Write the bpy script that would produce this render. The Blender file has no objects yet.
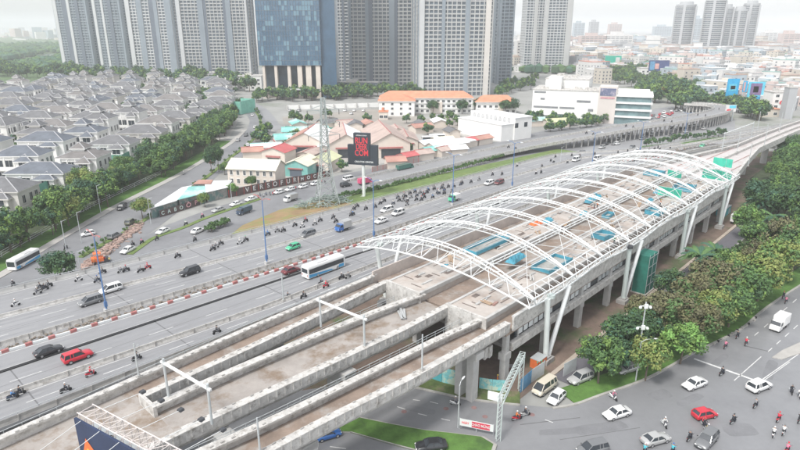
import bpy, bmesh, math, random
from mathutils import Vector, Matrix
R = math.radians
C = bpy.context.scene.collection
scn = bpy.context.scene
random.seed(7)

# ------------------------------------------------------------------ camera, sky, sun, exposure
H = 57.0
FPX, PITCH = 590.0, R(18.5)
cd = bpy.data.cameras.new('camera'); cam = bpy.data.objects.new('camera', cd); C.objects.link(cam)
cam.location = (0, 0, H); cam.rotation_euler = (R(90) - PITCH, 0, 0)
cd.sensor_width = 36; cd.lens = FPX / 800 * 36; cd.clip_start = 0.5; cd.clip_end = 60000
scn.camera = cam
scn.render.resolution_x = 1024; scn.render.resolution_y = 576
w = bpy.data.worlds.new('World'); scn.world = w; w.use_nodes = True
nt = w.node_tree; bg = nt.nodes['Background']
sky = nt.nodes.new('ShaderNodeTexSky'); sky.sky_type = 'NISHITA'; sky.sun_disc = False
SUN_EL, SUN_ROT = R(56), R(218)
sky.sun_elevation = SUN_EL; sky.sun_rotation = SUN_ROT
sky.air_density = 1.0; sky.dust_density = 2.0; sky.ozone_density = 1.0
hs = nt.nodes.new('ShaderNodeHueSaturation'); hs.inputs['Saturation'].default_value = 0.22
nt.links.new(sky.outputs[0], hs.inputs['Color']); nt.links.new(hs.outputs[0], bg.inputs[0])
bg.inputs[1].default_value = 0.15
sl = bpy.data.lights.new('sun', 'SUN'); so = bpy.data.objects.new('sun', sl); C.objects.link(so)
sl.energy = 1.5; sl.angle = R(10); sl.color = (1, 0.97, 0.92)
so.rotation_euler = (R(90) - SUN_EL, 0, R(180) - SUN_ROT)
so.location = (0, 0, 400)
scn.view_settings.view_transform = 'Standard'; scn.view_settings.look = 'None'
scn.view_settings.exposure = 0.86; scn.view_settings.gamma = 1; scn.view_settings.use_curve_mapping = False
scn.render.engine = 'CYCLES'
try:
    scn.cycles.use_denoising = True
    scn.cycles.max_bounces = 5; scn.cycles.diffuse_bounces = 2; scn.cycles.glossy_bounces = 2
    scn.cycles.transparent_max_bounces = 6; scn.cycles.volume_bounces = 1
    scn.cycles.volume_step_rate = 4; scn.cycles.use_adaptive_sampling = True
except Exception: pass

# ------------------------------------------------------------------ coordinates
ANG = R(47)
CA, SA = math.cos(ANG), math.sin(ANG)
def ST(s, t, z=0.0):                         # s along the highway, t to the left of it
    return Vector((s * CA - t * SA, s * SA + t * CA, z))
def P(x, y, z=0.0):                          # where the line of sight of a photo point meets height z
    u, v = x - 400, y - 225
    Z = (H - z) / (math.sin(PITCH) + v / FPX * math.cos(PITCH))
    return Vector((u / FPX * Z, (math.cos(PITCH) - v / FPX * math.sin(PITCH)) * Z, z))
def PX(X, Y, z=0.0):
    dz = z - H
    zc = Y * math.cos(PITCH) - dz * math.sin(PITCH); yc = Y * math.sin(PITCH) + dz * math.cos(PITCH)
    return 400 + FPX * X / zc, 225 - FPX * yc / zc
def zh(s):                                   # height of the highway: a bank that runs down to the streets
    if s < 130: return 3.5
    if s > 330: return 0.35
    k = (s - 130) / 200; k = k * k * (3 - 2 * k)
    return 3.5 + (0.35 - 3.5) * k
def s_of(v): return v.x * CA + v.y * SA
def t_of(v): return -v.x * SA + v.y * CA
def PH(x, y):                                # photo point on the highway deck
    z = 3.5
    for i in range(6):
        p = P(x, y, z + 0.05); z = zh(s_of(p))
    return P(x, y, z + 0.05)

# ------------------------------------------------------------------ materials
MATS = {}
def M(name, rgb, rough=0.75, var=0.14, scale=0.6, metal=0.0, bump=0.0, fine=0.0, alt=None, altlo=0.5, althi=0.62, altscale=0.15, coat=0.0, spec=0.5):
    if name in MATS: return MATS[name]
    m = bpy.data.materials.new(name); m.use_nodes = True
    n = m.node_tree.nodes; l = m.node_tree.links; b = n['Principled BSDF']
    b.inputs['Roughness'].default_value = rough; b.inputs['Metallic'].default_value = metal
    b.inputs['Coat Weight'].default_value = coat; b.inputs['Specular IOR Level'].default_value = spec
    tc = n.new('ShaderNodeTexCoord')
    nz = n.new('ShaderNodeTexNoise'); nz.inputs['Scale'].default_value = scale; nz.inputs['Detail'].default_value = 6; nz.inputs['Roughness'].default_value = 0.65
    l.new(tc.outputs['Object'], nz.inputs['Vector'])
    rp = n.new('ShaderNodeValToRGB')
    e = rp.color_ramp.elements
    e[0].position = 0.3; e[1].position = 0.7
    e[0].color = tuple(max(0, c * (1 - var)) for c in rgb) + (1,); e[1].color = tuple(min(1, c * (1 + var)) for c in rgb) + (1,)
    l.new(nz.outputs['Fac'], rp.inputs['Fac']); out = rp.outputs['Color']
    if alt:
        n2 = n.new('ShaderNodeTexNoise'); n2.inputs['Scale'].default_value = altscale; n2.inputs['Detail'].default_value = 8; n2.inputs['Roughness'].default_value = 0.7
        l.new(tc.outputs['Object'], n2.inputs['Vector'])
        r2 = n.new('ShaderNodeValToRGB'); r2.color_ramp.elements[0].position = altlo; r2.color_ramp.elements[1].position = althi
        l.new(n2.outputs['Fac'], r2.inputs['Fac'])
        mx = n.new('ShaderNodeMix'); mx.data_type = 'RGBA'
        l.new(r2.outputs['Color'], mx.inputs['Factor']); l.new(out, mx.inputs['A']); mx.inputs['B'].default_value = tuple(alt) + (1,)
        out = mx.outputs['Result']
    if fine:
        n3 = n.new('ShaderNodeTexNoise'); n3.inputs['Scale'].default_value = scale * 14; n3.inputs['Detail'].default_value = 3
        l.new(tc.outputs['Object'], n3.inputs['Vector'])
        hv = n.new('ShaderNodeHueSaturation'); mp = n.new('ShaderNodeMapRange')
        mp.inputs['To Min'].default_value = 1 - fine; mp.inputs['To Max'].default_value = 1 + fine
        l.new(n3.outputs['Fac'], mp.inputs['Value']); l.new(mp.outputs[0], hv.inputs['Value']); l.new(out, hv.inputs['Color']); out = hv.outputs['Color']
    l.new(out, b.inputs['Base Color'])
    if bump:
        bp = n.new('ShaderNodeBump'); bp.inputs['Strength'].default_value = bump; bp.inputs['Distance'].default_value = 0.2
        l.new(nz.outputs['Fac'], bp.inputs['Height']); l.new(bp.outputs[0], b.inputs['Normal'])
    MATS[name] = m
    return m

ASPH = M('asphalt_worn', (0.275, 0.277, 0.283), 0.7, 0.10, 0.05, fine=0.06, alt=(0.215, 0.216, 0.225), altlo=0.45, althi=0.75, altscale=0.03)
ASPHD = M('asphalt_damp', (0.235, 0.238, 0.246), 0.38, 0.16, 0.07, fine=0.07, alt=(0.17, 0.172, 0.18), altlo=0.48, althi=0.68, altscale=0.035)
ASPHS = M('asphalt_street', (0.215, 0.217, 0.225), 0.6, 0.14, 0.05, fine=0.06, alt=(0.15, 0.15, 0.158), altlo=0.5, althi=0.7, altscale=0.04)
CONC = M('concrete', (0.47, 0.465, 0.45), 0.8, 0.13, 0.5, bump=0.1, fine=0.06, alt=(0.31, 0.30, 0.285), altlo=0.55, althi=0.72, altscale=0.35)
CONCW = M('concrete_pale', (0.53, 0.515, 0.49), 0.8, 0.2, 0.8, bump=0.1, fine=0.14, alt=(0.27, 0.25, 0.225), altlo=0.5, althi=0.68, altscale=1.1)
CONCD = M('concrete_weathered', (0.36, 0.35, 0.335), 0.85, 0.2, 0.4, bump=0.15, fine=0.08, alt=(0.2, 0.19, 0.175), altlo=0.52, althi=0.66, altscale=0.3)
DECK = M('deck_slab_stained', (0.35, 0.32, 0.295), 0.8, 0.17, 0.25, bump=0.1, fine=0.08, alt=(0.22, 0.165, 0.12), altlo=0.47, althi=0.62, altscale=0.2)
DECKB = M('deck_muddy', (0.27, 0.21, 0.17), 0.85, 0.25, 0.3, bump=0.15, fine=0.1, alt=(0.36, 0.335, 0.31), altlo=0.48, althi=0.62, altscale=0.2)
PLAT = M('platform_screed', (0.45, 0.41, 0.375), 0.85, 0.13, 0.35, bump=0.06, fine=0.08, alt=(0.37, 0.30, 0.255), altlo=0.5, althi=0.66, altscale=0.22)
DIRT = M('dirt_brown', (0.17, 0.125, 0.1), 0.95, 0.3, 0.2, bump=0.3, fine=0.15, alt=(0.085, 0.115, 0.05), altlo=0.5, althi=0.62, altscale=0.09)
SAND = M('bare_earth', (0.31, 0.285, 0.255), 0.95, 0.18, 0.06, fine=0.1, alt=(0.3, 0.28, 0.25), altlo=0.5, althi=0.65, altscale=0.05)
ORANGE_EARTH = M('orange_earth', (0.28, 0.19, 0.1), 0.95, 0.2, 0.2, fine=0.1, alt=(0.2, 0.23, 0.07), altlo=0.46, althi=0.62, altscale=0.12)
GRASS = M('grass_blades', (0.13, 0.19, 0.055), 0.9, 0.28, 0.5, fine=0.2, alt=(0.21, 0.22, 0.08), altlo=0.55, althi=0.75, altscale=0.12)
GRASSB = M('grass_lush', (0.085, 0.175, 0.035), 0.9, 0.3, 0.6, fine=0.25, alt=(0.045, 0.095, 0.025), altlo=0.5, althi=0.7, altscale=0.2)
UNDER = M('undergrowth_soil', (0.055, 0.075, 0.035), 0.95, 0.35, 0.4, fine=0.2)
PAVE = M('pavement_tiles', (0.4, 0.385, 0.36), 0.85, 0.12, 0.4, fine=0.08)
KERB = M('kerb_stone', (0.36, 0.35, 0.325), 0.85, 0.2, 0.7, fine=0.1)
PAINTW = M('road_paint', (0.62, 0.62, 0.61), 0.6, 0.2, 1.5, fine=0.15, alt=(0.3, 0.3, 0.31), altlo=0.55, althi=0.75, altscale=0.8)
WHITE = M('white_steel', (0.72, 0.74, 0.735), 0.4, 0.04, 0.5)
GALV = M('galvanised', (0.5, 0.53, 0.535), 0.45, 0.1, 1.0, metal=0.2)
GREENGREY = M('column_green_grey', (0.5, 0.56, 0.54), 0.5, 0.06, 0.4)
BLUEPOLE = M('blue_pole_paint', (0.1, 0.2, 0.4), 0.45, 0.08, 0.5)
REDP = M('red_paint', (0.55, 0.06, 0.05), 0.5, 0.1, 1.0)
PALERED = M('faded_red_paint', (0.42, 0.16, 0.15), 0.6, 0.15, 1.0)
BLACK = M('black_rubber', (0.02, 0.02, 0.022), 0.7, 0.2, 3.0)
DARK = M('dark_metal', (0.06, 0.063, 0.07), 0.5, 0.2, 2.0)
GLASSD = M('dark_glass', (0.03, 0.038, 0.045), 0.12, 0.2, 0.5)
GLASSB = M('blue_glass', (0.055, 0.125, 0.2), 0.12, 0.25, 0.05, spec=0.8, alt=(0.09, 0.17, 0.25), altlo=0.48, althi=0.6, altscale=0.11)
GLASST = M('tower_glass', (0.1, 0.125, 0.15), 0.25, 0.5, 0.18, alt=(0.2, 0.21, 0.21), altlo=.55, althi=.62, altscale=.22)
LAMPG = M('lamp_glass', (0.75, 0.75, 0.72), 0.3, 0.05, 1.0)
TAILR = M('tail_light_red', (0.4, 0.02, 0.02), 0.3, 0.1, 1.0)
WALLW = M('white_plaster', (0.78, 0.775, 0.75), 0.85, 0.06, 0.15, fine=0.03)
WALLC = M('cream_plaster', (0.66, 0.59, 0.52), 0.85, 0.08, 0.15, fine=0.03)
ROOFG = M('grey_roof_tiles', (0.15, 0.151, 0.157), 0.8, 0.22, 0.35, fine=0.15)
ROOFO = M('orange_roof_tiles', (0.6, 0.25, 0.155), 0.8, 0.14, 0.3, fine=0.1)
ROOFR = M('red_sheet_roof', (0.5, 0.13, 0.13), 0.6, 0.12, 0.3)
ROOFRUST = M('rusty_sheet_roof', (0.42, 0.235, 0.19), 0.85, 0.22, 0.12, fine=0.1)
ROOFTAN = M('pinkish_sheet_roof', (0.45, 0.355, 0.315), 0.8, 0.14, 0.15, fine=0.08, alt=(0.36, 0.28, 0.25), altlo=0.55, althi=0.65, altscale=0.1)
ROOFT = M('teal_sheet_roof', (0.22, 0.5, 0.46), 0.6, 0.16, 0.15, alt=(0.5, 0.62, 0.6), altlo=0.52, althi=0.62, altscale=0.1)
ROOFCR = M('cream_sheet_roof', (0.68, 0.65, 0.53), 0.7, 0.1, 0.2)
ROOFW = M('white_sheet_roof', (0.75, 0.755, 0.75), 0.6, 0.08, 0.2, alt=(0.55, 0.56, 0.56), altlo=0.58, althi=0.7, altscale=0.12)
ROOFYG = M('yellow_green_roof', (0.55, 0.56, 0.36), 0.7, 0.12, 0.2)
TEALNET = M('green_scaffold_net', (0.18, 0.46, 0.36), 0.8, 0.18, 0.4, fine=0.15)
TURQ = M('turquoise_board', (0.1, 0.42, 0.48), 0.6, 0.3, 0.4)
BLUETARP = M('blue_tarp', (0.07, 0.3, 0.4), 0.5, 0.2, 0.6, bump=0.3)
ORANGE = M('safety_orange', (0.7, 0.17, 0.05), 0.6, 0.1, 1.0)
TRUNK = M('bark', (0.14, 0.115, 0.09), 0.95, 0.25, 1.2, fine=0.2)
NAVY = M('navy_panel', (0.025, 0.04, 0.09), 0.5, 0.15, 0.5)
SIGNRED = M('sign_red', (0.72, 0.05, 0.07), 0.5, 0.06, 0.8)
SIGNDARK = M('sign_dark', (0.035, 0.045, 0.06), 0.5, 0.15, 0.5)
STEELR = M('rust_scaffold', (0.33, 0.2, 0.17), 0.7, 0.25, 1.5)

# ------------------------------------------------------------------ mesh helpers
class MB:
    def __init__(self): self.v = []; self.f = []; self.m = []
    def add(self, vs, fs, m=0):
        b = len(self.v); self.v += [tuple(x) for x in vs]
        for f in fs: self.f.append([b + i for i in f]); self.m.append(m)
    def quad(self, a, b, c, d, m=0): self.add([a, b, c, d], [[0, 1, 2, 3]], m)
    def box(self, x0, x1, y0, y1, z0, z1, m=0):
        self.add([(x0, y0, z0), (x1, y0, z0), (x1, y1, z0), (x0, y1, z0), (x0, y0, z1), (x1, y0, z1), (x1, y1, z1), (x0, y1, z1)],
                 [[3, 2, 1, 0], [4, 5, 6, 7], [0, 1, 5, 4], [1, 2, 6, 5], [2, 3, 7, 6], [3, 0, 4, 7]], m)
    def obox(self, c, hx, hy, hz, rz=0, m=0):
        k, s = math.cos(rz), math.sin(rz)
        vs = []
        for dz in (-hz, hz):
            for dx, dy in ((-hx, -hy), (hx, -hy), (hx, hy), (-hx, hy)):
                vs.append((c[0] + dx * k - dy * s, c[1] + dx * s + dy * k, c[2] + dz))
        self.add(vs, [[3, 2, 1, 0], [4, 5, 6, 7], [0, 1, 5, 4], [1, 2, 6, 5], [2, 3, 7, 6], [3, 0, 4, 7]], m)
    def prism(self, poly, z0, z1, m=0, top=None):
        n = len(poly); vs = [(p[0], p[1], z0) for p in poly] + [(p[0], p[1], z1) for p in poly]
        a = sum(poly[i][0] * poly[(i + 1) % n][1] - poly[(i + 1) % n][0] * poly[i][1] for i in range(n))
        idx = list(range(n)) if a > 0 else list(range(n))[::-1]
        self.add(vs, [[idx[i], idx[(i + 1) % n], idx[(i + 1) % n] + n, idx[i] + n] for i in range(n)] + [[i for i in idx[::-1]]], m)
        b = len(self.v) - 2 * n
        self.f.append([b + i + n for i in idx]); self.m.append(m if top is None else top)
    def tube(self, p, q, r, n=6, m=0, r2=None):
        p, q = Vector(p), Vector(q); d = (q - p)
        if d.length < 1e-6: return
        d.normalize(); a = d.orthogonal().normalized(); b = d.cross(a); r2 = r if r2 is None else r2
        vs = []
        for c, rr in ((p, r), (q, r2)):
            for i in range(n):
                an = 2 * math.pi * i / n; vs.append(c + (a * math.cos(an) + b * math.sin(an)) * rr)
        self.add(vs, [[i, (i + 1) % n, n + (i + 1) % n, n + i] for i in range(n)] + [list(range(n))[::-1], list(range(n, 2 * n))], m)
    def path(self, pts, r, n=6, m=0):
        for a, b in zip(pts[:-1], pts[1:]): self.tube(a, b, r, n, m)
    def beam(self, p, q, wd, ht, m=0):
        p, q = Vector(p), Vector(q); d = (q - p).normalized()
        sd = d.cross(Vector((0, 0, 1)))
        sd = Vector((1, 0, 0)) if sd.length < 1e-4 else sd.normalized()
        up = sd.cross(d)
        vs = [c + sd * (i * wd / 2) + up * (j * ht / 2) for c in (p, q) for i, j in ((-1, -1), (1, -1), (1, 1), (-1, 1))]
        self.add(vs, [[0, 1, 2, 3], [7, 6, 5, 4], [0, 4, 5, 1], [1, 5, 6, 2], [2, 6, 7, 3], [3, 7, 4, 0]], m)
    def strip(self, A, B, m=0):
        vs = list(A) + list(B); n = len(A)
        self.add(vs, [[i, n + i, n + i + 1, i + 1][::-1] for i in range(n - 1)], m)
    def loft(self, rings, m=0, cap=True, closed=True):
        n = len(rings[0]); vs = [p for r in rings for p in r]; fs = []
        for i in range(len(rings) - 1):
            for j in range(n if closed else n - 1):
                k = (j + 1) % n; fs.append([i * n + j, i * n + k, (i + 1) * n + k, (i + 1) * n + j])
        if cap: fs.append(list(range(n))[::-1]); fs.append([(len(rings) - 1) * n + j for j in range(n)])
        self.add(vs, fs, m)
    def ball(self, c, rx, ry, rz, m=0, n=8, k=5):
        rings = []
        for i in range(k + 1):
            a = -math.pi / 2 + math.pi * i / k; rr = max(0.02, math.cos(a))
            rings.append([(c[0] + rx * rr * math.cos(2 * math.pi * j / n), c[1] + ry * rr * math.sin(2 * math.pi * j / n), c[2] + rz * math.sin(a)) for j in range(n)])
        self.loft(rings, m)
    def mesh(self, name, mats, smooth=False):
        me = bpy.data.meshes.new(name); me.from_pydata([tuple(x) for x in self.v], [], self.f)
        for x in (mats if isinstance(mats, (list, tuple)) else [mats]): me.materials.append(x)
        me.polygons.foreach_set('material_index', self.m)
        if smooth: me.polygons.foreach_set('use_smooth', [True] * len(self.f))
        me.update()
        return me
    def build(self, name, mats, parent=None, world=False, smooth=False, fixn=False):
        if parent is not None and world:
            o = parent.location; self.v = [(x[0] - o.x, x[1] - o.y, x[2] - o.z) for x in self.v]
        me = self.mesh(name, mats, smooth)
        if fixn:
            bm = bmesh.new(); bm.from_mesh(me); bmesh.ops.recalc_face_normals(bm, faces=bm.faces); bm.to_mesh(me); bm.free()
        return link(name, me, parent)
def link(name, me, parent=None):
    o = bpy.data.objects.new(name, me); C.objects.link(o)
    if parent is not None: o.parent = parent
    return o
def tag(o, label=None, cat=None, group=None, kind=None):
    if label: o['label'] = label
    if cat: o['category'] = cat
    if group: o['group'] = group
    if kind: o['kind'] = kind
    return o
def thing(name, label, cat, loc=(0, 0, 0), rz=0, group=None):
    o = bpy.data.objects.new(name, None); C.objects.link(o); o.empty_display_size = 0.5
    o.location = loc; o.rotation_euler = (0, 0, rz)
    return tag(o, label, cat, group)
def struct(name, mb, mats, smooth=False):
    o = mb.build(name, mats, smooth=smooth); o['kind'] = 'structure'; return o
def kids(o): return [c for c in bpy.data.objects if c.parent == o]
def dup(root, chs, loc, rz=0, label=None, group=None, swap=None, scale=None):
    r = root.copy(); C.objects.link(r); r.location = loc; r.rotation_euler = (0, 0, rz)
    if scale: r.scale = scale
    if label: r['label'] = label
    if group: r['group'] = group
    def cp(lst, par):
        for ch, sub in lst:
            c = ch.copy(); C.objects.link(c); c.parent = par
            if swap and c.type == 'MESH':
                for sl_ in c.material_slots:
                    if sl_.material and sl_.material.name in swap:
                        nm = swap[sl_.material.name]; sl_.link = 'OBJECT'; sl_.material = nm
            cp(sub, c)
    cp(chs, r)
    return r
def text(txt, size, mat, parent, loc, rot, name='lettering', sx=1.0, align='CENTER', ext=0.02):
    cu = bpy.data.curves.new(name, 'FONT'); cu.body = txt; cu.size = size; cu.align_x = align; cu.align_y = 'CENTER'
    cu.extrude = ext; cu.materials.append(mat); cu.offset = 0.012 * size
    o = bpy.data.objects.new(name, cu); C.objects.link(o)
    dg = bpy.context.evaluated_depsgraph_get(); dg.update()
    me = bpy.data.meshes.new_from_object(o.evaluated_get(dg)); me.materials.clear(); me.materials.append(mat)
    bpy.data.objects.remove(o)
    o = link(name, me, parent)
    o.location = loc; o.rotation_euler = rot; o.scale = (sx, 1, 1)
    return o
def lerp_tab(tab, s):
    if s <= tab[0][0]: return tab[0][1]
    for (a, x), (b, y) in zip(tab[:-1], tab[1:]):
        if s <= b: return x + (y - x) * (s - a) / (b - a)
    return tab[-1][1]
def frange(a, b, st):
    n = max(1, int(round((b - a) / st))); return [a + (b - a) * i / n for i in range(n + 1)]
def sheet(name, pts, z, mat, kind='structure', thick=0):
    b = MB(); poly = [(p[0], p[1]) for p in pts]
    if thick: b.prism(poly, z - thick, z)
    else:
        n = len(poly); a = sum(poly[i][0] * poly[(i + 1) % n][1] - poly[(i + 1) % n][0] * poly[i][1] for i in range(n))
        b.add([(p[0], p[1], z) for p in poly], [list(range(n)) if a > 0 else list(range(n))[::-1]])
    me = b.mesh(name, mat); bm = bmesh.new(); bm.from_mesh(me); bmesh.ops.triangulate(bm, faces=bm.faces); bm.to_mesh(me); bm.free()
    o = link(name, me); o['kind'] = kind
    return o
def px(lst, z=0.0): return [P(a, b, z) for a, b in lst]

# ------------------------------------------------------------------ ground, roads, water
GROUNDM = M('urban_ground', (0.3, 0.3, 0.285), 0.9, 0.2, 0.02, fine=0.15, alt=(0.12, 0.16, 0.08), altlo=0.54, althi=0.66, altscale=0.006)
b = MB(); b.quad((-26000, -3000, 0), (26000, -3000, 0), (26000, 30000, 0), (-26000, 30000, 0)); struct('ground', b, GROUNDM)
GREENFLAT = M('marsh_green', (0.085, 0.14, 0.055), 0.95, 0.3, 0.02, fine=0.2)
sheet('riverside_land', [(-330, 610), (-300, 760), (-700, 2600), (-2600, 4200), (-3200, 2500), (-900, 800), (-480, 600)], 0.03, GREENFLAT)
WATER = M('river_water', (0.3, 0.33, 0.33), 0.08, 0.08, 0.02)
sheet('river', px([(-40, 67), (12, 66.5), (40, 63), (62, 58.5), (64, 54), (48, 53.5), (30, 57.5), (8, 61.5), (-40, 62)]), 0.08, WATER)
# estate ground between the villas
sheet('estate_ground', [(-104, 150), (-100, 190), (-93, 280), (-93, 320), (-104, 380), (-160, 500), (-190, 610), (-460, 640), (-420, 500), (-210, 270), (-150, 170)], 0.03, PAVE)
# left street
LRL = [(-150, 330), (-60, 306), (0, 279), (51, 247), (105, 215), (125, 204), (182, 175), (220, 152), (236, 141), (247, 130), (250, 121), (246, 113), (236, 106), (218, 101), (190, 98)]
LRR = [(-150, 400), (-30, 350), (60, 304), (102, 278), (132, 247), (165, 222), (190, 203), (215, 178), (228, 167), (250, 152), (264, 140), (271, 130), (272, 121), (265, 112), (252, 105), (236, 98.5), (200, 95)]
sheet('left_street', px(LRL + LRR[::-1]), 0.06, ASPHS)
# side street running alongside the highway
sheet('side_street', [ST(38, 137.6), ST(75, 134.6), ST(330, 129.8)] + px([(560, 127), (470, 148), (400, 163), (345, 174), (300, 184), (250, 197), (205, 211), (165, 226), (130, 245), (104, 268)]), 0.09, ASPHS)
sheet('boulevard', px([(470, 150), (560, 128), (640, 108), (600, 121), (628, 118), (668, 106), (700, 98), (712, 101), (700, 114), (735, 123), (720, 135), (640, 150), (540, 158)][:1] + [(560, 128), (610, 123), (650, 110), (672, 106), (712, 108), (735, 120), (735, 131), (640, 152), (540, 160)]), 0.05, ASPH)
sheet('ramp_road', px([(268, 127), (276, 131), (282, 128), (275, 118), (268, 110), (256, 103), (250, 104), (262, 112)]), 0.10, ASPH)
# pavement strips along the left street
def ribbon(name, pts, wd, z, mat, kind='structure', side=1, thick=0.12):
    b = MB(); n = len(pts); A = []; B = []
    for i, p in enumerate(pts):
        d = (pts[min(i + 1, n - 1)] - pts[max(i - 1, 0)]); d.z = 0; d.normalize()
        nn = Vector((-d.y, d.x, 0)) * wd * side
        A.append(Vector((p.x, p.y, z))); B.append(Vector((p.x + nn.x, p.y + nn.y, z)))
    rings = [[a, c, Vector((c.x, c.y, z - thick)), Vector((a.x, a.y, z - thick))] for a, c in zip(A, B)]
    b.loft(rings); o = b.build(name, mat, fixn=True); o['kind'] = kind; return o
def smooth(pts, k=6):
    out = []; n = len(pts)
    for i in range(n - 1):
        p0, p1, p2, p3 = pts[max(i - 1, 0)], pts[i], pts[i + 1], pts[min(i + 2, n - 1)]
        for j in range(k):
            u = j / k
            out.append(0.5 * ((2 * p1) + (p2 - p0) * u + (2 * p0 - 5 * p1 + 4 * p2 - p3) * u * u + (3 * p1 - p0 - 3 * p2 + p3) * u ** 3))
    out.append(pts[-1]); return out
ribbon('left_pavement', smooth(px(LRL[:10]), 4), 2.6, 0.2, PAVE)
ribbon('street_verge', smooth([p + Vector((-2.8, 0, 0)) for p in px(LRL[:9])], 4), 6.0, 0.16, GRASSB, 'stuff')
sheet('roadside_soil', [p + Vector((-8.8, 0, 0)) for p in px(LRL[1:9])] + [(-116, 345), (-116, 300), (-116, 250), (-118, 190), (-118, 150), (-125, 120)], 0.12, UNDER)
MEDL = px([(83, 258), (104, 246), (140, 225), (180, 198), (212, 175), (232, 158), (248, 146), (259, 134), (262, 122), (257, 112), (246, 104.5)])
ribbon('planted_median', smooth(MEDL, 4), 1.7, 0.24, GRASS, 'stuff', 1, 0.16)
SIDEM = px([(133, 255), (144, 247), (158, 238), (184, 229), (206, 219.5), (235, 209), (262, 199.5)])
ribbon('street_divider_grass', smooth(SIDEM, 4), 1.6, 0.25, GRASS, 'stuff', 1, 0.14)
RUB = M('brick_rubble', (0.38, 0.27, 0.23), 0.95, 0.35, 0.9, bump=0.4, fine=0.3, alt=(0.2, 0.17, 0.15), altlo=0.5, althi=0.6, altscale=0.5)
b = MB()
for k in range(420):
    u = random.random(); c = P(84 + 58 * u + random.gauss(0, 2.0), 268 - 44 * u + random.gauss(0, 2.2))
    h = random.uniform(.08, .35)
    b.obox((c.x, c.y, .1 + h / 2), random.uniform(.1, .7), random.uniform(.1, .5), h, random.uniform(0, 3), 0)
o = b.build('rubble', RUB); tag(o, kind='stuff')
# highway: a solid bank with a road deck
def tR(s): return 89.3 - 0.022 * max(0, min(s, 60))
def tBar2(s): return 98.0 - 0.085 * max(0, min(s, 62)) if s < 62 else 92.7
def tGap(s): return 105.9 - 0.05 * max(0, min(s, 100))
def tMedL(s): return lerp_tab([(-60, 119), (0, 116), (20, 114.4), (43, 112.2), (70, 110), (90, 108.6), (130, 107.6), (400, 107.6)], s)
def tMed(s): return tMedL(s) - 2.7
def tBike(s): return lerp_tab([(-60, 132), (0, 129.5), (22, 127.2), (47, 124.2), (80, 120.6), (127, 118.6), (400, 118.6)], s)
def tL(s): return lerp_tab([(-60, 144), (0, 141.5), (25, 139.8), (52, 137), (90, 133.8), (125, 131.8), (165, 129.6), (400, 129.6)], s)
def wt(s, t):                                # past the station the carriageways draw together and bend right
    k = 0 if s < 235 else min(1, (s - 235) / 65); k = k * k * (3 - 2 * k)
    return 88 + (t - 88) * (1 - .58 * k) - .24 * max(0, s - 300)
def wrap(f): return lambda s: wt(s, f(s))
tR, tBar2, tGap, tMed, tMedL, tBike, tL = [wrap(f) for f in (tR, tBar2, tGap, tMed, tMedL, tBike, tL)]
SS = frange(-90, 900, 9)
b = MB()
rings = [[ST(s, tR(s) - .3, zh(s)), ST(s, tL(s) + .3, zh(s)), ST(s, tL(s) + .3, -.6), ST(s, tR(s) + 3.5 * min(1, zh(s) / 2), -.6), ST(s, tR(s) + 3.5 * min(1, zh(s) / 2), max(-.3, zh(s) - .8)), ST(s, tR(s) - .3, max(-.3, zh(s) - .6))] for s in SS]  # right deck edge overhangs, shaped to throw dark shade beneath it
b.loft(rings); o = b.build('highway', ASPH, fixn=True); o['kind'] = 'structure'
b = MB()
def line_st(b, tf, s0, s1, wd=.16, st=6, dz=.012):
    ss = frange(s0, s1, st)
    b.strip([ST(s, tf(s) - wd / 2, zh(s) + dz) for s in ss], [ST(s, tf(s) + wd / 2, zh(s) + dz) for s in ss])
def dash_st(b, tf, s0, s1, ln=4.5, gap=6.5, wd=.15):
    s = s0
    while s < s1: line_st(b, tf, s, s + ln, wd, 5); s += ln + gap
for f in (lambda s: tR(s) + .8, lambda s: tBar2(s) - .7, lambda s: tBar2(s) + .8, lambda s: tGap(s) + .7, lambda s: tMed(s) - .7, lambda s: tMedL(s) + .8, lambda s: tBike(s) - .8, lambda s: tBike(s) + .8, lambda s: tL(s) - .9):
    line_st(b, f, -60, 600)
for f in (lambda s: (tR(s) + tBar2(s)) / 2, lambda s: (tBar2(s) + tGap(s)) / 2, lambda s: tMedL(s) * .66 + tBike(s) * .34, lambda s: tMedL(s) * .33 + tBike(s) * .67, lambda s: (tBike(s) + tL(s)) / 2):
    dash_st(b, f, -60, 480)
b.m = [0] * len(b.f); struct('highway_markings', b, PAINTW)
b = MB()                                         # wheel tracks polished darker into every lane
def lanes(f0, f1, n, m):
    for i in range(n):
        for q in (.28, .72):
            line_st(b, lambda s: f0(s) + (f1(s) - f0(s)) * (i + q) / n, -60, 420, .7, 9, .004)
lanes(lambda s: tR(s) + .8, lambda s: tBar2(s) - .7, 2, 0); lanes(lambda s: tBar2(s) + .8, lambda s: tGap(s) - .3, 2, 0); lanes(lambda s: tGap(s) + .3, lambda s: tMed(s) - .7, 1, 0); lanes(lambda s: tMedL(s) + .8, lambda s: tBike(s) - .8, 3, 0); lanes(lambda s: tBike(s) + .8, lambda s: tL(s) - .9, 2, 0)
struct('wheel_tracks', b, M('asphalt_polished', (0.235, 0.237, 0.245), 0.6, 0.14, 0.15, fine=0.05, alt=(0.27, 0.272, 0.28), altlo=.45, althi=.6, altscale=.06))
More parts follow.
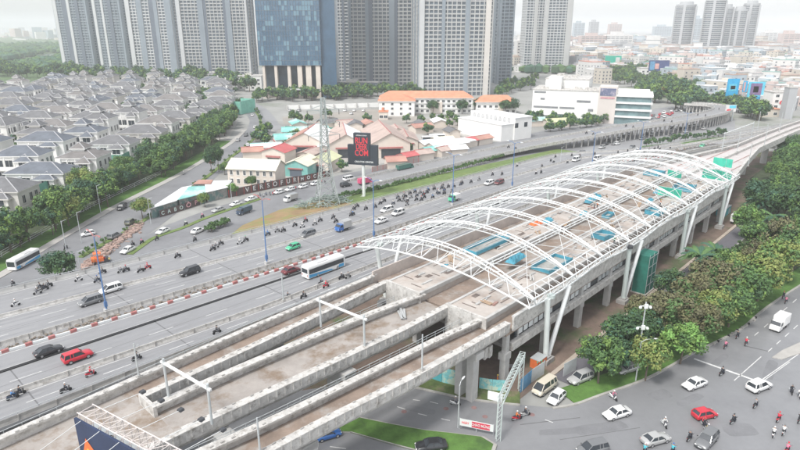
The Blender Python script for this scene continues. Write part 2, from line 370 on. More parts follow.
# construction joints and tyre-darkened bands are narrow seams laid on the deck
b = MB(); SEAM = M('asphalt_seam', (0.15, 0.15, 0.155), 0.8, 0.2, 1.0)
for s in frange(-30, 330, 24):
    for (f0, f1) in ((tR, tGap), (tMedL, tL)):
        b.strip([ST(s, f0(s) + .4, zh(s) + .006), ST(s, f1(s) - .4, zh(s) + .006)], [ST(s + .22, f0(s) + .4, zh(s) + .006), ST(s + .22, f1(s) - .4, zh(s) + .006)])
line_st(b, lambda s: tR(s) * .3 + tGap(s) * .7, -60, 330, .1, 9, .006); line_st(b, lambda s: tBike(s) * .5 + tMedL(s) * .5, -60, 330, .1, 9, .006)
struct('road_seams', b, SEAM)
b = MB(); ss = frange(-60, 330, 8)
b.loft([[ST(s, tGap(s) - .38, zh(s) + .02), ST(s, tGap(s) + .38, zh(s) + .02), ST(s, tGap(s) + .38, zh(s) + .16), ST(s, tGap(s) - .38, zh(s) + .16)] for s in ss])  # raised black strip: the shade of the deck gap put into colour
o = b.build('deck_gap_shade', BLACK, fixn=True); tag(o, 'black strip painted for the shaded gap between the carriageway decks behind the red car and bus', 'kerb')

def barrier(name, label, tf, s0, s1, h=.95, wd=.5, mat=CONCW, cap=None, posts=0, rail=None):
    t = thing(name, label, 'barrier', ST(s0, tf(s0), zh(s0)))
    b = MB(); ss = frange(s0, s1, 6)
    b.loft([[ST(s, tf(s) - wd / 2, zh(s) - .02), ST(s, tf(s) + wd / 2, zh(s) - .02), ST(s, tf(s) + wd * .2, zh(s) + h * .45), ST(s, tf(s) + wd * .16, zh(s) + h), ST(s, tf(s) - wd * .16, zh(s) + h), ST(s, tf(s) - wd * .2, zh(s) + h * .45)] for s in ss])
    b.build('barrier_wall', mat, t, True, fixn=True)
    if posts:
        b = MB(); s = s0
        while s < min(s1, 200):
            p = ST(s, tf(s), zh(s)); b.obox((p.x, p.y, p.z + h * .5), .06, wd * .53, h * .52, ANG, 0); s += posts
        b.build('joint_ribs', CONCD, t, True)
    if rail:
        b = MB()
        b.path([ST(s, tf(s), zh(s) + h + .35) for s in ss], .05, 5)
        s = s0
        while s < min(s1, 260): b.tube(ST(s, tf(s), zh(s) + h - .05), ST(s, tf(s), zh(s) + h + .36), .035, 4); s += 3
        b.build('rail', rail, t, True)
    return t
barrier('concrete_parapet', 'pale concrete parapet along the outer left edge of the highway', tL, -60, 560, .95, .5, CONC, posts=6, rail=GALV)
barrier('lane_divider', 'low concrete wall between the motorbike lane and the upper carriageway', tBike, -60, 480, .7, .55, CONCW, posts=0)
barrier('median_wall', 'panelled concrete wall on the upper side of the highway median', tMedL, -60, 560, 1.0, .4, CONCW, posts=2.2)
barrier('lane_divider', 'concrete wall beside the bus and red car, with the lower motorbike lane behind it', tBar2, -60, 400, .9, .55, CONCW, posts=7)
barrier('concrete_parapet', 'weathered parapet with steel rail on the highway edge next to the viaduct', tR, -60, 400, .9, .45, CONCD, posts=5, rail=GALV)
mk = thing('median_barrier', 'red and white striped guard kerb along the highway median', 'barrier', ST(-60, tMed(-60), zh(-60)))
b = MB(); r_ = MB()
ss = frange(-60, 420, 6)
b.loft([[ST(s, tMed(s) - .16, zh(s)), ST(s, tMed(s) + .16, zh(s)), ST(s, tMed(s) + .16, zh(s) + .4), ST(s, tMed(s) - .16, zh(s) + .4)] for s in ss])
b.build('kerb_wall', WHITE, mk, True, fixn=True)
s = -60
while s < 300:
    p = ST(s, tMed(s), zh(s)); ln = .55 if s < 62 else .6
    r_.obox((p.x, p.y, p.z + .26), ln, .26, .26, ANG); s += 3.6 if s < 62 else 2.6
r_.build('red_blocks', PALERED, mk, True)
b = MB()
for s in frange(-60, 330, 1.1):
    for k in range(3):
        p = ST(s + random.uniform(-.5, .5), tMed(s) + random.uniform(.5, tMedL(s) - tMed(s) - .5), zh(s)); r0 = random.uniform(.25, .5)
        b.ball((p.x, p.y, p.z + .12), r0, r0, random.uniform(.12, .32), 0, 5, 3)
o = b.build('median_shrubbery', M('dry_shrubs', (0.2, 0.17, 0.14), 0.95, 0.4, 1.5, fine=0.3)); tag(o, kind='stuff')

# embankment grass left of the highway
def strip_st(name, s0, s1, ta, tb, za, zb, mat, kind):
    b = MB(); ss = frange(s0, s1, 8)
    A = [ST(s, ta(s), za(s)) for s in ss]; B = [ST(s, tb(s), zb(s)) for s in ss]
    b.strip(B, A); o = b.build(name, mat, fixn=False); o['kind'] = kind; return o
strip_st('embankment', 74, 126, lambda s: tL(s) + .35, lambda s: lerp_tab([(74, 136), (88, 149.5), (108, 155.5), (126, 155)], s), lambda s: zh(s) - .4, lambda s: 0.2, ORANGE_EARTH, 'structure')
strip_st('embankment_grass', 122, 262, lambda s: tL(s) + .35, lambda s: lerp_tab([(122, 150), (143, 152), (163, 150.6), (184, 148), (216, 144), (262, 139)], s), lambda s: zh(s) - .3, lambda s: 0.5, GRASS, 'stuff')

# ------------------------------------------------------------------ right road, islands, station yard
sheet('station_yard', [ST(28, 47), ST(60, 41.4), ST(330, 41.4), ST(330, 80), ST(-10, 88), ST(-10, 60)], 0.03, DIRT)
sheet('service_lane', [ST(82, 36.2), ST(214, 36.6), ST(214, 40.6), ST(82, 40.6)], 0.08, M('lane_asphalt_dark', (0.13, 0.125, 0.14), 0.6, 0.15, 0.1, fine=0.08))
b = MB(); b.loft([[ST(s, 40.7, 0), ST(s, 41.5, 0), ST(s, 41.5, .3), ST(s, 40.7, .3)] for s in frange(78, 214, 12)]); o = b.build('yard_kerb', M('kerb_beige', (0.42, 0.36, 0.3), 0.9, 0.15, 0.5, fine=0.1), fixn=True); o['kind'] = 'structure'
RDU = [(255, 398), (320, 388), (380, 384), (412, 387), (440, 393), (465, 398.5), (492, 402), (520, 405), (552, 408), (575, 404), (600, 395), (640, 381), (668, 367), (690, 354), (715, 342), (740, 329), (765, 308), (800, 285), (850, 255), (900, 232)]
RDUW = px(RDU)
sheet('right_road', RDUW + [Vector((260, 190, 0)), Vector((260, 20, 0)), Vector((-60, 20, 0)), Vector((-60, 95, 0))], 0.06, ASPHD)
PARK = RDUW[9:] + [ST(290, 36), ST(82, 36)]
sheet('park_soil', PARK, 0.1, UNDER); sheet('wood_floor', [ST(214, 30), ST(330, 30), ST(330, 56), ST(262, 54), ST(214, 43)], .14, UNDER)
ribbon('park_verge', smooth(RDUW[9:], 4), 4.2, 0.2, GRASSB, 'stuff', 1, .14)
ribbon('park_kerb', smooth(RDUW[8:], 4), .45, 0.26, KERB, 'structure', -1, .22)
ribbon('viaduct_verge', smooth(RDUW[2:8], 4), 3.4, 0.18, M('rough_grass', (0.1, 0.135, 0.045), 0.95, 0.4, 0.5, fine=0.3, alt=(0.2, 0.16, 0.11), altlo=0.5, althi=0.62, altscale=0.3), 'stuff', 1, .1)
ribbon('verge_kerb', smooth(RDUW[1:8], 4), .4, 0.24, KERB, 'structure', -1, .2)
isl = px([(285, 424), (312, 413), (350, 416), (388, 424), (425, 431), (452, 434), (484, 438), (497, 446), (494, 456), (440, 458), (395, 446), (350, 433), (310, 432)])
sheet('traffic_island', isl, 0.22, GRASSB, 'stuff', .2)
n_ = len(isl); cx_, cy_ = sum(p.x for p in isl) / n_, sum(p.y for p in isl) / n_
b = MB(); ring = isl + [isl[0]]
b.loft([[Vector((p.x, p.y, 0)), Vector((p.x, p.y, .27)), Vector((cx_ + (p.x - cx_) * .965, cy_ + (p.y - cy_) * .94, .27)), Vector((cx_ + (p.x - cx_) * .965, cy_ + (p.y - cy_) * .94, 0))] for p in ring], cap=False)
o = b.build('island_kerb', KERB, fixn=True); o['kind'] = 'structure'
b = MB()
def gl(b, A, B, wd, z=.075):
    d = (B - A); d.z = 0; d.normalize(); n = Vector((-d.y, d.x, 0)) * wd / 2
    b.quad(Vector((A.x, A.y, z)) - n, Vector((B.x, B.y, z)) - n, Vector((B.x, B.y, z)) + n, Vector((A.x, A.y, z)) + n)
gl(b, P(694, 359), P(753, 380), .5)
gl(b, P(734, 381), P(761, 357), .16); gl(b, P(762, 380), P(799, 354), .16); gl(b, P(754, 388), P(790, 362), .12)
for q in range(7): gl(b, P(768 + q * 8.5, 352 - q * 7.6), P(772 + q * 8.5, 348.3 - q * 7.6), .15)
for q in range(6): gl(b, P(745 + q * 9.5, 344 - q * 8.2), P(749 + q * 9.5, 340.5 - q * 8.2), .15)
for a_, c_ in (((397, 407), (405, 409.5)), ((413, 400), (420, 401)), ((418, 414), (427, 416)), ((441, 419), (450, 421)), ((330, 447), (346, 449)), ((335, 430), (350, 432)), ((545, 420), (553, 423)), ((430, 402), (438, 404))):
    gl(b, P(*a_), P(*c_), .16)
struct('road_markings', b, PAINTW)
b = MB()
for (a_, c_, wd) in (((744, 346), (770, 352), .35), ((520, 425), (580, 418), .2), ((600, 372), (660, 371), .15), ((560, 440), (640, 428), .15)):
    gl(b, P(*a_), P(*c_), wd, .068)
struct('asphalt_patches', b, SEAM)
b = MB(); rr = random.Random(9)
for (x, y, L, W_, a) in ((600, 428, 9, 2.2, .2), (690, 400, 6, 1.6, .5), (740, 430, 5, 3, .1), (770, 370, 8, 1.8, .9), (560, 432, 7, 1.4, .1), (660, 395, 4, 2.4, .4), (420, 410, 5, 1.5, -.3), (720, 360, 6, 1.3, .7)):
    p = P(x, y); k = []
    for i in range(14):
        an = 2 * math.pi * i / 14; rx = L / 2 * (abs(math.cos(an)) ** .4) * (1 if math.cos(an) > 0 else -1) * rr.uniform(.88, 1.05); ry = W_ / 2 * (abs(math.sin(an)) ** .4) * (1 if math.sin(an) > 0 else -1) * rr.uniform(.88, 1.05)
        k.append((p.x + rx * math.cos(a) - ry * math.sin(a), p.y + rx * math.sin(a) + ry * math.cos(a), .0625 + .0008 * len(b.f)))
    b.add(k, [list(range(14))])
struct('road_repairs', b, M('asphalt_repair', (0.195, 0.197, 0.205), 0.5, 0.15, 0.3, fine=0.1))
b = MB()
for q in ((404, 412), (446, 409), (485, 417), (532, 415), (474, 408)):
    p = P(*q); b.add([(p.x + .45 * math.cos(i), p.y + .45 * math.sin(i), .07) for i in [k * math.pi / 5 for k in range(10)]], [list(range(10))])
struct('manhole_covers', b, M('reddish_patch', (0.25, 0.155, 0.15), 0.7, 0.25, 1.5))
# traffic island tip at the right edge of the frame
sheet('median_tip', px([(772, 358), (782, 351), (800, 343), (830, 325), (830, 345), (800, 354), (782, 360)]), .2, PAVE, 'structure', .18)

# ------------------------------------------------------------------ elevated viaduct
FLZ, TOPZ, SOFZ = 10.0, 11.5, 9.1
def girder(label, tl, tr, s0, s1, floor, lw=.95, rw=.95, ribs=1.3, top=TOPZ):
    v = thing('elevated_viaduct', label, 'viaduct', ST(s0, (tl(s0) + tr(s0)) / 2, 0))
    ss = frange(s0, s1, 4)
    b = MB(); b.loft([[ST(s, tr(s) + .3, FLZ), ST(s, tl(s) - .3, FLZ), ST(s, tl(s) - .75, SOFZ), ST(s, tr(s) + .75, SOFZ)] for s in ss]); b.build('deck', floor, v, True, fixn=True)
    for f, wd, sg in ((tl, lw, -1), (tr, rw, 1)):
        b = MB()
        b.loft([[ST(s, f(s), top), ST(s, f(s) + sg * wd, top), ST(s, f(s) + sg * wd, top - .28), ST(s, f(s) + sg * .52, top - .42), ST(s, f(s) + sg * .52, FLZ - .1), ST(s, f(s) + sg * .6, SOFZ + .1), ST(s, f(s) + sg * .12, FLZ - .1), ST(s, f(s) + sg * .05, top - .35)] for s in ss])
        q = b.build('parapet', CONCW, v, True, fixn=True)
        r_ = MB(); s = s0 + .8
        while s < s1 - .4:
            p = ST(s, f(s) + sg * wd * .5, top); r_.obox((p.x, p.y, p.z + .01), .09, wd * .46, .04, ANG, 0)
            p = ST(s, f(s) + sg * (.1), top - .6); r_.obox((p.x, p.y, p.z), .07, .12, .55, ANG, 0)
            p = ST(s + .9, f(s) + sg * wd * .8, top); r_.obox((p.x, p.y, p.z + .05), .22, .1, .06, ANG + .1 * random.random(), 1) if random.random() < .6 else None
            s += ribs
        k = r_.build('ribs', [CONCW, CONCD], q, False)
        k.data.transform(Matrix.Translation(-v.location))
    return v
tl1 = lambda s: lerp_tab([(-10, 73.3), (10, 74.0), (30, 75.0), (44, 75.6), (60, 75.9), (75, 76.1), (90, 76.0)], s)
tr1 = lambda s: lerp_tab([(-10, 68.2), (25, 69.0), (40, 69.3), (57, 70.2), (73, 71.3)], s)
tl2 = lambda s: lerp_tab([(-10, 67.2), (25, 67.1), (38, 66.9), (52, 66.1), (64, 65.1), (74, 63.8)], s)
tr2 = lambda s: lerp_tab([(-10, 59.4), (26, 58.6), (40, 57.6), (61, 56.3), (74, 56.4)], s)
tl3 = lambda s: lerp_tab([(-10, 57.3), (12, 56.0), (25, 54.9), (30, 54.1), (38, 53.3), (56, 52.0), (64, 51.4), (74, 50.2)], s)
tr3 = lambda s: lerp_tab([(-10, 51.0), (12, 49.7), (30, 48.3), (38, 47.8), (51, 46.4), (61, 45.8), (76, 45.3)], s)
vL = girder('leftmost viaduct girder with muddy track bed beside the highway edge', tl1, tr1, 25.5, 73.5, DECKB, .95, 1.2)
girder('wide middle viaduct girder with brown stained track slab between two concrete flanges', tl2, tr2, 25.5, 74, DECK, 1.25, 1.25)
girder('right viaduct girder with narrow muddy track bed above the grassy verge', tl3, tr3, -8, 75, DECKB, 1.15, 1.15)
# where the left and middle tracks share one deck
girder('near end of the viaduct where two tracks share one wide deck by the dark billboard', tl1, tr2, -8, 25.5, DECK)
ns = thing('girder_end_block', 'concrete end block between the two left viaduct tracks beneath the white portal frame', 'concrete block', ST(25.3, 68, 0))
b = MB(); b.loft([[ST(25.0, 65.9, z), ST(25.0, 70.1, z), ST(25.48, 70.1, z), ST(25.48, 65.9, z)] for z in (FLZ + .02, TOPZ + .03)]); b.build('block', CONCW, ns, True, fixn=True)

# walkway railings in the gaps
def railing(label, f, s0, s1, z=11.2):
    t = thing('walkway_railing', label, 'railing', ST(s0, f(s0), 0))
    b = MB(); ss = frange(s0, s1, 2)
    for dz in (0, -.45): b.path([ST(s, f(s), z + dz) for s in ss], .045, 5)
    for s in ss: b.tube(ST(s, f(s), z - 1.3), ST(s, f(s), z + .05), .045, 5)
    b.build('rails', GALV, t, True)
    b = MB(); b.loft([[ST(s, f(s) - .35, z - 1.45), ST(s, f(s) + .35, z - 1.45), ST(s, f(s) + .35, z - 1.3), ST(s, f(s) - .35, z - 1.3)] for s in ss]); b.build('walkway', CONCD, t, True, fixn=True)
    return t
railing('steel railing in the gap between the left and middle viaduct girders', lambda s: (tr1(s) + tl2(s)) / 2, 34, 71, 10.4)
railing('steel railing in the gap between the middle and right viaduct girders', lambda s: (tr2(s) + tl3(s)) / 2, 20, 72, 10.4)
railing('steel railing on the outer side of the leftmost girder above the dark slot', lambda s: tl1(s) + .5, -5, 70, 11.6)
# piers
def pier(s, t, wd, label, caps=True, twin=False, top=SOFZ):
    o = thing('viaduct_pier', label, 'pier', ST(s, t, 0), ANG)
    if twin:
        for y in (-1.15, 1.15):
            b = MB(); b.box(-.75, .75, y - .62, y + .62, 0, top - 1.2); b.build('column', CONC, o)
    else:
        b = MB(); n = 16
        b.loft([[(1.0 * math.cos(2 * math.pi * i / n), 1.0 * math.sin(2 * math.pi * i / n), z) for i in range(n)] for z in (0, top - 2.2)], cap=True)
        b.loft([[(x * k, y * k2, z) for x, y in ((-1, -1), (1, -1), (1, 1), (-1, 1))] for k, k2, z in ((.95, .95, top - 2.3), (1.1, wd / 2, top - .9), (1.15, wd / 2, top - .02))]); b.build('column', CONC, o, fixn=True)
    if caps:
        b = MB(); b.box(-1.05, 1.05, -wd / 2, wd / 2, top - 1.22, top - .03); b.build('pier_cap', CONC, o)
    return o
pier(67.5, 48.3, 5.0, 'twin rectangular concrete pier on the verge beside the blue hoarding', True, True)
pier(36, 50.6, 4.6, 'concrete pier under the right girder by the blue car on the lower road')
pier(8, 53, 4.6, 'concrete pier under the near end of the right girder')
pier(50, 60.5, 8, 'concrete pier under the middle girder in the open gap')
pier(30, 60.5, 8, 'concrete pier hidden under the wide middle girder near the portal frame')
pier(48, 74, 5, 'concrete pier under the leftmost girder beside the highway')

# far viaduct beyond the station: deck narrows and curves to the right
cen = smooth([ST(197, 60.5), ST(225, 60.0), ST(255, 59.0), ST(290, 57.8), ST(330, 56.0), ST(372, 52.5), ST(420, 46), ST(480, 35), ST(560, 15), ST(680, -25)], 5)
def offs(pts, d, z):
    out = []; n = len(pts)
    for i, p in enumerate(pts):
        t_ = pts[min(i + 1, n - 1)] - pts[max(i - 1, 0)]; t_.z = 0; t_.normalize(); dd = d(i / (n - 1)) if callable(d) else d
        out.append(Vector((p.x - t_.y * dd, p.y + t_.x * dd, z)))
    return out
wdl = lambda u: max(4.6, 15.3 - u * 40) if u < .3 else 4.6
fv = thing('elevated_viaduct', 'pale viaduct leaving the far end of the station and curving away to the right', 'viaduct', ST(197, 60.5, 0))
def ring_off(ds): return [list(r) for r in zip(*[offs(cen, d, z) for d, z in ds])]
b = MB(); b.loft(ring_off([(lambda u: -wdl(u) + .3, 10.2), (lambda u: wdl(u) - .3, 10.2), (lambda u: wdl(u) - .7, 9.1), (lambda u: -wdl(u) + .7, 9.1)])); b.build('deck', M('deck_pale_far', (0.52, 0.49, 0.48), 0.85, 0.1, 0.3, fine=0.08, alt=(0.4, 0.35, 0.33), altlo=0.52, althi=0.66, altscale=0.15), fv, True, fixn=True)
for sg in (-1, 1):
    b = MB(); b.loft(ring_off([(lambda u: sg * wdl(u), 11.6), (lambda u: sg * (wdl(u) - .8), 11.6), (lambda u: sg * (wdl(u) - .8), 11.3), (lambda u: sg * (wdl(u) - .4), 11.2), (lambda u: sg * (wdl(u) - .4), 9.2), (lambda u: sg * wdl(u), 9.2)])); b.build('parapet', CONCW, fv, True, fixn=True)
b = MB(); b.loft(ring_off([(.45, 11.2), (-.45, 11.2), (-.45, 10.15), (.45, 10.15)])); b.build('centre_wall', CONCW, fv, True, fixn=True)
b = MB()
for i in range(2, 14):
    for o_ in (-8, -4.5, 4.5, 8):
        if abs(o_) < wdl(i / (len(cen) - 1)) - 1: b.path([offs(cen, o_, 10.35)[i], offs(cen, o_ * .98, 10.35)[i + 1]], .12, 4)
b.build('rail_plinth', M('plinth_pink', (0.5, 0.33, 0.3), 0.85, 0.2, 0.5), fv, True)
for i in range(8, len(cen), 4):
    p = cen[i]; o = thing('viaduct_pier', 'round pier under the far curving viaduct beyond the station', 'pier', (p.x, p.y, 0), ANG, 'piers of the far viaduct')
    b = MB(); b.tube((0, 0, 0), (0, 0, 7), 1.25, 12); b.build('column', CONC, o); b = MB(); b.box(-1.2, 1.2, -3.6, 3.6, 7, 9.08); b.build('pier_cap', CONC, o)

# catenary poles on the viaduct
def pole(label, p, h, arm=None, r=.13):
    o = thing('overhead_line_pole', label, 'pole', p, ANG)
    b = MB(); b.tube((0, 0, 0), (0, 0, h), r, 8, 0, r * .75); b.build('post', GALV, o)
    b = MB(); b.box(-.35, .35, -.35, .35, 0, .12); b.box(-.22, .22, -.22, .22, .12, .3); b.build('base_plate', CONCD, o)
    if arm: b = MB(); b.tube((0, 0, h - .7), (arm, 0, h - .4), .05, 5); b.build('bracket', GALV, o)
    return o
def portal(label, pa, pb, h):
    o = thing('portal_frame', label, 'portal frame', pa)
    for q in (pa, pb):
        b = MB(); b.tube(q, q + Vector((0, 0, h + .6)), .17, 8); b.build('post', GALV, o, True)
    b = MB(); d = (pb - pa).normalized(); b.beam(pa + Vector((0, 0, h)) - d * .6, pb + Vector((0, 0, h)) + d * .6, .28, .28); b.build('beam', WHITE, o, True)
    return o
portal('white portal frame over the two left tracks near the dark billboard', P(168.5, 396.5, TOPZ), P(212, 424, TOPZ), 5.0)
portal('slim portal frame spanning the middle girder farther up the viaduct', P(321, 327, TOPZ), P(364.5, 346, TOPZ), 4.6)
pole('grey pole on the leftmost girder beside the red car', P(139, 377, TOPZ), 5.2, .6)
pole('grey pole on the leftmost girder near the bus', P(283.5, 301, TOPZ), 5.2)
pole('grey pole standing on the right girder before the first station roof column', P(422, 370, TOPZ), 5.6)
pole('grey pole on the right girder at the bottom of the picture', P(260, 452, TOPZ), 4.6)
for q, hh in (((748, 166), 8), ((737, 152), 8), ((764, 146), 9), ((779, 132), 9), ((757, 131), 9), ((790, 122), 9)):
    o = pole('grey line pole on the far viaduct past the station', P(*q, TOPZ), hh); o['group'] = 'line poles on the far viaduct'
o = portal('white portal frame across the far viaduct just beyond the station', P(722, 150, TOPZ), P(751, 138, TOPZ), 6.5)

# ------------------------------------------------------------------ metro station
S0, S1 = 73.5, 198.0
TRW, TLW = 45.45, 76.0
st = thing('metro_station', 'unfinished elevated metro station of bare concrete under the white arched roof frame', 'station', ST(S0, 60, 0))
def stbox(b, s0, s1, t0, t1, z0, z1, m=0, step=12):
    n = frange(s0, s1, step) if s1 - s0 > step else [s0, s1]
    b.loft([[ST(s, t0, z0), ST(s, t1, z0), ST(s, t1, z1), ST(s, t0, z1)] for s in n], m)
def stpart(name, boxes, mat, par=None):
    b = MB()
    for q in boxes: stbox(b, *q)
    return b.build(name, mat, par or st, True, fixn=True)
stpart('track_slab', [(S0 + 1.2, S1, TRW + .4, TLW - .4, 8.9, 9.9)], DECKB)
stpart('right_wall', [(S0 + 2.6, S1, TRW, TRW + .35, 9.5, 12.0)], CONCW)
stpart('wall_coping', [(S0 + 2.6, S1, TRW - .12, TRW + .5, 12.0, 12.22)], CONC)
stpart('left_wall', [(S0, S1, TLW - .3, TLW, 8.5, 12.2)], M('wall_pinkish', (0.52, 0.46, 0.42), 0.85, 0.15, 0.5, fine=0.08))
PLT = [(S0 - .5, S1 - 3, 48.9, 56.6), (S0 - .5, S1 - 3, 63.3, 71.0)]
for q in PLT:
    stpart('platform', [(q[0], q[1], q[2], q[3], 6.4, 11.75)], PLAT)
    stpart('platform_edge', [(q[0] - .02, q[1], q[2] - .28, q[2] + .25, 11.2, 11.9), (q[0] - .02, q[1], q[3] - .25, q[3] + .28, 11.2, 11.9)], CONC)
    stpart('end_wall', [(q[0] - .4, q[0] - .02, q[2] - .4, q[3] + .4, 4.5, 12.05)], CONCW)
# joints, kerbs and flat slots on the screed, slot shade put into the colour
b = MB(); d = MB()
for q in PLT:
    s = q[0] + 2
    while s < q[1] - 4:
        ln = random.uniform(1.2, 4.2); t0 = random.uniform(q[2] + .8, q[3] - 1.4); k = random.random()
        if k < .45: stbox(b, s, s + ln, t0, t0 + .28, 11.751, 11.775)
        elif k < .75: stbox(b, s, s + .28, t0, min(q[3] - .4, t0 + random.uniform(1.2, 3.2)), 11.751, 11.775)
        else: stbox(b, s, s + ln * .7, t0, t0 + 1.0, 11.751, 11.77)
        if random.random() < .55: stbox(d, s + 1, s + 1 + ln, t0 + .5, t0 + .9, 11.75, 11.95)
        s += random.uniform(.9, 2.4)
b.build('painted_slots', M('slot_shadowed_concrete', (0.16, 0.13, 0.115), 0.9, 0.3, 1.0), st, True, fixn=True)
d.build('screed_kerbs', CONC, st, True, fixn=True)
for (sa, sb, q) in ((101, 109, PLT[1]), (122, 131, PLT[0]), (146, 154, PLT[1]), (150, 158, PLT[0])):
    stpart('stair_opening_shade', [(sa, sb, q[2] + 2.2, q[3] - 2.4, 11.752, 11.79)], M('opening_shade_dark', (0.055, 0.05, 0.045), 0.9, 0.3, 1.0))  # flat dark sheet, the shade of an open stairwell put into its colour
    stpart('opening_kerb', [(sa - .3, sb + .3, q[2] + 1.9, q[2] + 2.2, 11.75, 12.15), (sa - .3, sb + .3, q[3] - 2.4, q[3] - 2.1, 11.75, 12.15), (sb, sb + .3, q[2] + 2.2, q[3] - 2.4, 11.75, 12.15)], CONCW)
# concourse below: dark glazing, white louvres, lower beam, columns
stpart('concourse_glazing', [(78.5, S1 - 6, TRW + 1.1, TRW + 1.3, 7.0, 9.2)], GLASSD)
stpart('concourse_beam', [(76.5, S1 - 4, TRW + .1, TRW + 1.0, 5.6, 7.0)], CONCW)
stpart('ceiling_slab', [(76.5, S1 - 4, TRW + .5, TLW - 1, 9.0, 9.25)], CONCD)
stpart('concourse_slab', [(76.5, S1 - 4, TRW + .9, TLW - 1, 5.5, 6.1)], CONCD)
s = 79.5; k = 0
while s < S1 - 8:
    if k % 9 < 7: stpart('louvre_panel', [(s, s + 1.25, TRW + .98, TRW + 1.07, 7.25, 8.3)], WHITE if k < 18 else GALV)
    if k % 3 == 0: stpart('mullion', [(s - .3, s - .1, TRW + .9, TRW + 1.15, 7.0, 9.2)], CONC)
    s += 1.7; k += 1
s = 75.5
while s < S1 - 2:
    for t_ in (TRW + .9, 56, 66, 75):
        b = MB(); stbox(b, s - .65, s + .65, t_ - .55, t_ + .55, 0, 5.6); stbox(b, s - .9, s + .9, t_ - .62, t_ + .75, 4.3, 5.58)
        if t_ < 50: stbox(b, s - .5, s + .5, t_ - .4, t_ + .4, 5.6, 9.6)
        b.build('column', CONC, st, True, fixn=True)
    s += 13.2
b = MB(); stbox(b, 96, 97, 46.2, 60, 7.0, 9.2); stbox(b, 160, 170, 50, 60, 0, 5.5); b.build('inner_wall', CONCD, st, True, fixn=True)
# temporary pier-head panels beside the twin pier
o = thing('leaning_panel_pair', 'two tilted white precast panels hanging beside the twin pier', 'panels', ST(70.5, 47.2, 6.8), ANG)
for i in range(2):
    b = MB(); b.obox((i * 1.3, -.3, .5 - i * .2), .5, .18, 1.0, .15, 0); b.build('panel', CONCW, o)

# ------------------------------------------------------------------ white roof frame
RT, LT = 44.0, 84.6
EZ, CZ = 14.3, 19.2
rf = thing('station_roof', 'white steel roof frame of arched trusses on slanted columns over the station', 'roof frame', ST(85.8, 44.2, 0))
def az(u):                                    # height along an arch, u from right to left edge
    return EZ + (CZ - EZ) * (1 - (2 * u - 1) ** 2) ** 1.0
def arch(s, sr=None, sl=None, n=22, wd=.62, dep=1.15, edge=False):
    sr = s if sr is None else sr; sl = s if sl is None else sl
    b = MB(); A = []; B = []; D = []
    for i in range(n + 1):
        u = i / n; t_ = RT + (LT - RT) * u; ss_ = sr + (sl - sr) * u; z = az(u)
        k = min(1, 4 * min(u, 1 - u) + .12)
        A.append(ST(ss_ - wd * k, t_, z)); B.append(ST(ss_ + wd * k, t_, z)); D.append(ST(ss_, t_, z - dep * k))
    b.path(A, .15, 6); b.path(B, .15, 6); b.path(D, .13, 6)
    for i in range(n):
        a_ = (A[i], B[i]) if i % 2 == 0 else (B[i], A[i])
        b.tube(A[i], D[i + 1] if i % 2 else D[i], .06, 4); b.tube(B[i], D[i] if i % 2 else D[i + 1], .06, 4)
        if i % 2 == 0: b.tube(A[i], B[i], .06, 4)
    return b.build('arch_truss', WHITE, rf, True)
ARS = [80.0, 93.5, 106, 118.5, 130.5, 142.5, 154.5, 166.5, 178, 188.5, 196.5]
for i, s in enumerate(ARS): arch(s)
for s_o, s_i in ((76.6, 80.0), (199.6, 196.5)):     # gable frames: a lower outer chord laced to the end arch
    b = MB(); n = 22; lo_ = []; in_ = []; dn_ = []
    for i in range(n + 1):
        u = i / n; t_ = RT - .4 + (LT + .8 - RT) * u; k = 1 - (2 * u - 1) ** 2
        lo_.append(ST(s_o + (s_i - s_o) * (1 - k) * .35, t_, EZ - .55 + 3.1 * k)); in_.append(ST(s_i + (.62 if s_o > s_i else -.62) * min(1, 4 * min(u, 1 - u) + .12), RT + (LT - RT) * u, az(u))); dn_.append(ST(s_i, RT + (LT - RT) * u, az(u) - 1.1))
    b.path(lo_, .16, 6)
    for i in range(0, n, 2): b.tube(lo_[i], in_[i + 1], .06, 4); b.tube(in_[i + 1], lo_[i + 2], .06, 4); b.tube(lo_[i], dn_[i], .05, 4)
    b.build('gable_truss', WHITE, rf, True)
def long_truss(t_, name, s0, s1, dz=-.2, dep=1.0, wd=.55, r=.11):
    u = (t_ - RT) / (LT - RT); z = az(u) + dz; b = MB(); ss_ = frange(s0, s1, 3.1)
    A = [ST(s, t_ - wd, z) for s in ss_]; B = [ST(s, t_ + wd, z) for s in ss_]; D = [ST(s, t_, z - dep) for s in ss_]
    b.path(A, r, 6); b.path(B, r, 6); b.path(D, r, 6)
    for i in range(len(ss_) - 1):
        b.tube(A[i], D[i + 1] if i % 2 else D[i], .055, 4); b.tube(B[i], D[i] if i % 2 else D[i + 1], .055, 4)
    return b.build(name, WHITE, rf, True)
for t_ in (54.5, 73.5): long_truss(t_, 'longitudinal_truss', 80, 196.5)
for t_ in (49.5, 59.5, 64.0, 68.5, 79.0):
    u = (t_ - RT) / (LT - RT); b = MB(); b.path([ST(s, t_, az(u) + .05) for s in ARS], .075, 6); b.build('purlin', WHITE, rf, True)
for i in range(len(ARS) - 1):                       # wind bracing between the arches
    b = MB()
    for (ta, tb) in ((45.5, 54.5), (74.0, 83.0)):
        ua, ub = (ta - RT) / (LT - RT), (tb - RT) / (LT - RT)
        b.tube(ST(ARS[i], ta, az(ua)), ST(ARS[i + 1], tb, az(ub)), .05, 4); b.tube(ST(ARS[i + 1], ta, az(ua)), ST(ARS[i], tb, az(ub)), .05, 4)
    b.build('wind_bracing', WHITE, rf, True)
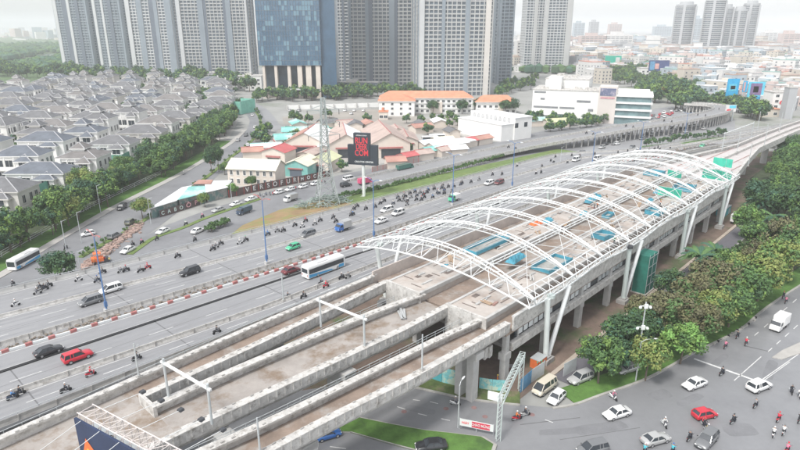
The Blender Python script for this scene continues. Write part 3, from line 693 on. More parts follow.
# edge trusses: the lower chord rises in an arc between the column groups
COLS = [85.8, 118.8, 154.6, 187.6]
COLL = [84.0, 118.8, 154.6, 187.6]
def edge(side):
    T, cs, sg = (RT, COLS, 1) if side == 'r' else (LT, COLL, -1)
    b = MB(); ss_ = frange(79, 199, 2.4); up = []; lo = []; inn = []
    for s in ss_:
        dmin = min(abs(s - (c + 3)) for c in cs); k = min(1, dmin / 15)
        lo.append(ST(s, T + sg * .5, EZ - 1.75 + .95 * k * k)); up.append(ST(s, T, EZ + .15 + .45 * k)); inn.append(ST(s, T + sg * 2.6, EZ + .75 + .5 * k))
    b.path(up, .15, 6); b.path(lo, .17, 6); b.path(inn, .13, 6)
    for i in range(len(ss_) - 1):
        b.tube(up[i], lo[i], .06, 4); b.tube(lo[i], up[i + 1], .07, 4) if i % 2 else b.tube(up[i], lo[i + 1], .07, 4)
        b.tube(lo[i], inn[i + 1], .06, 4) if i % 2 else b.tube(inn[i], lo[i + 1], .06, 4)
        b.tube(up[i], inn[i], .06, 4)
    b.build('edge_truss', WHITE, rf, True)
edge('r'); edge('l')
for T, cs, base, out in ((RT, COLS, 44.2, .2), (LT, COLL, 82.3, -.5)):
    for i, c in enumerate(cs):
        z1 = EZ - 1.7
        q = MB(); q.tube(ST(c, base, 0), ST(c - 1.2 if i == 0 else c, T + out, z1 + .3), .52, 12, 0, .46)
        o = q.build('upright_column', GREENGREY if i else M('column_pale', (0.68, 0.72, 0.7), 0.5, 0.06, 0.4), rf, True, smooth=False)
        q = MB(); q.tube(ST(c + .35, base, 0.1), ST(c + 6.6, T + out, z1 + .2), .45, 12, 0, .38); o = q.build('slanted_column', WHITE, rf, True)
        q = MB(); p = ST(c, base, 0); q.obox((p.x, p.y, .45), 1.3, 1.0, .45, ANG); q.obox((p.x, p.y, 1.05), .8, .7, .18, ANG); q.build('column_base', CONCD, rf, True)
        q = MB(); q.tube(ST(c - .1 , T + out, z1 + .1), ST(c - .1, T + out, z1 + .7), .7, 12); q.build('column_head', DARK if i == 1 else GREENGREY, rf, True)

# ------------------------------------------------------------------ work platforms, tarps, nets on the station
def tub(px_, dims, rz, label, z=11.78):
    p = P(*px_, z); o = thing('work_platform', label, 'work platform', p, ANG + rz); L, W, hgt = dims
    b = MB()
    for (x0, x1, y0, y1) in ((-L, L, -W, -W + .12), (-L, L, W - .12, W), (-L, -L + .12, -W, W), (L - .12, L, -W, W)): b.box(x0, x1, y0, y1, .25, hgt)
    b.build('tarp_sides', BLUETARP, o)
    b = MB(); b.box(-L, L, -W, W, .12, .22); b.build('floor', M('ply_floor', (0.36, 0.36, 0.34), 0.9, 0.2, 1.0), o)
    b = MB()
    for x in (-L, 0, L):
        for y in (-W, W): b.tube((x, y, 0), (x, y, hgt + .25), .05, 5)
    for y in (-W, W): b.tube((-L, y, hgt + .2), (L, y, hgt + .2), .045, 5)
    b.build('frame', BLUETARP, o); return o
tub((487, 247), (6.2, 1.7, .95), 0, 'long blue tarp sided work platform under the second roof arch')
tub((552, 266), (4.6, 2.0, .9), 0, 'blue work platform with pale floor near the right station edge')
tub((603, 238), (2.2, 1.6, 1.2), -.1, 'small blue bin below the fourth roof arch')
tub((655, 214), (2.4, 1.8, 1.2), 0, 'blue box at the platform edge near the third column pair')
tub((684, 190), (3.0, 2.6, 1.3), .1, 'blue covered box beside the green net in the far half of the station')
tub((654, 175), (3.0, 2.4, 1.2), 0, 'blue box at the far left of the station below the roof crown')
tub((608, 217), (2.2, .9, .9), .1, 'narrow blue box in front of a dark opening mid station')
def tarp(px_, L, W, h, rz, label, mat=BLUETARP, z=11.78, name='tarp_heap', cat='tarp'):
    p = P(*px_, z); b = MB(); n, m = 12, 7; g = []
    for i in range(n + 1):
        row = []
        for j in range(m + 1):
            x = (i / n - .5) * 2 * L; y = (j / m - .5) * 2 * W
            e = (1 - (2 * i / n - 1) ** 4) * (1 - (2 * j / m - 1) ** 4)
            row.append(Vector((x, y, .03 + max(0, e) * h * random.uniform(.45, 1))))
        g.append(row)
    for i in range(n):
        for j in range(m): b.quad(g[i][j], g[i + 1][j], g[i + 1][j + 1], g[i][j + 1])
    rim = [g[i][0] for i in range(n + 1)] + [g[n][j] for j in range(1, m + 1)] + [g[i][m] for i in range(n - 1, -1, -1)] + [g[0][j] for j in range(m - 1, 0, -1)]
    b.loft([[r, Vector((r.x, r.y, 0))] for r in rim + [rim[0]]], closed=False, cap=False)
    o = b.build(name, mat); o.location = p; o.rotation_euler = (0, 0, ANG + rz); return tag(o, label, cat)
tarp((516, 259), 3.0, 1.1, 1.2, .1, 'crumpled blue tarp bundle between the two long blue platforms')
tarp((590, 201), 2.6, 1.0, 1.0, .1, 'blue tarp heap near the left wall mid station')
tarp((598, 198), 1.6, .9, 1.0, .3, 'small blue tarp heap next to a larger one mid station')
tarp((548, 221), 1.6, 1.0, .9, .2, 'blue tarp bundle beside the orange sheet')
tarp((536, 224), 1.7, .9, .8, -.2, 'orange sheet bundle lying on the left platform', ORANGE)
tarp((658, 192), 2.2, 1.1, 1.0, .2, 'dark blue tarp heap left of the green nets', BLUETARP)
tarp((650, 201), 2.0, .8, .8, .2, 'blue tarp strip beside the small far bin')
tarp((584, 214), 1.6, .8, .8, .2, 'blue tarp bundle by the long dark opening')
def net(px_, L, h, rz, label, z=11.78):
    p = P(*px_, z); o = thing('safety_net_screen', label, 'net screen', p, ANG + rz)
    b = MB(); pts = [(-L + 2 * L * i / 10, .12 * math.sin(i * 1.9)) for i in range(11)]
    b.loft([[(x, y - .02, .1), (x, y + .02, .1), (x, y * 1.6 + .02, h * random.uniform(.85, 1)), (x, y * 1.6 - .02, h)] for x, y in pts]); b.build('net', M('bright_green_net', (0.05, 0.48, 0.34), 0.7, 0.2, 0.5), o, fixn=True)
    b = MB()
    for x in (-L, -L / 3, L / 3, L): b.tube((x, 0, 0), (x, 0, h + .2), .05, 5)
    b.build('poles', GALV, o); return o
net((669, 197), 3.2, 2.6, 1.57, 'green safety net screen across the platform left of the far blue box')
net((674, 178), 2.2, 2.4, 1.5, 'small green net screen at the far left platform')
net((716, 180), 4.2, 3.2, 1.57, 'long bright green net screen near the far end of the station')
net((722, 167), 3.0, 3.0, 1.57, 'pale green net screen at the last roof arch')
# green netted stair tower under the edge
o = thing('netted_scaffold_tower', 'dark green netted scaffold tower under the station edge by the second column pair', 'scaffold tower', ST(128, 43.6, 0), ANG)
b = MB(); b.box(-2.3, 2.3, -1.5, 1.5, .2, 9.2); b.build('net_wrap', M('deep_green_net', (0.02, 0.15, 0.115), 0.8, 0.3, 0.6, fine=0.2), o)
b = MB()
for x in (-2.35, 0, 2.35):
    for y in (-1.55, 1.55): b.tube((x, y, 0), (x, y, 9.6), .05, 5)
for z in (2.2, 4.4, 6.6, 8.8):
    for y in (-1.55, 1.55): b.tube((-2.35, y, z), (2.35, y, z), .045, 5)
b.build('scaffold_tubes', GALV, o)
b = MB(); b.box(-2.6, 2.6, -1.8, 1.8, 0, .2); b.build('base_sheet', PAVE, o)
# heaps of boards, forms and debris on decks: each stack a thing
def stack(p, n, L, rz, label, mat, name='board_stack'):
    o = thing(name, label, 'boards', p, ANG + rz, 'loose material piles on the platforms' if name == 'material_pile' else None)
    for i in range(n):
        b = MB(); b.obox((random.uniform(-.15, .15), random.uniform(-.5, .5), .06 + .1 * (i // 2)), L * random.uniform(.8, 1), .16, .045, random.uniform(-.12, .12)); b.build('board', mat, o)
TIMB = M('timber_boards', (0.4, 0.29, 0.2), 0.85, 0.2, 1.0); GREYB = M('grey_forms', (0.42, 0.43, 0.43), 0.8, 0.15, 1.0)
stack(P(402, 315, 10.05), 9, 1.9, .9, 'splayed stack of boards on the middle track before the platforms', GREYB)
stack(P(420, 292, 10.05), 6, 3.2, .1, 'flat grey formwork sheets at the start of the middle track', GREYB)
stack(P(568, 224, 11.78), 7, 2.4, .2, 'timber stack on the left platform near the crown of the roof', TIMB)
stack(P(612, 228, 11.78), 6, 2.2, .5, 'timber stack on the right platform beside the small blue bin', TIMB)
stack(P(640, 205, 11.78), 6, 2.6, .3, 'timber stack near the second stair opening', TIMB)
stack(P(450, 259, 11.78), 5, 2.0, .7, 'few boards lying on the left platform near its near end', TIMB)
stack(P(700, 182, 11.78), 6, 2.0, .2, 'timber stack between the far green nets', TIMB)
for i in range(34):
    q = PLT[i % 2]; s = random.uniform(q[0] + 3, q[1] - 6); t_ = random.uniform(q[2] + .8, q[3] - .8)
    stack(ST(s, t_, 11.78), random.randint(2, 5), random.uniform(.5, 1.8), random.choice([0, .1, 1.5, .6]), 'small loose pile of boards and sheets on the bare station platforms', random.choice([TIMB, GREYB, GREYB, CONCW, BLUETARP, STEELR]), 'material_pile')
# grey cloth lamp shades / bags lying on the near girders are the floodlight arms of the billboard (see below)

# ------------------------------------------------------------------ lamps, billboards, pylon, gantry
def blue_lamp(q, h, label):
    p = PH(*q); o = thing('street_lamp', label, 'street lamp', p, ANG, 'tall blue street lamps along the highway median')
    b = MB(); b.tube((0, 0, 0), (0, 0, h), .17, 10, 0, .09); b.build('pole', BLUEPOLE, o)
    b = MB(); b.box(-.45, .45, -.45, .45, -.05, .7); b.build('plinth', CONC, o)
    for sg in (-1, 1):
        b = MB(); b.path([(0, 0, h - .2), (0, sg * 1.0, h + .35), (0, sg * 2.4, h + .6)], .075, 6); b.build('arm', PALERED if q[0] < 300 else BLUEPOLE, o)
        b = MB(); b.loft([[(x * k, sg * (2.3 + y), h + .55 + z) for x, z in ((-.16, -.05), (.16, -.05), (.12, .1), (-.12, .1))] for y, k in ((0, .7), (.5, 1), (1.0, .5))]); b.build('lamp_head', WHITE if q[0] > 300 else PALERED, o, fixn=True)
    b = MB(); b.box(-.28, .28, -.2, .2, 1.2, 2.3); b.build('control_box', BLUEPOLE, o)
blue_lamp((107, 312), 16.0, 'blue street lamp with faded red arms rising beside the dark MPV and white minivan')
blue_lamp((267, 264), 16.0, 'blue street lamp with faded red arms near the green taxi')
blue_lamp((374, 239.5), 16.0, 'blue street lamp in front of the red lettered billboard pole')
blue_lamp((452.5, 205), 16.0, 'blue street lamp on the median beside the white and green light truck')
blue_lamp((512, 188), 16.0, 'blue street lamp on the median just past the white and maroon cars')
for q in ((592, 166), (640, 152), (684, 140)):
    blue_lamp(q, 14.0, 'distant blue street lamp on the median behind the station roof')

# red lettered billboard
bp_ = P(364, 198, 1.0); rz = R(-14)
o = thing('pole_billboard', 'dark double board billboard with a red lettered block on one white pole', 'billboard', bp_, rz)
b = MB(); b.tube((0, 0, -1), (0, 0, 14.5), .55, 16); b.build('pole', WHITE, o)
b = MB(); b.box(-1.2, 1.2, -1.2, 1.2, -.3, .5); b.build('footing', CONC, o)
b = MB(); b.box(-5.2, 5.2, -.8, .8, 11.8, 18.6); b.build('lower_board', SIGNDARK, o)
b = MB(); b.box(-3.0, 2.6, -1.0, .6, 14.2, 22.6); upb = b.build('upper_board', SIGNDARK, o)
b = MB(); b.box(-2.75, 2.35, -1.06, -1.0, 14.9, 21.2); redp = b.build('lettered_panel', SIGNDARK, o)
for i, (tx, sx) in enumerate((('RUN', .98), ('DEER', .76), ('COM', .95))):
    text(tx, 2.75, SIGNRED, redp, (-.2, -1.09, 20.1 - i * 2.1), (R(90), 0, 0), sx=sx * .8, ext=.03)
text('CREATIVE CENTER', .75, WHITE, redp, (.5, -.85, 12.9), (R(90), 0, 0), sx=1.05, ext=.08)
text('OPENING SOON', .5, WHITE, redp, (-.2, -1.03, 21.9), (R(90), 0, 0), sx=1.0)
b = MB()
for x in (-4, -2, 0, 2, 4): b.tube((x, .9, 11.6), (x, .9, 18.4), .08, 5)
for z in (12.4, 15, 17.8): b.tube((-5, .95, z), (5, .95, z), .08, 5)
b.build('back_frame', GALV, o)

# transmission tower
pp = P(327, 205, 1.2); o = thing('transmission_tower', 'tall grey lattice transmission tower on the embankment left of the red billboard', 'pylon', pp, R(20))
PYL = M('pylon_steel', (0.36, 0.4, 0.39), 0.6, 0.12, 1.0); HT = 35
def hw(z): return lerp_tab([(0, 3.6), (8, 2.2), (16, 1.35), (HT, .55)], z)
lv = [0, 3.5, 7, 10, 13, 15.5, 18, 20.5, 23, 25, 27, 29, 31, 33, HT]
for sx in (-1, 1):
    for sy in (-1, 1):
        b = MB(); b.path([(sx * hw(z), sy * hw(z), z) for z in lv], .15, 4); b.build('leg', PYL, o)
b = MB()
for z0, z1 in zip(lv[:-1], lv[1:]):
    a, c = hw(z0), hw(z1)
    for k in range(4):
        d0 = [(-a, -a), (a, -a), (a, a), (-a, a)]; d1 = [(-c, -c), (c, -c), (c, c), (-c, c)]; k2 = (k + 1) % 4
        b.tube((*d0[k], z0), (*d1[k2], z1), .085, 4); b.tube((*d0[k2], z0), (*d1[k], z1), .085, 4); b.tube((*d1[k], z1), (*d1[k2], z1), .08, 4)
b.build('bracing', PYL, o)
for z in (23, 27, 31):
    for sg in (-1, 1):
        b = MB()
        for y in (-.6, .6): b.tube((sg * .8, y, z), (sg * 5.2, 0, z + .3), .07, 4); b.tube((sg * .7, y, z + 1.6), (sg * 5.2, 0, z + .3), .06, 4)
        ar = b.build('cross_arm', PYL, o)
        b = MB(); b.tube((sg * 5.1, 0, z + .2), (sg * 5.1, 0, z - 1.4), .1, 6); b.build('insulator', DARK, ar)
# heap of green mesh scrap at its foot
b = MB()
for k in range(260):
    a = random.uniform(0, 6.28); r0 = random.uniform(0, 1) ** .5; x, y = math.cos(a) * 9.5 * r0, math.sin(a) * 5.0 * r0; z = 3.4 * (1 - r0)
    d = Vector((random.gauss(0, 1.5), random.gauss(0, 1.5), random.gauss(0, .5)))
    b.tube((x, y, z + .2), (x + d.x, y + d.y, max(.1, z + .3 + d.z)), .13, 4)
o = b.build('scrap_heap', M('scrap_green_grey', (0.27, 0.33, 0.3), 0.8, 0.3, 0.5)); o.location = P(326, 205, 1.3); o.rotation_euler = (0, 0, R(20)); tag(o, 'tangled grey green scrap heap around the foot of the transmission tower', 'scrap heap', kind='stuff')

# dark billboard on a truss at the lower left corner
A_, B_ = P(75, 417.5, 25.5), P(133, 449.5, 25.5)
dv = (B_ - A_); dv.z = 0; brz = math.atan2(dv.y, dv.x)
o = thing('truss_billboard', 'navy billboard with orange mark and white service truss in the lower left corner', 'billboard', (A_.x, A_.y, 0), brz)
b = MB(); b.box(0, 14, -.12, .1, 19, 25.5); pn = b.build('panel', NAVY, o)
b = MB(); b.add([(0.55, -.15, 22.3), (1.6, -.15, 22.3), (2.5, -.15, 23.0), (1.3, -.15, 24.0)], [[0, 1, 2, 3]]); b.build('orange_mark', ORANGE, pn)
b = MB(); b.add([(1.0, -.16, 22.2), (2.3, -.16, 22.2), (2.1, -.16, 22.8), (1.3, -.16, 23.0)], [[0, 1, 2, 3]]); b.build('yellow_mark', M('sign_yellow', (0.75, 0.5, 0.06), 0.5, 0.05, 1), pn)
b = MB()
for y in (.35, 1.75):
    for z in (24.0, 25.7): b.tube((-.2, y, z), (14, y, z), .05, 6)
for i in range(14):
    x = i * 1.0
    for y in (.35, 1.75): b.tube((x, y, 24.0), (x, y, 25.7), .04, 5); b.tube((x, y, 24.0), (x + 1, y, 25.7), .03, 5)
    for z in (24.0, 25.7): b.tube((x, .35, z), (x, 1.75, z), .035, 5)
    b.tube((x, .35, 25.7), (x + 1, 1.75, 25.7), .03, 5)
b.build('service_truss', M('truss_rosy_white', (0.66, 0.6, 0.57), 0.6, 0.1, 1.0), o)
b = MB(); b.box(0, 14, .5, 1.6, 23.95, 24.0); b.build('catwalk', GALV, o)
for i in range(5):
    x = 1.0 + i * 2.6
    for y0, y1 in ((1.7, 5.6), (-.1, -4.2)):
        b = MB(); b.tube((x, y0, 25.6), (x + .3, y1, 25.2), .028, 5); ar = b.build('light_arm', WHITE, o)
        b = MB(); b.loft([[(x + .3 + dx, y1 + dy, 25.15 + dz) for dx, dz in ((-.26, 0), (.26, 0), (.2, .2), (-.2, .2))] for dy in (-.22, .22)]); b.build('floodlight', DARK, ar, fixn=True)
for x in (3, 11):
    b = MB(); b.tube((x, 1.0, 0), (x, 1.0, 24), .32, 12); b.build('mast', GALV, o)

# lattice sign gantry over the right road
ga, gb = P(498, 440, 0.1), P(520, 390, 0.1)
o = thing('sign_gantry', 'pale lattice sign gantry spanning the dark road next to the pier', 'sign gantry', ga)
GZ = 6.4
for q, hh in ((ga, GZ), (gb, GZ)):
    b = MB()
    for dx, dy in ((-.3, -.3), (.3, -.3), (.3, .3), (-.3, .3)): b.tube(q + Vector((dx, dy, 0)), q + Vector((dx, dy, hh)), .06, 5)
    for i in range(8):
        z0, z1 = hh * i / 8, hh * (i + 1) / 8
        b.tube(q + Vector((-.3, -.3, z0)), q + Vector((.3, -.3, z1)), .035, 4); b.tube(q + Vector((.3, .3, z0)), q + Vector((-.3, .3, z1)), .035, 4)
        b.tube(q + Vector((-.3, -.3, z0)), q + Vector((-.3, .3, z1)), .035, 4); b.tube(q + Vector((.3, .3, z0)), q + Vector((.3, -.3, z1)), .035, 4)
    b.build('post', GREENGREY, o, True)
b = MB(); d = gb - ga; n2 = Vector((-d.y, d.x, 0)).normalized() * .4; nb = 14
for sgn in (-1, 1):
    for z in (GZ - .1, GZ + .75): b.tube(ga + n2 * sgn + Vector((0, 0, z)), gb + n2 * sgn + Vector((0, 0, z)), .07, 5)
for i in range(nb):
    p0, p1 = ga + d * (i / nb), ga + d * ((i + 1) / nb)
    for sgn in (-1, 1): b.tube(p0 + n2 * sgn + Vector((0, 0, GZ - .1)), p1 + n2 * sgn + Vector((0, 0, GZ + .75)), .045, 4); b.tube(p1 + n2 * sgn + Vector((0, 0, GZ - .1)), p1 + n2 * sgn + Vector((0, 0, GZ + .75)), .04, 4)
    b.tube(p0 + n2 + Vector((0, 0, GZ + .75)), p1 - n2 + Vector((0, 0, GZ + .75)), .045, 4); b.tube(p1 + n2 + Vector((0, 0, GZ + .75)), p1 - n2 + Vector((0, 0, GZ + .75)), .045, 4)
b.build('truss', GREENGREY, o, True)
b = MB(); c = ga + d * .08 + n2 * 2.6 + Vector((0, 0, GZ)); b.obox(c, 1.1, .12, .65, math.atan2(d.y, d.x) + 1.57); b.build('sign_box', WHITE, o, True)
# banner on the island
p0, p1 = P(459.5, 429, .2), P(493, 436, .2); d = p1 - p0; L = d.length
o = thing('banner', 'white and red roadside banner on the island below the gantry', 'banner', p0, math.atan2(d.y, d.x))
b = MB(); b.box(0, L, -.03, .03, .7, 1.9); bn = b.build('cloth', WHITE, o)
b = MB(); b.box(L * .36, L * .9, -.045, -.03, .8, 1.8); b.build('red_field', M('banner_red', (0.6, 0.06, 0.1), 0.6, 0.1, 1), bn)
text('CHÀO MỪNG', .6, WHITE, bn, (L * .63, -.06, 1.3), (R(90), 0, 0), sx=.75)
text('NGÀY', .5, SIGNRED, bn, (L * .17, -.05, 1.3), (R(90), 0, 0), sx=.8)
b = MB()
for x in (0, L / 2, L): b.tube((x, .05, 0), (x, .05, 2.0), .04, 5)
b.build('stakes', GALV, o)

def road_lamp(q, h, arm, rz, label, head=WHITE):
    o = thing('street_lamp', label, 'street lamp', P(*q), rz)
    b = MB(); b.tube((0, 0, 0), (0, 0, h), .12, 8, 0, .07); b.build('pole', GALV, o)
    b = MB(); b.path([(0, 0, h - .05), (arm * .4, 0, h + .45), (arm, 0, h + .6)], .05, 6); b.build('arm', GALV, o)
    b = MB(); b.loft([[(x, y * k, h + .56 + z * k) for y, z in ((-.16, -.05), (.16, -.05), (.12, .1), (-.12, .1))] for x, k in ((arm - .15, .7), (arm + .35, 1), (arm + .8, .5))]); b.build('lamp_head', head, o, fixn=True)
    return o
road_lamp((635.5, 381.5), 7.6, 1.9, R(0), 'curved grey street lamp on the grass verge below the yellow green tree')
road_lamp((458, 428), 7.4, 1.0, R(60), 'grey street lamp on the island edge near the banner')
o = thing('camera_mast', 'tall grey mast with white camera boxes rising from the park trees', 'mast', P(636.5, 369))
b = MB(); b.tube((0, 0, 0), (0, 0, 13), .16, 8, 0, .1); b.build('pole', GALV, o)
for z in (8.2, 12.2):
    b = MB(); b.box(-.9, .9, -.06, .06, z, z + .12); b.ball((-.85, 0, z - .2), .28, .28, .28); b.ball((.85, 0, z - .2), .28, .28, .28); b.box(-.3, .3, -.35, -.1, z - .3, z + .5); b.build('camera_bracket', WHITE, o)
for q, hh, lb in (((31, 262), 0, ''), ):
    pass
for q, hh, lb in (((67, 253), 9, 'grey pole at the left street kerb under the trees'), ((82, 243), 9, 'slim grey pole on the left pavement by the white car'), ((101, 214), 9.5, 'grey lamp pole among the left roadside trees'), ((151, 224), 8, 'grey pole beside the small tree at the end of the shed roofs'), ((83, 283), 8, 'short grey pole by the workers and orange machine'), ((232, 203), 9, 'grey lamp pole in front of the lettered hoarding'), ((560, 168), 9, 'slim grey pole on the highway behind the roof frame')):
    o = thing('street_pole', lb, 'pole', P(*q)); b = MB(); b.tube((0, 0, 0), (0, 0, hh), .12, 8, 0, .08); b.build('shaft', GALV, o)
    b = MB(); b.path([(0, 0, hh - .2), (1.2, .4, hh + .3)], .05, 5); b.build('arm', GALV, o)

# hoarding with painted panels along the verge under the viaduct
def hoarding(label, pts, h, cols, txt=None):
    o = thing('site_hoarding', label, 'hoarding', P(*pts[0]))
    for i in range(len(pts) - 1):
        a_, c_ = P(*pts[i]), P(*pts[i + 1]); n = max(1, int((c_ - a_).length / 2.4))
        for k in range(n):
            q0, q1 = a_ + (c_ - a_) * (k / n), a_ + (c_ - a_) * ((k + .98) / n)
            b = MB(); b.beam(q0 + Vector((0, 0, h / 2)), q1 + Vector((0, 0, h / 2)), .06, h); b.build('panel', cols[(i * 3 + k) % len(cols)], o, True)
    if txt:
        a_, c_ = P(*pts[0]), P(*pts[1]); d = c_ - a_
        m_ = a_ + d * .55 - o.location; nn = Vector((d.y, -d.x, 0)).normalized() * .1
        text(txt, 1.0, NAVY, o, (m_.x + nn.x, m_.y + nn.y, h * .72), (R(90), 0, math.atan2(d.y, d.x)))
    return o
PALEB = M('hoarding_pale', (0.55, 0.58, 0.58), 0.7, 0.15, 0.5); LBLUE = M('hoarding_blue', (0.12, 0.3, 0.48), 0.6, 0.3, 0.4); MURAL = M('hoarding_mural', (0.2, 0.5, 0.52), 0.6, 0.35, 0.9, alt=(0.5, 0.6, 0.5), altlo=0.5, althi=0.56, altscale=0.6)
hoarding('turquoise and grey hoarding on the verge left of the twin pier', [(425, 377), (442, 383), (466, 389)], 3.0, [TURQ, PALEB, PALEB, MURAL], 'LEAD')
hoarding('turquoise painted hoarding between the twin pier and the gantry', [(479, 389), (492, 391), (506, 392)], 2.2, [MURAL, TURQ, MURAL])
hoarding('blue and white hoarding beside the white van', [(520, 393), (531, 383), (544, 374)], 2.6, [LBLUE, PALEB, LBLUE, PALEB])
hoarding('grey sheet fence behind the silver car under the first park tree', [(563, 377), (576, 370)], 2.6, [PALEB])
o = thing('precast_ring', 'grey curved precast concrete ring lying in the brown yard', 'precast ring', P(511, 371, .05))
b = MB(); n = 20
b.loft([[(rr * math.cos(a), rr * .75 * math.sin(a), z) for rr, z in ((1.9, 0), (1.9, .5), (1.45, .5), (1.45, 0))] for a in [2 * math.pi * i / n for i in range(n + 1)]], cap=False); b.build('ring', CONCD, o, fixn=True)
def rbox(label, q, dims, rz, mat, name, cat, lid=None):
    o = thing(name, label, cat, P(*q), rz); L, W, hh = dims
    b = MB(); b.loft([[(x * k, y * k, z) for x, y in ((-L, -W), (L, -W), (L, W), (-L, W))] for z, k in ((0, 1), (hh * .9, 1), (hh, .96))]); b.build('body', mat, o, fixn=True)
    b = MB(); b.box(-L * 1.03, L * 1.03, -W * 1.05, W * 1.05, hh, hh + .1); b.build('lid', lid or GALV, o)
    b = MB(); b.box(L * .2, L * .6, -W - .04, -W - .005, 0.1, hh * .75); b.build('door', GALV, o)
rbox('small orange and grey site cabin in the yard behind the van', (538, 366), (1.3, .9, 1.8), ANG, ORANGE, 'site_cabin', 'cabin')
rbox('teal site container under the far end of the station', (723, 214), (3.2, 1.3, 2.5), ANG, TURQ, 'site_container', 'container')

# ------------------------------------------------------------------ vehicles
PAINT = M('car_paint', (0.75, 0.75, 0.74), 0.28, 0.02, 0.3, coat=0.5)
def paint(n, rgb, metal=0.0): return M('paint_' + n, rgb, 0.28, 0.03, 0.3, metal=metal, coat=0.5)
COL = dict(white=paint('white', (0.78, 0.78, 0.77)), silver=paint('silver', (0.5, 0.5, 0.49), .3), grey=paint('grey', (0.2, 0.205, 0.21), .2), black=paint('black', (0.025, 0.026, 0.03)),
           red=paint('red', (0.55, 0.02, 0.04)), maroon=paint('maroon', (0.16, 0.03, 0.035)), green=paint('green', (0.08, 0.48, 0.26)), olive=paint('olive', (0.12, 0.125, 0.085)), blue=paint('blue', (0.03, 0.13, 0.4)),
           darkblue=paint('darkblue', (0.05, 0.075, 0.12)), pink=paint('pinkred', (0.62, 0.1, 0.2)), beige=paint('beige', (0.6, 0.55, 0.45)), dgreen=paint('deepgreen', (0.05, 0.16, 0.13)), orange=paint('orange', (0.65, 0.16, 0.04)), teal=paint('teal', (0.1, 0.36, 0.45)))
GLASSC = M('car_glass', (0.035, 0.042, 0.05), 0.22, 0.1, 1.0, spec=0.8)
RIM = M('wheel_rim', (0.45, 0.45, 0.46), 0.4, 0.1, 2.0, metal=0.5)
def wheel_mesh(r, wd):
    b = MB(); n = 16
    b.loft([[(rr * math.cos(2 * math.pi * i / n), y, rr * math.sin(2 * math.pi * i / n)) for i in range(n)] for y, rr in ((-wd, r * .86), (-wd * .8, r), (wd * .8, r), (wd, r * .86))], 0)
    for y in (-wd - .012, wd + .012):
        vs = [(r * .62 * math.cos(2 * math.pi * i / 12), y, r * .62 * math.sin(2 * math.pi * i / 12)) for i in range(12)]
        b.add(vs, [list(range(12)) if y < 0 else list(range(12))[::-1]], 1)
    return b.mesh('wheel', [BLACK, RIM])
CARS = dict(
    sedan=dict(L=4.55, W=1.78, prof=[(-2.27, .48, .80), (-2.15, .28, .98), (-1.3, .22, 1.02), (0, .2, .95), (1.0, .2, .93), (1.75, .22, .80), (2.18, .28, .66), (2.27, .4, .55)], cab=(-1.75, -1.0, .35, 1.05), belt=(.99, .90), roof=1.46, wb=1.33, r=.32),
    hatch=dict(L=3.9, W=1.7, prof=[(-1.95, .45, .85), (-1.88, .28, 1.0), (-1.0, .22, 1.0), (0, .2, .96), (.9, .2, .95), (1.5, .22, .84), (1.85, .3, .68), (1.95, .4, .56)], cab=(-1.86, -1.45, .25, 1.0), belt=(1.0, .93), roof=1.52, wb=1.2, r=.31),
    suv=dict(L=4.75, W=1.88, prof=[(-2.37, .55, .95), (-2.3, .38, 1.1), (-1.3, .32, 1.12), (0, .3, 1.08), (1.0, .3, 1.08), (1.8, .32, 1.0), (2.28, .4, .82), (2.37, .5, .66)], cab=(-2.26, -2.0, .35, 1.05), belt=(1.1, 1.06), roof=1.78, wb=1.4, r=.37),
    mpv=dict(L=4.6, W=1.8, prof=[(-2.3, .5, .9), (-2.24, .32, 1.04), (-1.3, .26, 1.06), (0, .24, 1.02), (1.1, .24, 1.0), (1.8, .26, .9), (2.2, .32, .72), (2.3, .45, .6)], cab=(-2.22, -1.95, .55, 1.45), belt=(1.04, .98), roof=1.72, wb=1.38, r=.33),
    van=dict(L=5.0, W=1.9, prof=[(-2.5, .5, 1.0), (-2.46, .34, 1.2), (-1.3, .28, 1.2), (0, .28, 1.18), (1.4, .28, 1.16), (2.1, .3, 1.05), (2.42, .36, .85), (2.5, .48, .65)], cab=(-2.45, -2.32, 1.2, 2.1), belt=(1.2, 1.1), roof=2.05, wb=1.5, r=.34))
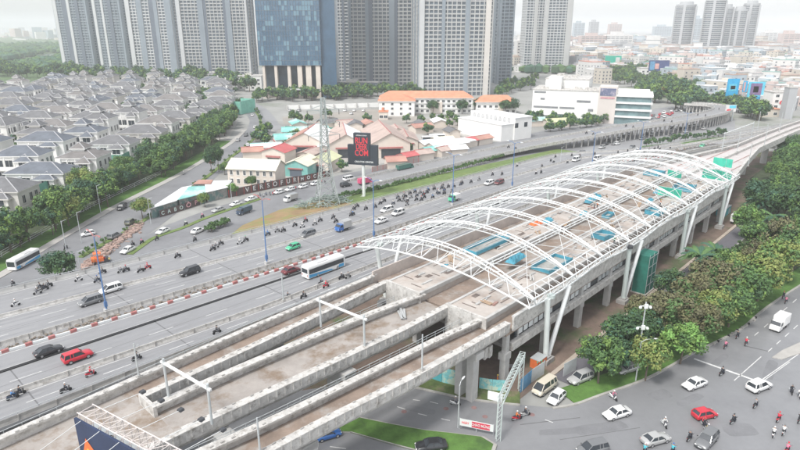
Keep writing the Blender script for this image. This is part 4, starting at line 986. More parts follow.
def make_car(kind):
    K = CARS[kind]; W = K['W'] / 2; root = thing('parked_car' if 0 else 'car', '', 'car')
    root.name = {'suv': 'suv', 'mpv': 'minivan', 'van': 'van', 'sedan': 'sedan_car', 'hatch': 'hatchback_car'}[kind]
    root['category'] = 'van' if kind == 'van' else 'car'
    b = MB(); rings = []
    for i, (x, zb, zt) in enumerate(K['prof']):
        k = .86 if i in (0, len(K['prof']) - 1) else (.95 if i in (1, len(K['prof']) - 2) else 1)
        w_ = W * k
        rings.append([(x, -w_ * .9, zb), (x, -w_, zb + .12), (x, -w_ * 1.0, zb + (zt - zb) * .6), (x, -w_ * .93, zt - .05), (x, -w_ * .7, zt + .015), (x, 0, zt + .04), (x, w_ * .7, zt + .015), (x, w_ * .93, zt - .05), (x, w_ * 1.0, zb + (zt - zb) * .6), (x, w_, zb + .12), (x, w_ * .9, zb)])
    b.loft(rings, 0); b.build('body', PAINT, root, smooth=True, fixn=True)
    xr, xrr, xrf, xf = K['cab']; zb0, zb1 = K['belt']; zr = K['roof']
    def ring(x, z, w_): return (x, w_, z)
    wb_, wt = W * .92, W * .72
    lo = [(xr, -wb_, zb0 - .03), (xf, -wb_, zb1 - .03), (xf, wb_, zb1 - .03), (xr, wb_, zb0 - .03)]
    hi = [(xrr, -wt, zr - .06), (xrf, -wt, zr - .06), (xrf, wt, zr - .06), (xrr, wt, zr - .06)]
    b = MB(); b.loft([lo, hi]); b.build('window_glass', GLASSC, root, fixn=True)
    b = MB()
    rl = [(xrr - .05, -wt - .02), (xrr + .25, -wt - .035), (xrf - .2, -wt - .035), (xrf + .06, -wt - .01), (xrf + .06, wt + .01), (xrf - .2, wt + .035), (xrr + .25, wt + .035), (xrr - .05, wt + .02)]
    b.loft([[(x, y, zr - .09) for x, y in rl], [(x, y, zr - .03) for x, y in rl], [(x * .9 + (xrr + xrf) / 2 * .1, y * .88, zr) for x, y in rl]])
    def pil(a, c, wd): b.beam(a, c, wd, .07)
    for s_ in (-1, 1):
        pil((xf + .02, s_ * wb_, zb1 - .02), (xrf + .02, s_ * (wt + .01), zr - .06), .09)
        pil((xr - .02, s_ * wb_, zb0 - .02), (xrr - .02, s_ * (wt + .01), zr - .06), .13)
        xm = (xrf + xrr) / 2 + .05; pil((xm, s_ * (wb_ + .012), (zb0 + zb1) / 2 - .02), (xm, s_ * (wt + .022), zr - .06), .1)
        if kind in ('suv', 'mpv', 'van'): pil((xrr + .75, s_ * (wb_ + .012), zb0 - .02), (xrr + .8, s_ * (wt + .022), zr - .06), .12)
    b.build('roof', PAINT, root, fixn=True)
    wm = wheel_mesh(K['r'], .11)
    for sx in (-1, 1):
        for sy in (-1, 1):
            o = link('wheel', wm, root); o.location = (sx * K['wb'] + .02, sy * (W - .1), K['r'])
    b = MB(); b.box(-K['L'] / 2 + .25, K['L'] / 2 - .25, -W * .86, W * .86, .16, .32); b.build('underbody', BLACK, root)
    xe = K['L'] / 2; zf = K['prof'][-1][2]; zk = K['prof'][0][2]
    for s_ in (-1, 1):
        b = MB(); b.ball((xe - .12, s_ * W * .66, zf + .05), .14, .2, .09, 0, 8, 4); b.build('headlight', LAMPG, root)
        b = MB(); b.ball((-xe + .1, s_ * W * .7, zk - .02), .1, .16, .12, 0, 8, 4); b.build('taillight', TAILR, root)
        b = MB(); b.ball((xf - .25, s_ * (W + .1), zb1 + .05), .08, .11, .08, 0, 6, 3); b.build('wing_mirror', BLACK, root)
    b = MB(); b.box(xe - .1, xe + .015, -W * .55, W * .55, .36, .5); b.build('grille', DARK, root)
    b = MB(); b.box(xe + .0, xe + .03, -.24, .24, .5, .61); b.build('number_plate', WHITE, root)
    return root
def tree_of(o):
    idx = {}
    for x in bpy.data.objects:
        if x.parent is not None: idx.setdefault(x.parent.name, []).append(x)
    def rec(p): return [(c, rec(c)) for c in idx.get(p.name, [])]
    return rec(o)
PROTO = {k: make_car(k) for k in CARS}
def make_bus(label):
    root = thing('bus', label, 'bus'); L, W, Hh = 11.0, 1.25, 3.05
    b = MB(); n = []
    for x, k, z1 in ((-L / 2, .95, Hh - .15), (-L / 2 + .15, 1, Hh), (L / 2 - .3, 1, Hh), (L / 2, .94, Hh - .3)):
        n.append([(x, -W * k, .35), (x, -W * k, Hh - .35 if x < 5 else z1 - .3), (x, -W * k * .9, z1), (x, W * k * .9, z1), (x, W * k, Hh - .35 if x < 5 else z1 - .3), (x, W * k, .35)])
    b.loft(n); b.build('body', COL['white'], root, fixn=True)
    for s_ in (-1, 1):
        b = MB(); b.box(-L / 2 + .3, L / 2 - .5, min(s_ * W, s_ * (W + .015)), max(s_ * W, s_ * (W + .015)), 1.35, 2.45); wnd = b.build('side_windows', GLASSC, root)
        b = MB()
        for i in range(8): x = -L / 2 + 1.5 + i * 1.18; b.box(x - .05, x + .05, min(s_ * (W + .015), s_ * (W + .03)), max(s_ * (W + .015), s_ * (W + .03)), 1.35, 2.45)
        b.build('window_pillars', BLACK, wnd)
        b = MB(); y0, y1 = sorted((s_ * W, s_ * (W + .012)))
        yy = s_ * (W + .012); pts = [(-L / 2 + .3, .45), (L / 2 - 3.5, .45), (L / 2 - 4.3, .8), (-L / 2 + 3.4, 1.05), (-L / 2 + .3, 1.25)]
        b.loft([[(x, s_ * W, z) for x, z in pts], [(x, yy, z) for x, z in pts]]); b.build('blue_livery', paint('busblue', (0.03, 0.3, 0.58)), root, fixn=True)
        b = MB(); pts = [(L / 2 - 2.3, .45), (L / 2 - .5, .45), (L / 2 - .4, 1.2), (L / 2 - 1.9, 1.2)]
        b.loft([[(x, s_ * W, z) for x, z in pts], [(x, yy, z) for x, z in pts]]); b.build('blue_livery', paint('busblue', (0, 0, 0)), root, fixn=True)
        for x in (-2.7, 3.2):
            o = link('wheel', WHB, root); o.location = (x, s_ * (W - .13), .48)
    b = MB(); b.box(L / 2 - .12, L / 2 + .02, -W * .86, W * .86, 1.2, 2.6); b.build('windscreen', GLASSC, root)
    b = MB(); b.box(-L / 2 - .02, -L / 2 + .1, -W * .8, W * .8, 1.5, 2.5); b.build('rear_window', GLASSC, root)
    for y in (-.9, .9):
        b = MB(); b.ball((L / 2 - .02, y, .75), .08, .18, .12, 0, 8, 4); b.build('headlight', LAMPG, root)
        b = MB(); b.box(-L / 2 - .04, -L / 2, y - .1, y + .1, .8, 1.2); b.build('taillight', TAILR, root)
    b = MB(); b.loft([[(x, y, z) for x, y in ((-2.4, -.8), (.6, -.8), (.6, .8), (-2.4, .8))] for z in (Hh, Hh + .16)]); b.build('roof_unit', M('roof_unit_grey', (0.55, 0.55, 0.55), .5, .1, 1), root, fixn=True)
    b = MB(); b.box(-L / 2 - .05, -L / 2 - .01, -.3, .3, .55, .7); b.build('number_plate', WHITE, root)
    return root
WHB = wheel_mesh(.48, .14); WHT = wheel_mesh(.38, .12)
def make_truck(label, box_col, cab_col, Lb=3.4, Hb=2.0, canvas=False):
    root = thing('box_truck', label, 'truck'); W = .95
    b = MB(); n = []
    for x, zt, k in ((.95, 2.1, 1), (1.9, 2.12, 1), (2.35, 1.45, .98), (2.6, 1.3, .95), (2.68, .7, .93)):
        n.append([(x, -W * k, .45), (x, -W * k, min(zt, 1.3)), (x, -W * k * .86, zt), (x, W * k * .86, zt), (x, W * k, min(zt, 1.3)), (x, W * k, .45)])
    b.loft(n); b.build('cab', cab_col, root, fixn=True)
    b = MB(); b.add([(1.97, -.78, 2.06), (2.4, -.9, 1.47), (2.4, .9, 1.47), (1.97, .78, 2.06)], [[0, 1, 2, 3]]); b.build('windscreen', GLASSC, root).location = (.03, 0, .03)
    for s_ in (-1, 1):
        b = MB(); b.loft([[(x, s_ * (W - .05), z) for x, z in ((1.15, 1.35), (2.15, 1.35), (1.9, 1.95), (1.15, 1.95))], [(x, s_ * (W + .01), z) for x, z in ((1.15, 1.35), (2.15, 1.35), (1.9, 1.95), (1.15, 1.95))]]); b.build('side_window', GLASSC, root, fixn=True)
        b = MB(); b.ball((2.66, s_ * .7, .85), .06, .16, .1, 0, 8, 4); b.build('headlight', LAMPG, root)
    b = MB(); b.loft([[(x, y, z) for x, y in ((.85 - Lb, -1.02), (.85, -1.02), (.85, 1.02), (.85 - Lb, 1.02))] for z in (.8, .8 + Hb)], cap=True)
    if canvas: b.loft([[(.85 - Lb, -1.02 * k, z), (.85, -1.02 * k, z), (.85, 1.02 * k, z), (.85 - Lb, 1.02 * k, z)] for z, k in ((.81 + Hb, .98), (1.05 + Hb, .6))])
    b.build('cargo_box', box_col, root, fixn=True)
    b = MB(); b.box(.9 - Lb, 2.4, -.6, .6, .42, .8); b.build('chassis', DARK, root)
    b = MB()
    for i in range(5): x = .85 - Lb * (i + .5) / 5; b.box(x - .03, x + .03, -1.05, 1.05, .82, .78 + Hb)
    b.build('box_ribs', box_col, root)
    for x in (1.75, -Lb + 1.9):
        for s_ in (-1, 1): o = link('wheel', WHT, root); o.location = (x, s_ * .82, .38)
    return root
USED = {}
def head(q, dq, z, st=None):
    a_, c_ = P(q[0], q[1], z), P(q[0] + dq[0], q[1] + dq[1], z)
    return math.atan2(c_.y - a_.y, c_.x - a_.x)
FWD, BACK = ANG, ANG + math.pi
def car(kind, q, col, label, hd=None, dq=None, hw=False, group=None):
    p = PH(*q) if hw else P(*q, .07)
    if not hw and t_of(p) > 139 and s_of(p) > 30: p.z = .1
    rz = hd if hd is not None else head(q, dq, p.z)
    root = PROTO[kind]; tr = USED.setdefault(kind, tree_of(root))
    o = dup(root, tr, p, rz, label, group, {'car_paint': COL[col]})
    if not group and 'group' in o: del o['group']
    return o
# right road
car('sedan', (616.5, 416), 'white', 'white sedan with sunroof heading left, nearest the kerb below the street lamp', dq=(-25, 7))
car('sedan', (694, 386.5), 'white', 'white sedan heading left just below the white stop line', dq=(-20, 7))
car('suv', (758.5, 389), 'white', 'white crossover heading away at the right end of the stop line', dq=(20, -8))
car('hatch', (704, 417), 'red', 'bright red hatchback in the middle of the right road', dq=(22, -5))
car('sedan', (655, 442), 'silver', 'silver sedan near the bottom edge heading right', dq=(24, -7))
car('suv', (706, 443), 'grey', 'dark grey suv at the bottom edge below the red hatchback', dq=(-15, 16))
car('mpv', (592, 452), 'grey', 'dark grey car cut by the bottom edge left of the silver sedan', dq=(-24, 6))
car('hatch', (328, 437), 'blue', 'blue car coming out from under the right viaduct girder', dq=(20, -6))
car('sedan', (431, 448.5), 'black', 'black car on the lower road in front of the island', dq=(-24, 2))
car('van', (544, 390.5), 'beige', 'beige white van parked by the blue and white hoarding', dq=(-14, 10))
car('hatch', (556, 400.5), 'white', 'small white hatchback parked beside the beige van', dq=(-11, 10))
car('suv', (580, 381), 'silver', 'silver suv under the first park tree', dq=(-18, 7))
car('sedan', (627, 371), 'silver', 'silver car half hidden by park trees left of the street lamp', dq=(-18, 5))
car('van', (641, 311), 'white', 'white van on the service lane behind brown trees', dq=(-6, 7))
car('sedan', (664, 297), 'white', 'white car on the service lane farther along from the white van', dq=(-7, 7))
o = make_truck('white box truck coming down the right road toward the stop line', COL['white'], COL['white']); o.location = P(778.5, 328, .07); o.rotation_euler = (0, 0, head((778, 328), (-16, 13), 0))
# highway
car('mpv', (111, 291.5), 'white', 'white minivan beside the first blue lamp post on the upper carriageway', BACK, hw=True)
car('mpv', (91, 303.5), 'grey', 'dark grey MPV just in front of the white minivan on the upper carriageway', BACK, hw=True)
car('suv', (190, 274), 'black', 'black suv alone on the upper carriageway left of the green taxi', BACK, hw=True)
car('hatch', (293, 249), 'green', 'mint green taxi on the upper carriageway', BACK, hw=True)
car('mpv', (308, 236), 'grey', 'grey minivan on the upper carriageway near the green taxi', BACK, hw=True)
car('sedan', (381, 222.5), 'white', 'white car beside the blue lamp post in front of the billboard', BACK, hw=True)
car('mpv', (387, 211.5), 'white', 'white minivan close to the motorbike pack', BACK, hw=True)
car('mpv', (398, 214.5), 'white', 'white minivan right behind another near the motorbike pack', BACK, hw=True)
car('mpv', (489, 184.5), 'white', 'white minivan side by side with a maroon one on the far highway', BACK, hw=True)
car('mpv', (499, 184), 'maroon', 'maroon minivan following the white one on the far highway', BACK, hw=True)
car('sedan', (49, 353.5), 'black', 'black sedan between median and black gap strip at the left edge', FWD, hw=True)
car('suv', (78, 359.5), 'red', 'shiny red suv on the lower carriageway', FWD, hw=True)
car('sedan', (291, 272.5), 'maroon', 'maroon sedan behind the white and blue bus', FWD, hw=True)
car('van', (576, 161), 'white', 'white van on the far highway left of another behind the roof', BACK, hw=True)
car('van', (597, 160), 'white', 'white van on the far highway just behind the roof crown', BACK, hw=True)
car('sedan', (632, 148), 'grey', 'grey car on the far highway near the planted strip', BACK, hw=True)
car('sedan', (637, 151.5), 'white', 'white car on the far highway next to the grey one', BACK, hw=True)
car('hatch', (702, 147), 'green', 'green car on the far highway below the planted strip', BACK, hw=True)
o = make_truck('small truck with blue cab and grey canvas box on the upper carriageway', COL['silver'], COL['blue'], 2.9, 1.9, True); o.location = PH(344, 230); o.rotation_euler = (0, 0, BACK)
o = make_truck('light truck with green load bed and white box by a median lamp post', COL['white'], COL['green'], 2.4, 1.5); o.location = PH(455, 200.5); o.rotation_euler = (0, 0, BACK)
o = make_bus('long white and blue city bus on the lower carriageway of the highway'); o.location = PH(324, 272); o.rotation_euler = (0, 0, FWD)
bus_t = tree_of(o)
b2 = dup(o, bus_t, P(25, 264.5, .07), head((25, 264), (-26, 14), 0), 'white and blue bus on the left street beside the round tree'); b2.scale = (.82, .95, .95)
# left street and side street
car('suv', (122, 209), 'black', 'black suv on the far lane of the left street beyond the planted median', dq=(-12, 8))
car('hatch', (88, 235.5), 'white', 'white car at the tip of the planted median', dq=(-20, 4))
car('suv', (115, 238), 'grey', 'dark grey suv on the left street beside the planted median', dq=(12, -6))
car('suv', (131, 224), 'olive', 'olive suv on the left street ahead of the dark grey suv', dq=(10, -7))
car('sedan', (128, 252), 'white', 'white sedan beside the brick rubble and street divider', dq=(-14, 7))
car('sedan', (163, 233), 'white', 'white sedan on the side street left of the grass divider', dq=(-12, 5))
car('sedan', (198, 232.5), 'white', 'white sedan alone right of the grass divider', dq=(14, -6))
car('sedan', (218.5, 211.5), 'silver', 'pale silver car in the line below the lettered hoarding, first from the left', dq=(-14, 4))
car('sedan', (236, 205.5), 'white', 'white car second in the line below the lettered hoarding', dq=(-14, 4))
car('sedan', (251, 200.5), 'white', 'white car third in the line below the lettered hoarding', dq=(-14, 4))
for q in ((279, 193.5), (290, 190.8), (303, 188), (315, 185)):
    car('hatch', q, 'white', 'white car parked among motorbikes in front of the market sheds', dq=(-14, 3.4), group='white cars parked by the market sheds')
car('suv', (346, 186.5), 'black', 'black suv on the side street left of the billboard pole', dq=(14, -3))
car('van', (349, 180.5), 'white', 'white van parked on the far side of the side street behind the black suv', dq=(14, -3))
o = make_truck('dark blue canvas truck on the side street above the orange earth bank', paint('truckblue', (0.06, 0.1, 0.13)), COL['darkblue'], 3.8, 1.5); o.location = P(244, 213.5, .1); o.rotation_euler = (0, 0, head((244, 213), (-14, 5), 0))
o = make_truck('pale grey box truck on the side street left of the pylon', COL['silver'], COL['white'], 3.4, 1.7); o.location = P(291, 201, .1); o.rotation_euler = (0, 0, head((291, 200), (-14, 4), 0))
o = make_truck('crimson box truck beside the billboard pole', COL['pink'], COL['pink'], 4.2, 1.8); o.location = P(366, 184, .1); o.rotation_euler = (0, 0, head((366, 184), (14, -3), 0))
o = make_truck('long dark green canvas truck at the foot of the flyover ramp', COL['dgreen'], COL['dgreen'], 7.0, 1.7); o.location = P(408, 169, .1); o.rotation_euler = (0, 0, head((408, 169), (14, -3), 0))
o = make_truck('blue and white concrete tank truck parked under the far end of the station', COL['white'], COL['darkblue'], 4.0, 2.2); o.location = P(736, 222, .1); o.rotation_euler = (0, 0, ANG)
# orange digger in the rubble
o = thing('road_roller', 'orange road machine with workers beside the rubble on the left street', 'road machine', P(99, 263, .1), R(30))
b = MB(); b.loft([[(x, y * k, z) for x, y in ((-1.6, -.8), (1.2, -.8), (1.2, .8), (-1.6, .8))] for z, k in ((.6, 1), (1.5, 1), (1.7, .8))]); b.build('body', ORANGE, o, fixn=True)
b = MB(); b.loft([[(1.9 + .65 * math.cos(a), y, .65 + .65 * math.sin(a)) for a in [2 * math.pi * i / 16 for i in range(16)]] for y in (-.85, .85)]); b.build('drum', DARK, o, fixn=True)
b = MB()
for x in (-.9, .6):
    for y in (-.7, .7): b.tube((x, y, 1.6), (x, y, 2.7), .05, 5)
b.box(-1.05, .75, -.85, .85, 2.7, 2.8); b.build('canopy', ORANGE, o)
for y in (-.75, .75): w_ = link('wheel', WHB, o); w_.location = (-1.1, y, .48)
# car park rows behind the sheds, buses by the warehouse
for i in range(9):
    for r_i in range(2):
        if random.random() < .3: continue
        q = (287 + i * 9.2 + r_i * 3, 114.5 - r_i * 3.2)
        car(random.choice(['sedan', 'hatch', 'mpv']), q, 'white' if random.random() < .8 else 'silver', 'pale car parked in the rows on the earth lot before the long white wall', hd=R(80 + random.uniform(-5, 5)), group='cars parked on the earth lot')
for q, a_ in (((430, 141), 8), ((437, 139), 8)):
    b2 = dup(o_ if 0 else bpy.data.objects['bus'], bus_t, P(*q, .05), R(a_), 'white bus parked among the white market roofs left of the white warehouse', 'buses parked by the warehouse'); b2.scale = (.8, .9, .9)
for i in range(26):                                   # traffic under and around the flyover
    u = random.random(); q = (575 + 130 * u + random.uniform(-6, 6), 150 - 26 * u + random.uniform(-3, 5))
    car(random.choice(['sedan', 'hatch', 'suv', 'mpv']), q, random.choice(['white', 'silver', 'grey', 'black', 'white']), 'small distant car in the traffic under the flyover', hd=random.choice([R(44), R(224)]), group='distant cars under the flyover')
for i in range(24):
    u = random.random(); q = (640 + 52 * u ** .8 + random.uniform(-3, 3), 121 - 16 * u + random.uniform(-2, 2))
    car(random.choice(['sedan', 'hatch', 'suv']), q, random.choice(['white', 'silver', 'grey', 'white', 'red']), 'small distant car on the avenue beside the white mall', hd=random.choice([R(60), R(240)]), group='distant cars on the avenue beside the mall')
for k, (q, dq, kind, c_) in enumerate((((212, 163), (6, -6), 'hatch', 'red'), ((238, 141), (4, -5), 'sedan', 'silver'), ((246, 136), (4, -6), 'suv', 'grey'), ((255, 128), (2, -6), 'sedan', 'white'), ((252, 116), (-6, -5), 'sedan', 'white'), ((248, 146), (4, -6), 'hatch', 'white'))):
    car(kind, q, c_, '%s distant car on the curve of the left street' % ('red white grey silver'.split()[['red', 'white', 'grey', 'silver'].index(c_)]), dq=dq, group='distant cars on the street curve')
for k in list(PROTO.values()):
    for c in k.children: bpy.data.objects.remove(c)
    bpy.data.objects.remove(k)

# ------------------------------------------------------------------ people and motorbikes
SKIN = M('skin', (0.42, 0.25, 0.17), 0.6, 0.05, 2.0)
SHIRT = M('shirt', (0.3, 0.3, 0.3), 0.9, 0.1, 3.0); TROUS = M('trousers', (0.035, 0.04, 0.06), 0.9, 0.15, 3.0)
HELM = M('helmet', (0.5, 0.5, 0.5), 0.35, 0.05, 2.0)
BIKEC = M('bike_panel', (0.03, 0.03, 0.035), 0.35, 0.1, 2.0)
def cloth(n, c): return M('cloth_' + n, c, 0.9, 0.12, 3.0)
SH = dict(dark=cloth('dark', (0.04, 0.045, 0.055)), grey=cloth('grey', (0.25, 0.25, 0.26)), white=cloth('white', (0.68, 0.68, 0.66)), red=cloth('red', (0.55, 0.04, 0.07)), blue=cloth('blue', (0.06, 0.2, 0.45)), green=cloth('green', (0.05, 0.3, 0.16)), orange=cloth('orange', (0.7, 0.2, 0.05)), yellow=cloth('yellow', (0.65, 0.55, 0.2)), turquoise=cloth('turquoise', (0.07, 0.42, 0.5)), pink=cloth('pink', (0.6, 0.2, 0.3)))
HC = dict(white=COL['white'], dark=COL['black'], red=COL['red'], blue=COL['blue'], grey=COL['grey'], green=COL['green'], yellow=M('helmet_yellow', (0.7, 0.5, 0.05), .4, .05, 1), pink=COL['pink'])
BC = dict(black=COL['black'], red=COL['red'], white=COL['white'], blue=COL['darkblue'], silver=COL['silver'])
def skin_mesh(name, pts, edges, classify):
    me = bpy.data.meshes.new(name); me.from_pydata([p[0] for p in pts], edges, [])
    o = bpy.data.objects.new(name, me); C.objects.link(o)
    md = o.modifiers.new('skin', 'SKIN'); md.use_smooth_shade = True
    sub = o.modifiers.new('sub', 'SUBSURF'); sub.levels = 1; sub.render_levels = 1
    for i, p in enumerate(pts):
        r = p[1]; r = r if isinstance(r, tuple) else (r, r)
        me.skin_vertices[0].data[i].radius = r; me.skin_vertices[0].data[i].use_root = (i == 0)
    dg = bpy.context.evaluated_depsgraph_get(); dg.update()
    ev = o.evaluated_get(dg); m2 = bpy.data.meshes.new_from_object(ev)
    bpy.data.objects.remove(o)
    m2.materials.clear()
    for x in (SHIRT, TROUS, SKIN): m2.materials.append(x)
    for pl in m2.polygons: pl.material_index = classify(pl.center); pl.use_smooth = True
    m2.name = name
    return m2
def rider_mesh():
    P_ = [((-.12, 0, .80), (.15, .13)), ((-.08, 0, 1.02), (.14, .12)), ((-.02, 0, 1.24), (.17, .12)), ((.01, 0, 1.36), .06), ((.04, 0, 1.46), (.085, .095)), ((.06, 0, 1.58), (.08, .095))]
    E_ = [(0, 1), (1, 2), (2, 3), (3, 4), (4, 5)]
    for sg in (-1, 1):
        k = len(P_)
        P_ += [((0, sg * .19, 1.27), .065), ((.12, sg * .27, 1.07), .05), ((.36, sg * .29, 1.02), .04), ((.44, sg * .28, 1.03), .038)]
        E_ += [(2, k), (k, k + 1), (k + 1, k + 2), (k + 2, k + 3)]
        k = len(P_)
        P_ += [((-.08, sg * .11, .78), .095), ((.3, sg * .17, .74), .072), ((.2, sg * .17, .36), .05), ((.32, sg * .17, .31), .045)]
        E_ += [(0, k), (k, k + 1), (k + 1, k + 2), (k + 2, k + 3)]
    return skin_mesh('person', P_, E_, lambda c: 2 if (c.z > 1.32 or (c.x > .37 and c.z > .95)) else (1 if c.z < .88 else 0))
def stander_mesh():
    P_ = [((0, 0, .95), (.15, .11)), ((.01, 0, 1.15), (.14, .1)), ((0, 0, 1.38), (.18, .11)), ((.01, 0, 1.5), .055), ((.03, 0, 1.6), (.08, .09)), ((.04, 0, 1.71), (.075, .09))]
    E_ = [(0, 1), (1, 2), (2, 3), (3, 4), (4, 5)]
    for sg in (-1, 1):
        k = len(P_); P_ += [((0, sg * .2, 1.42), .065), ((.04, sg * .27, 1.14), .05), ((.2, sg * .24, .95), .038), ((.27, sg * .22, .92), .036)]; E_ += [(2, k), (k, k + 1), (k + 1, k + 2), (k + 2, k + 3)]
        k = len(P_); P_ += [((0, sg * .1, .9), .095), ((.05 * sg, sg * .11, .5), .065), ((.02 * sg, sg * .12, .08), .05), ((.12 + .02 * sg, sg * .12, .05), .045)]; E_ += [(0, k), (k, k + 1), (k + 1, k + 2), (k + 2, k + 3)]
    return skin_mesh('person', P_, E_, lambda c: 2 if (c.z > 1.47 or (c.x > .2 and c.z > .85 and c.z < 1.0)) else (1 if c.z < .95 else 0))
RM, SM = rider_mesh(), stander_mesh()
b = MB()
def helmet_me(cx, cz):
    b = MB(); b.ball((cx - .01, 0, cz + .04), .135, .12, .115, 0, 10, 6); b.box(cx + .06, cx + .17, -.085, .085, cz + .0, cz + .025); return b.mesh('helmet', HELM, True)
RH, SHM = helmet_me(.06, 1.58), helmet_me(.04, 1.71)
# scooter: body shell, seat, handlebar, wheels
b = MB()
b.loft([[(x, y * wy, z0 + (z1 - z0) * q) for y, q in ((-1, .15), (-1, .8), (-.5, 1), (.5, 1), (1, .8), (1, .15), (.5, 0), (-.5, 0))] for x, wy, z0, z1 in ((-.85, .06, .62, .7), (-.7, .13, .5, .78), (-.3, .16, .38, .76), (-.05, .13, .3, .6), (.1, .14, .27, .36), (.38, .15, .27, .36), (.45, .17, .28, .7), (.55, .13, .5, .98), (.63, .06, .7, 1.0))])
SB = b.mesh('shell', PAINT, False)
b = MB(); b.ball((-.35, 0, .79), .42, .13, .07, 0, 10, 4); SEATM = b.mesh('seat', BLACK, True)
b = MB(); b.path([(.42, -.33, 1.03), (.48, -.12, 1.02), (.5, 0, 1.0), (.48, .12, 1.02), (.42, .33, 1.03)], .022, 5); b.tube((.5, 0, 1.0), (.66, 0, .3), .03, 5); b.ball((.6, 0, .93), .07, .09, .08, 0, 7, 4); b.tube((.42, .3, 1.03), (.38, .36, 1.2), .012, 4); b.ball((.38, .37, 1.21), .02, .05, .04, 0, 5, 3); b.tube((.42, -.3, 1.03), (.38, -.36, 1.2), .012, 4); b.ball((.38, -.37, 1.21), .02, .05, .04, 0, 5, 3); HBM = b.mesh('handlebar', DARK)
b = MB(); n_ = 12; b.loft([[(rr * math.cos(2 * math.pi * i / n_), y, rr * math.sin(2 * math.pi * i / n_)) for i in range(n_)] for y, rr in ((-.05, .2), (-.04, .27), (.04, .27), (.05, .2))]); WBM = b.mesh('wheel', BLACK)
b = MB(); b.ball((-.84, 0, .66), .04, .07, .05, 0, 6, 3); TLM = b.mesh('taillight', TAILR)
b = MB(); b.tube((-.2, -.16, .32), (-.85, -.2, .42), .05, 7); EXM = b.mesh('exhaust', GALV)
bk = thing('motorbike', '', 'motorbike')
for nm, me, lo in (('shell', SB, None), ('seat', SEATM, None), ('handlebar', HBM, None), ('wheel', WBM, (.66, 0, .27)), ('wheel', WBM, (-.6, 0, .27)), ('taillight', TLM, None), ('exhaust', EXM, None)):
    q_ = link(nm, me, bk)
    if lo: q_.location = lo
BT = tree_of(bk)
# a motorbike seen from far off: one small mesh of the same shape
b = MB()
for me, off in ((SB, (0, 0, 0)), (SEATM, (0, 0, 0)), (HBM, (0, 0, 0)), (WBM, (.66, 0, .27)), (WBM, (-.6, 0, .27))):
    mi = {0: 0}.get(0); base = len(b.v)
    b.v += [(v.co.x + off[0], v.co.y + off[1], v.co.z + off[2]) for v in me.vertices]
    for pl in me.polygons: b.f.append([base + i for i in pl.vertices]); b.m.append(0 if me is SB else 1)
FARB = b.mesh('motorbike', [PAINT, BLACK])
rd = link('person', RM); rd['category'] = 'person'; rdh = link('helmet', RH, rd); RT_ = [(rdh, [])]
sd = link('person', SM); sd['category'] = 'person'; sdh = link('helmet', SHM, sd); ST_ = [(sdh, [])]
def setmat(o, i, m): s_ = o.material_slots[i]; s_.link = 'OBJECT'; s_.material = m
def person(src, tr, p, rz, shirt, hel, label, group=None, sc=1.0):
    o = dup(src, tr, p, rz, label, group, {'helmet': HC[hel]}); setmat(o, 0, SH[shirt]); o.scale = (sc,) * 3
    return o
def bike(p, rz, shirt, hel, col, where, near=False, grp=None, plabel=None, blabel=None, pillion=None):
    bl = blabel or '%s motorbike %s' % (col, where); pl = plabel or '%s topped rider %s' % (shirt, where)
    if near:
        o = dup(bk, BT, p, rz, bl, grp, {'car_paint': BC[col]})
    else:
        o = link('motorbike', FARB); o.location = p; o.rotation_euler = (0, 0, rz); tag(o, bl, 'motorbike', grp); setmat(o, 0, BC[col])
    person(rd, RT_, p, rz, shirt, hel, pl, ('riders of the ' + grp) if grp else None)
    if pillion:
        d = Vector((math.cos(rz), math.sin(rz), 0)); person(rd, RT_, Vector(p) - d * .36, rz, pillion, hel, '%s topped passenger on the bike %s' % (pillion, where))
LFT, RGT = (-20, 6), (20, -7)
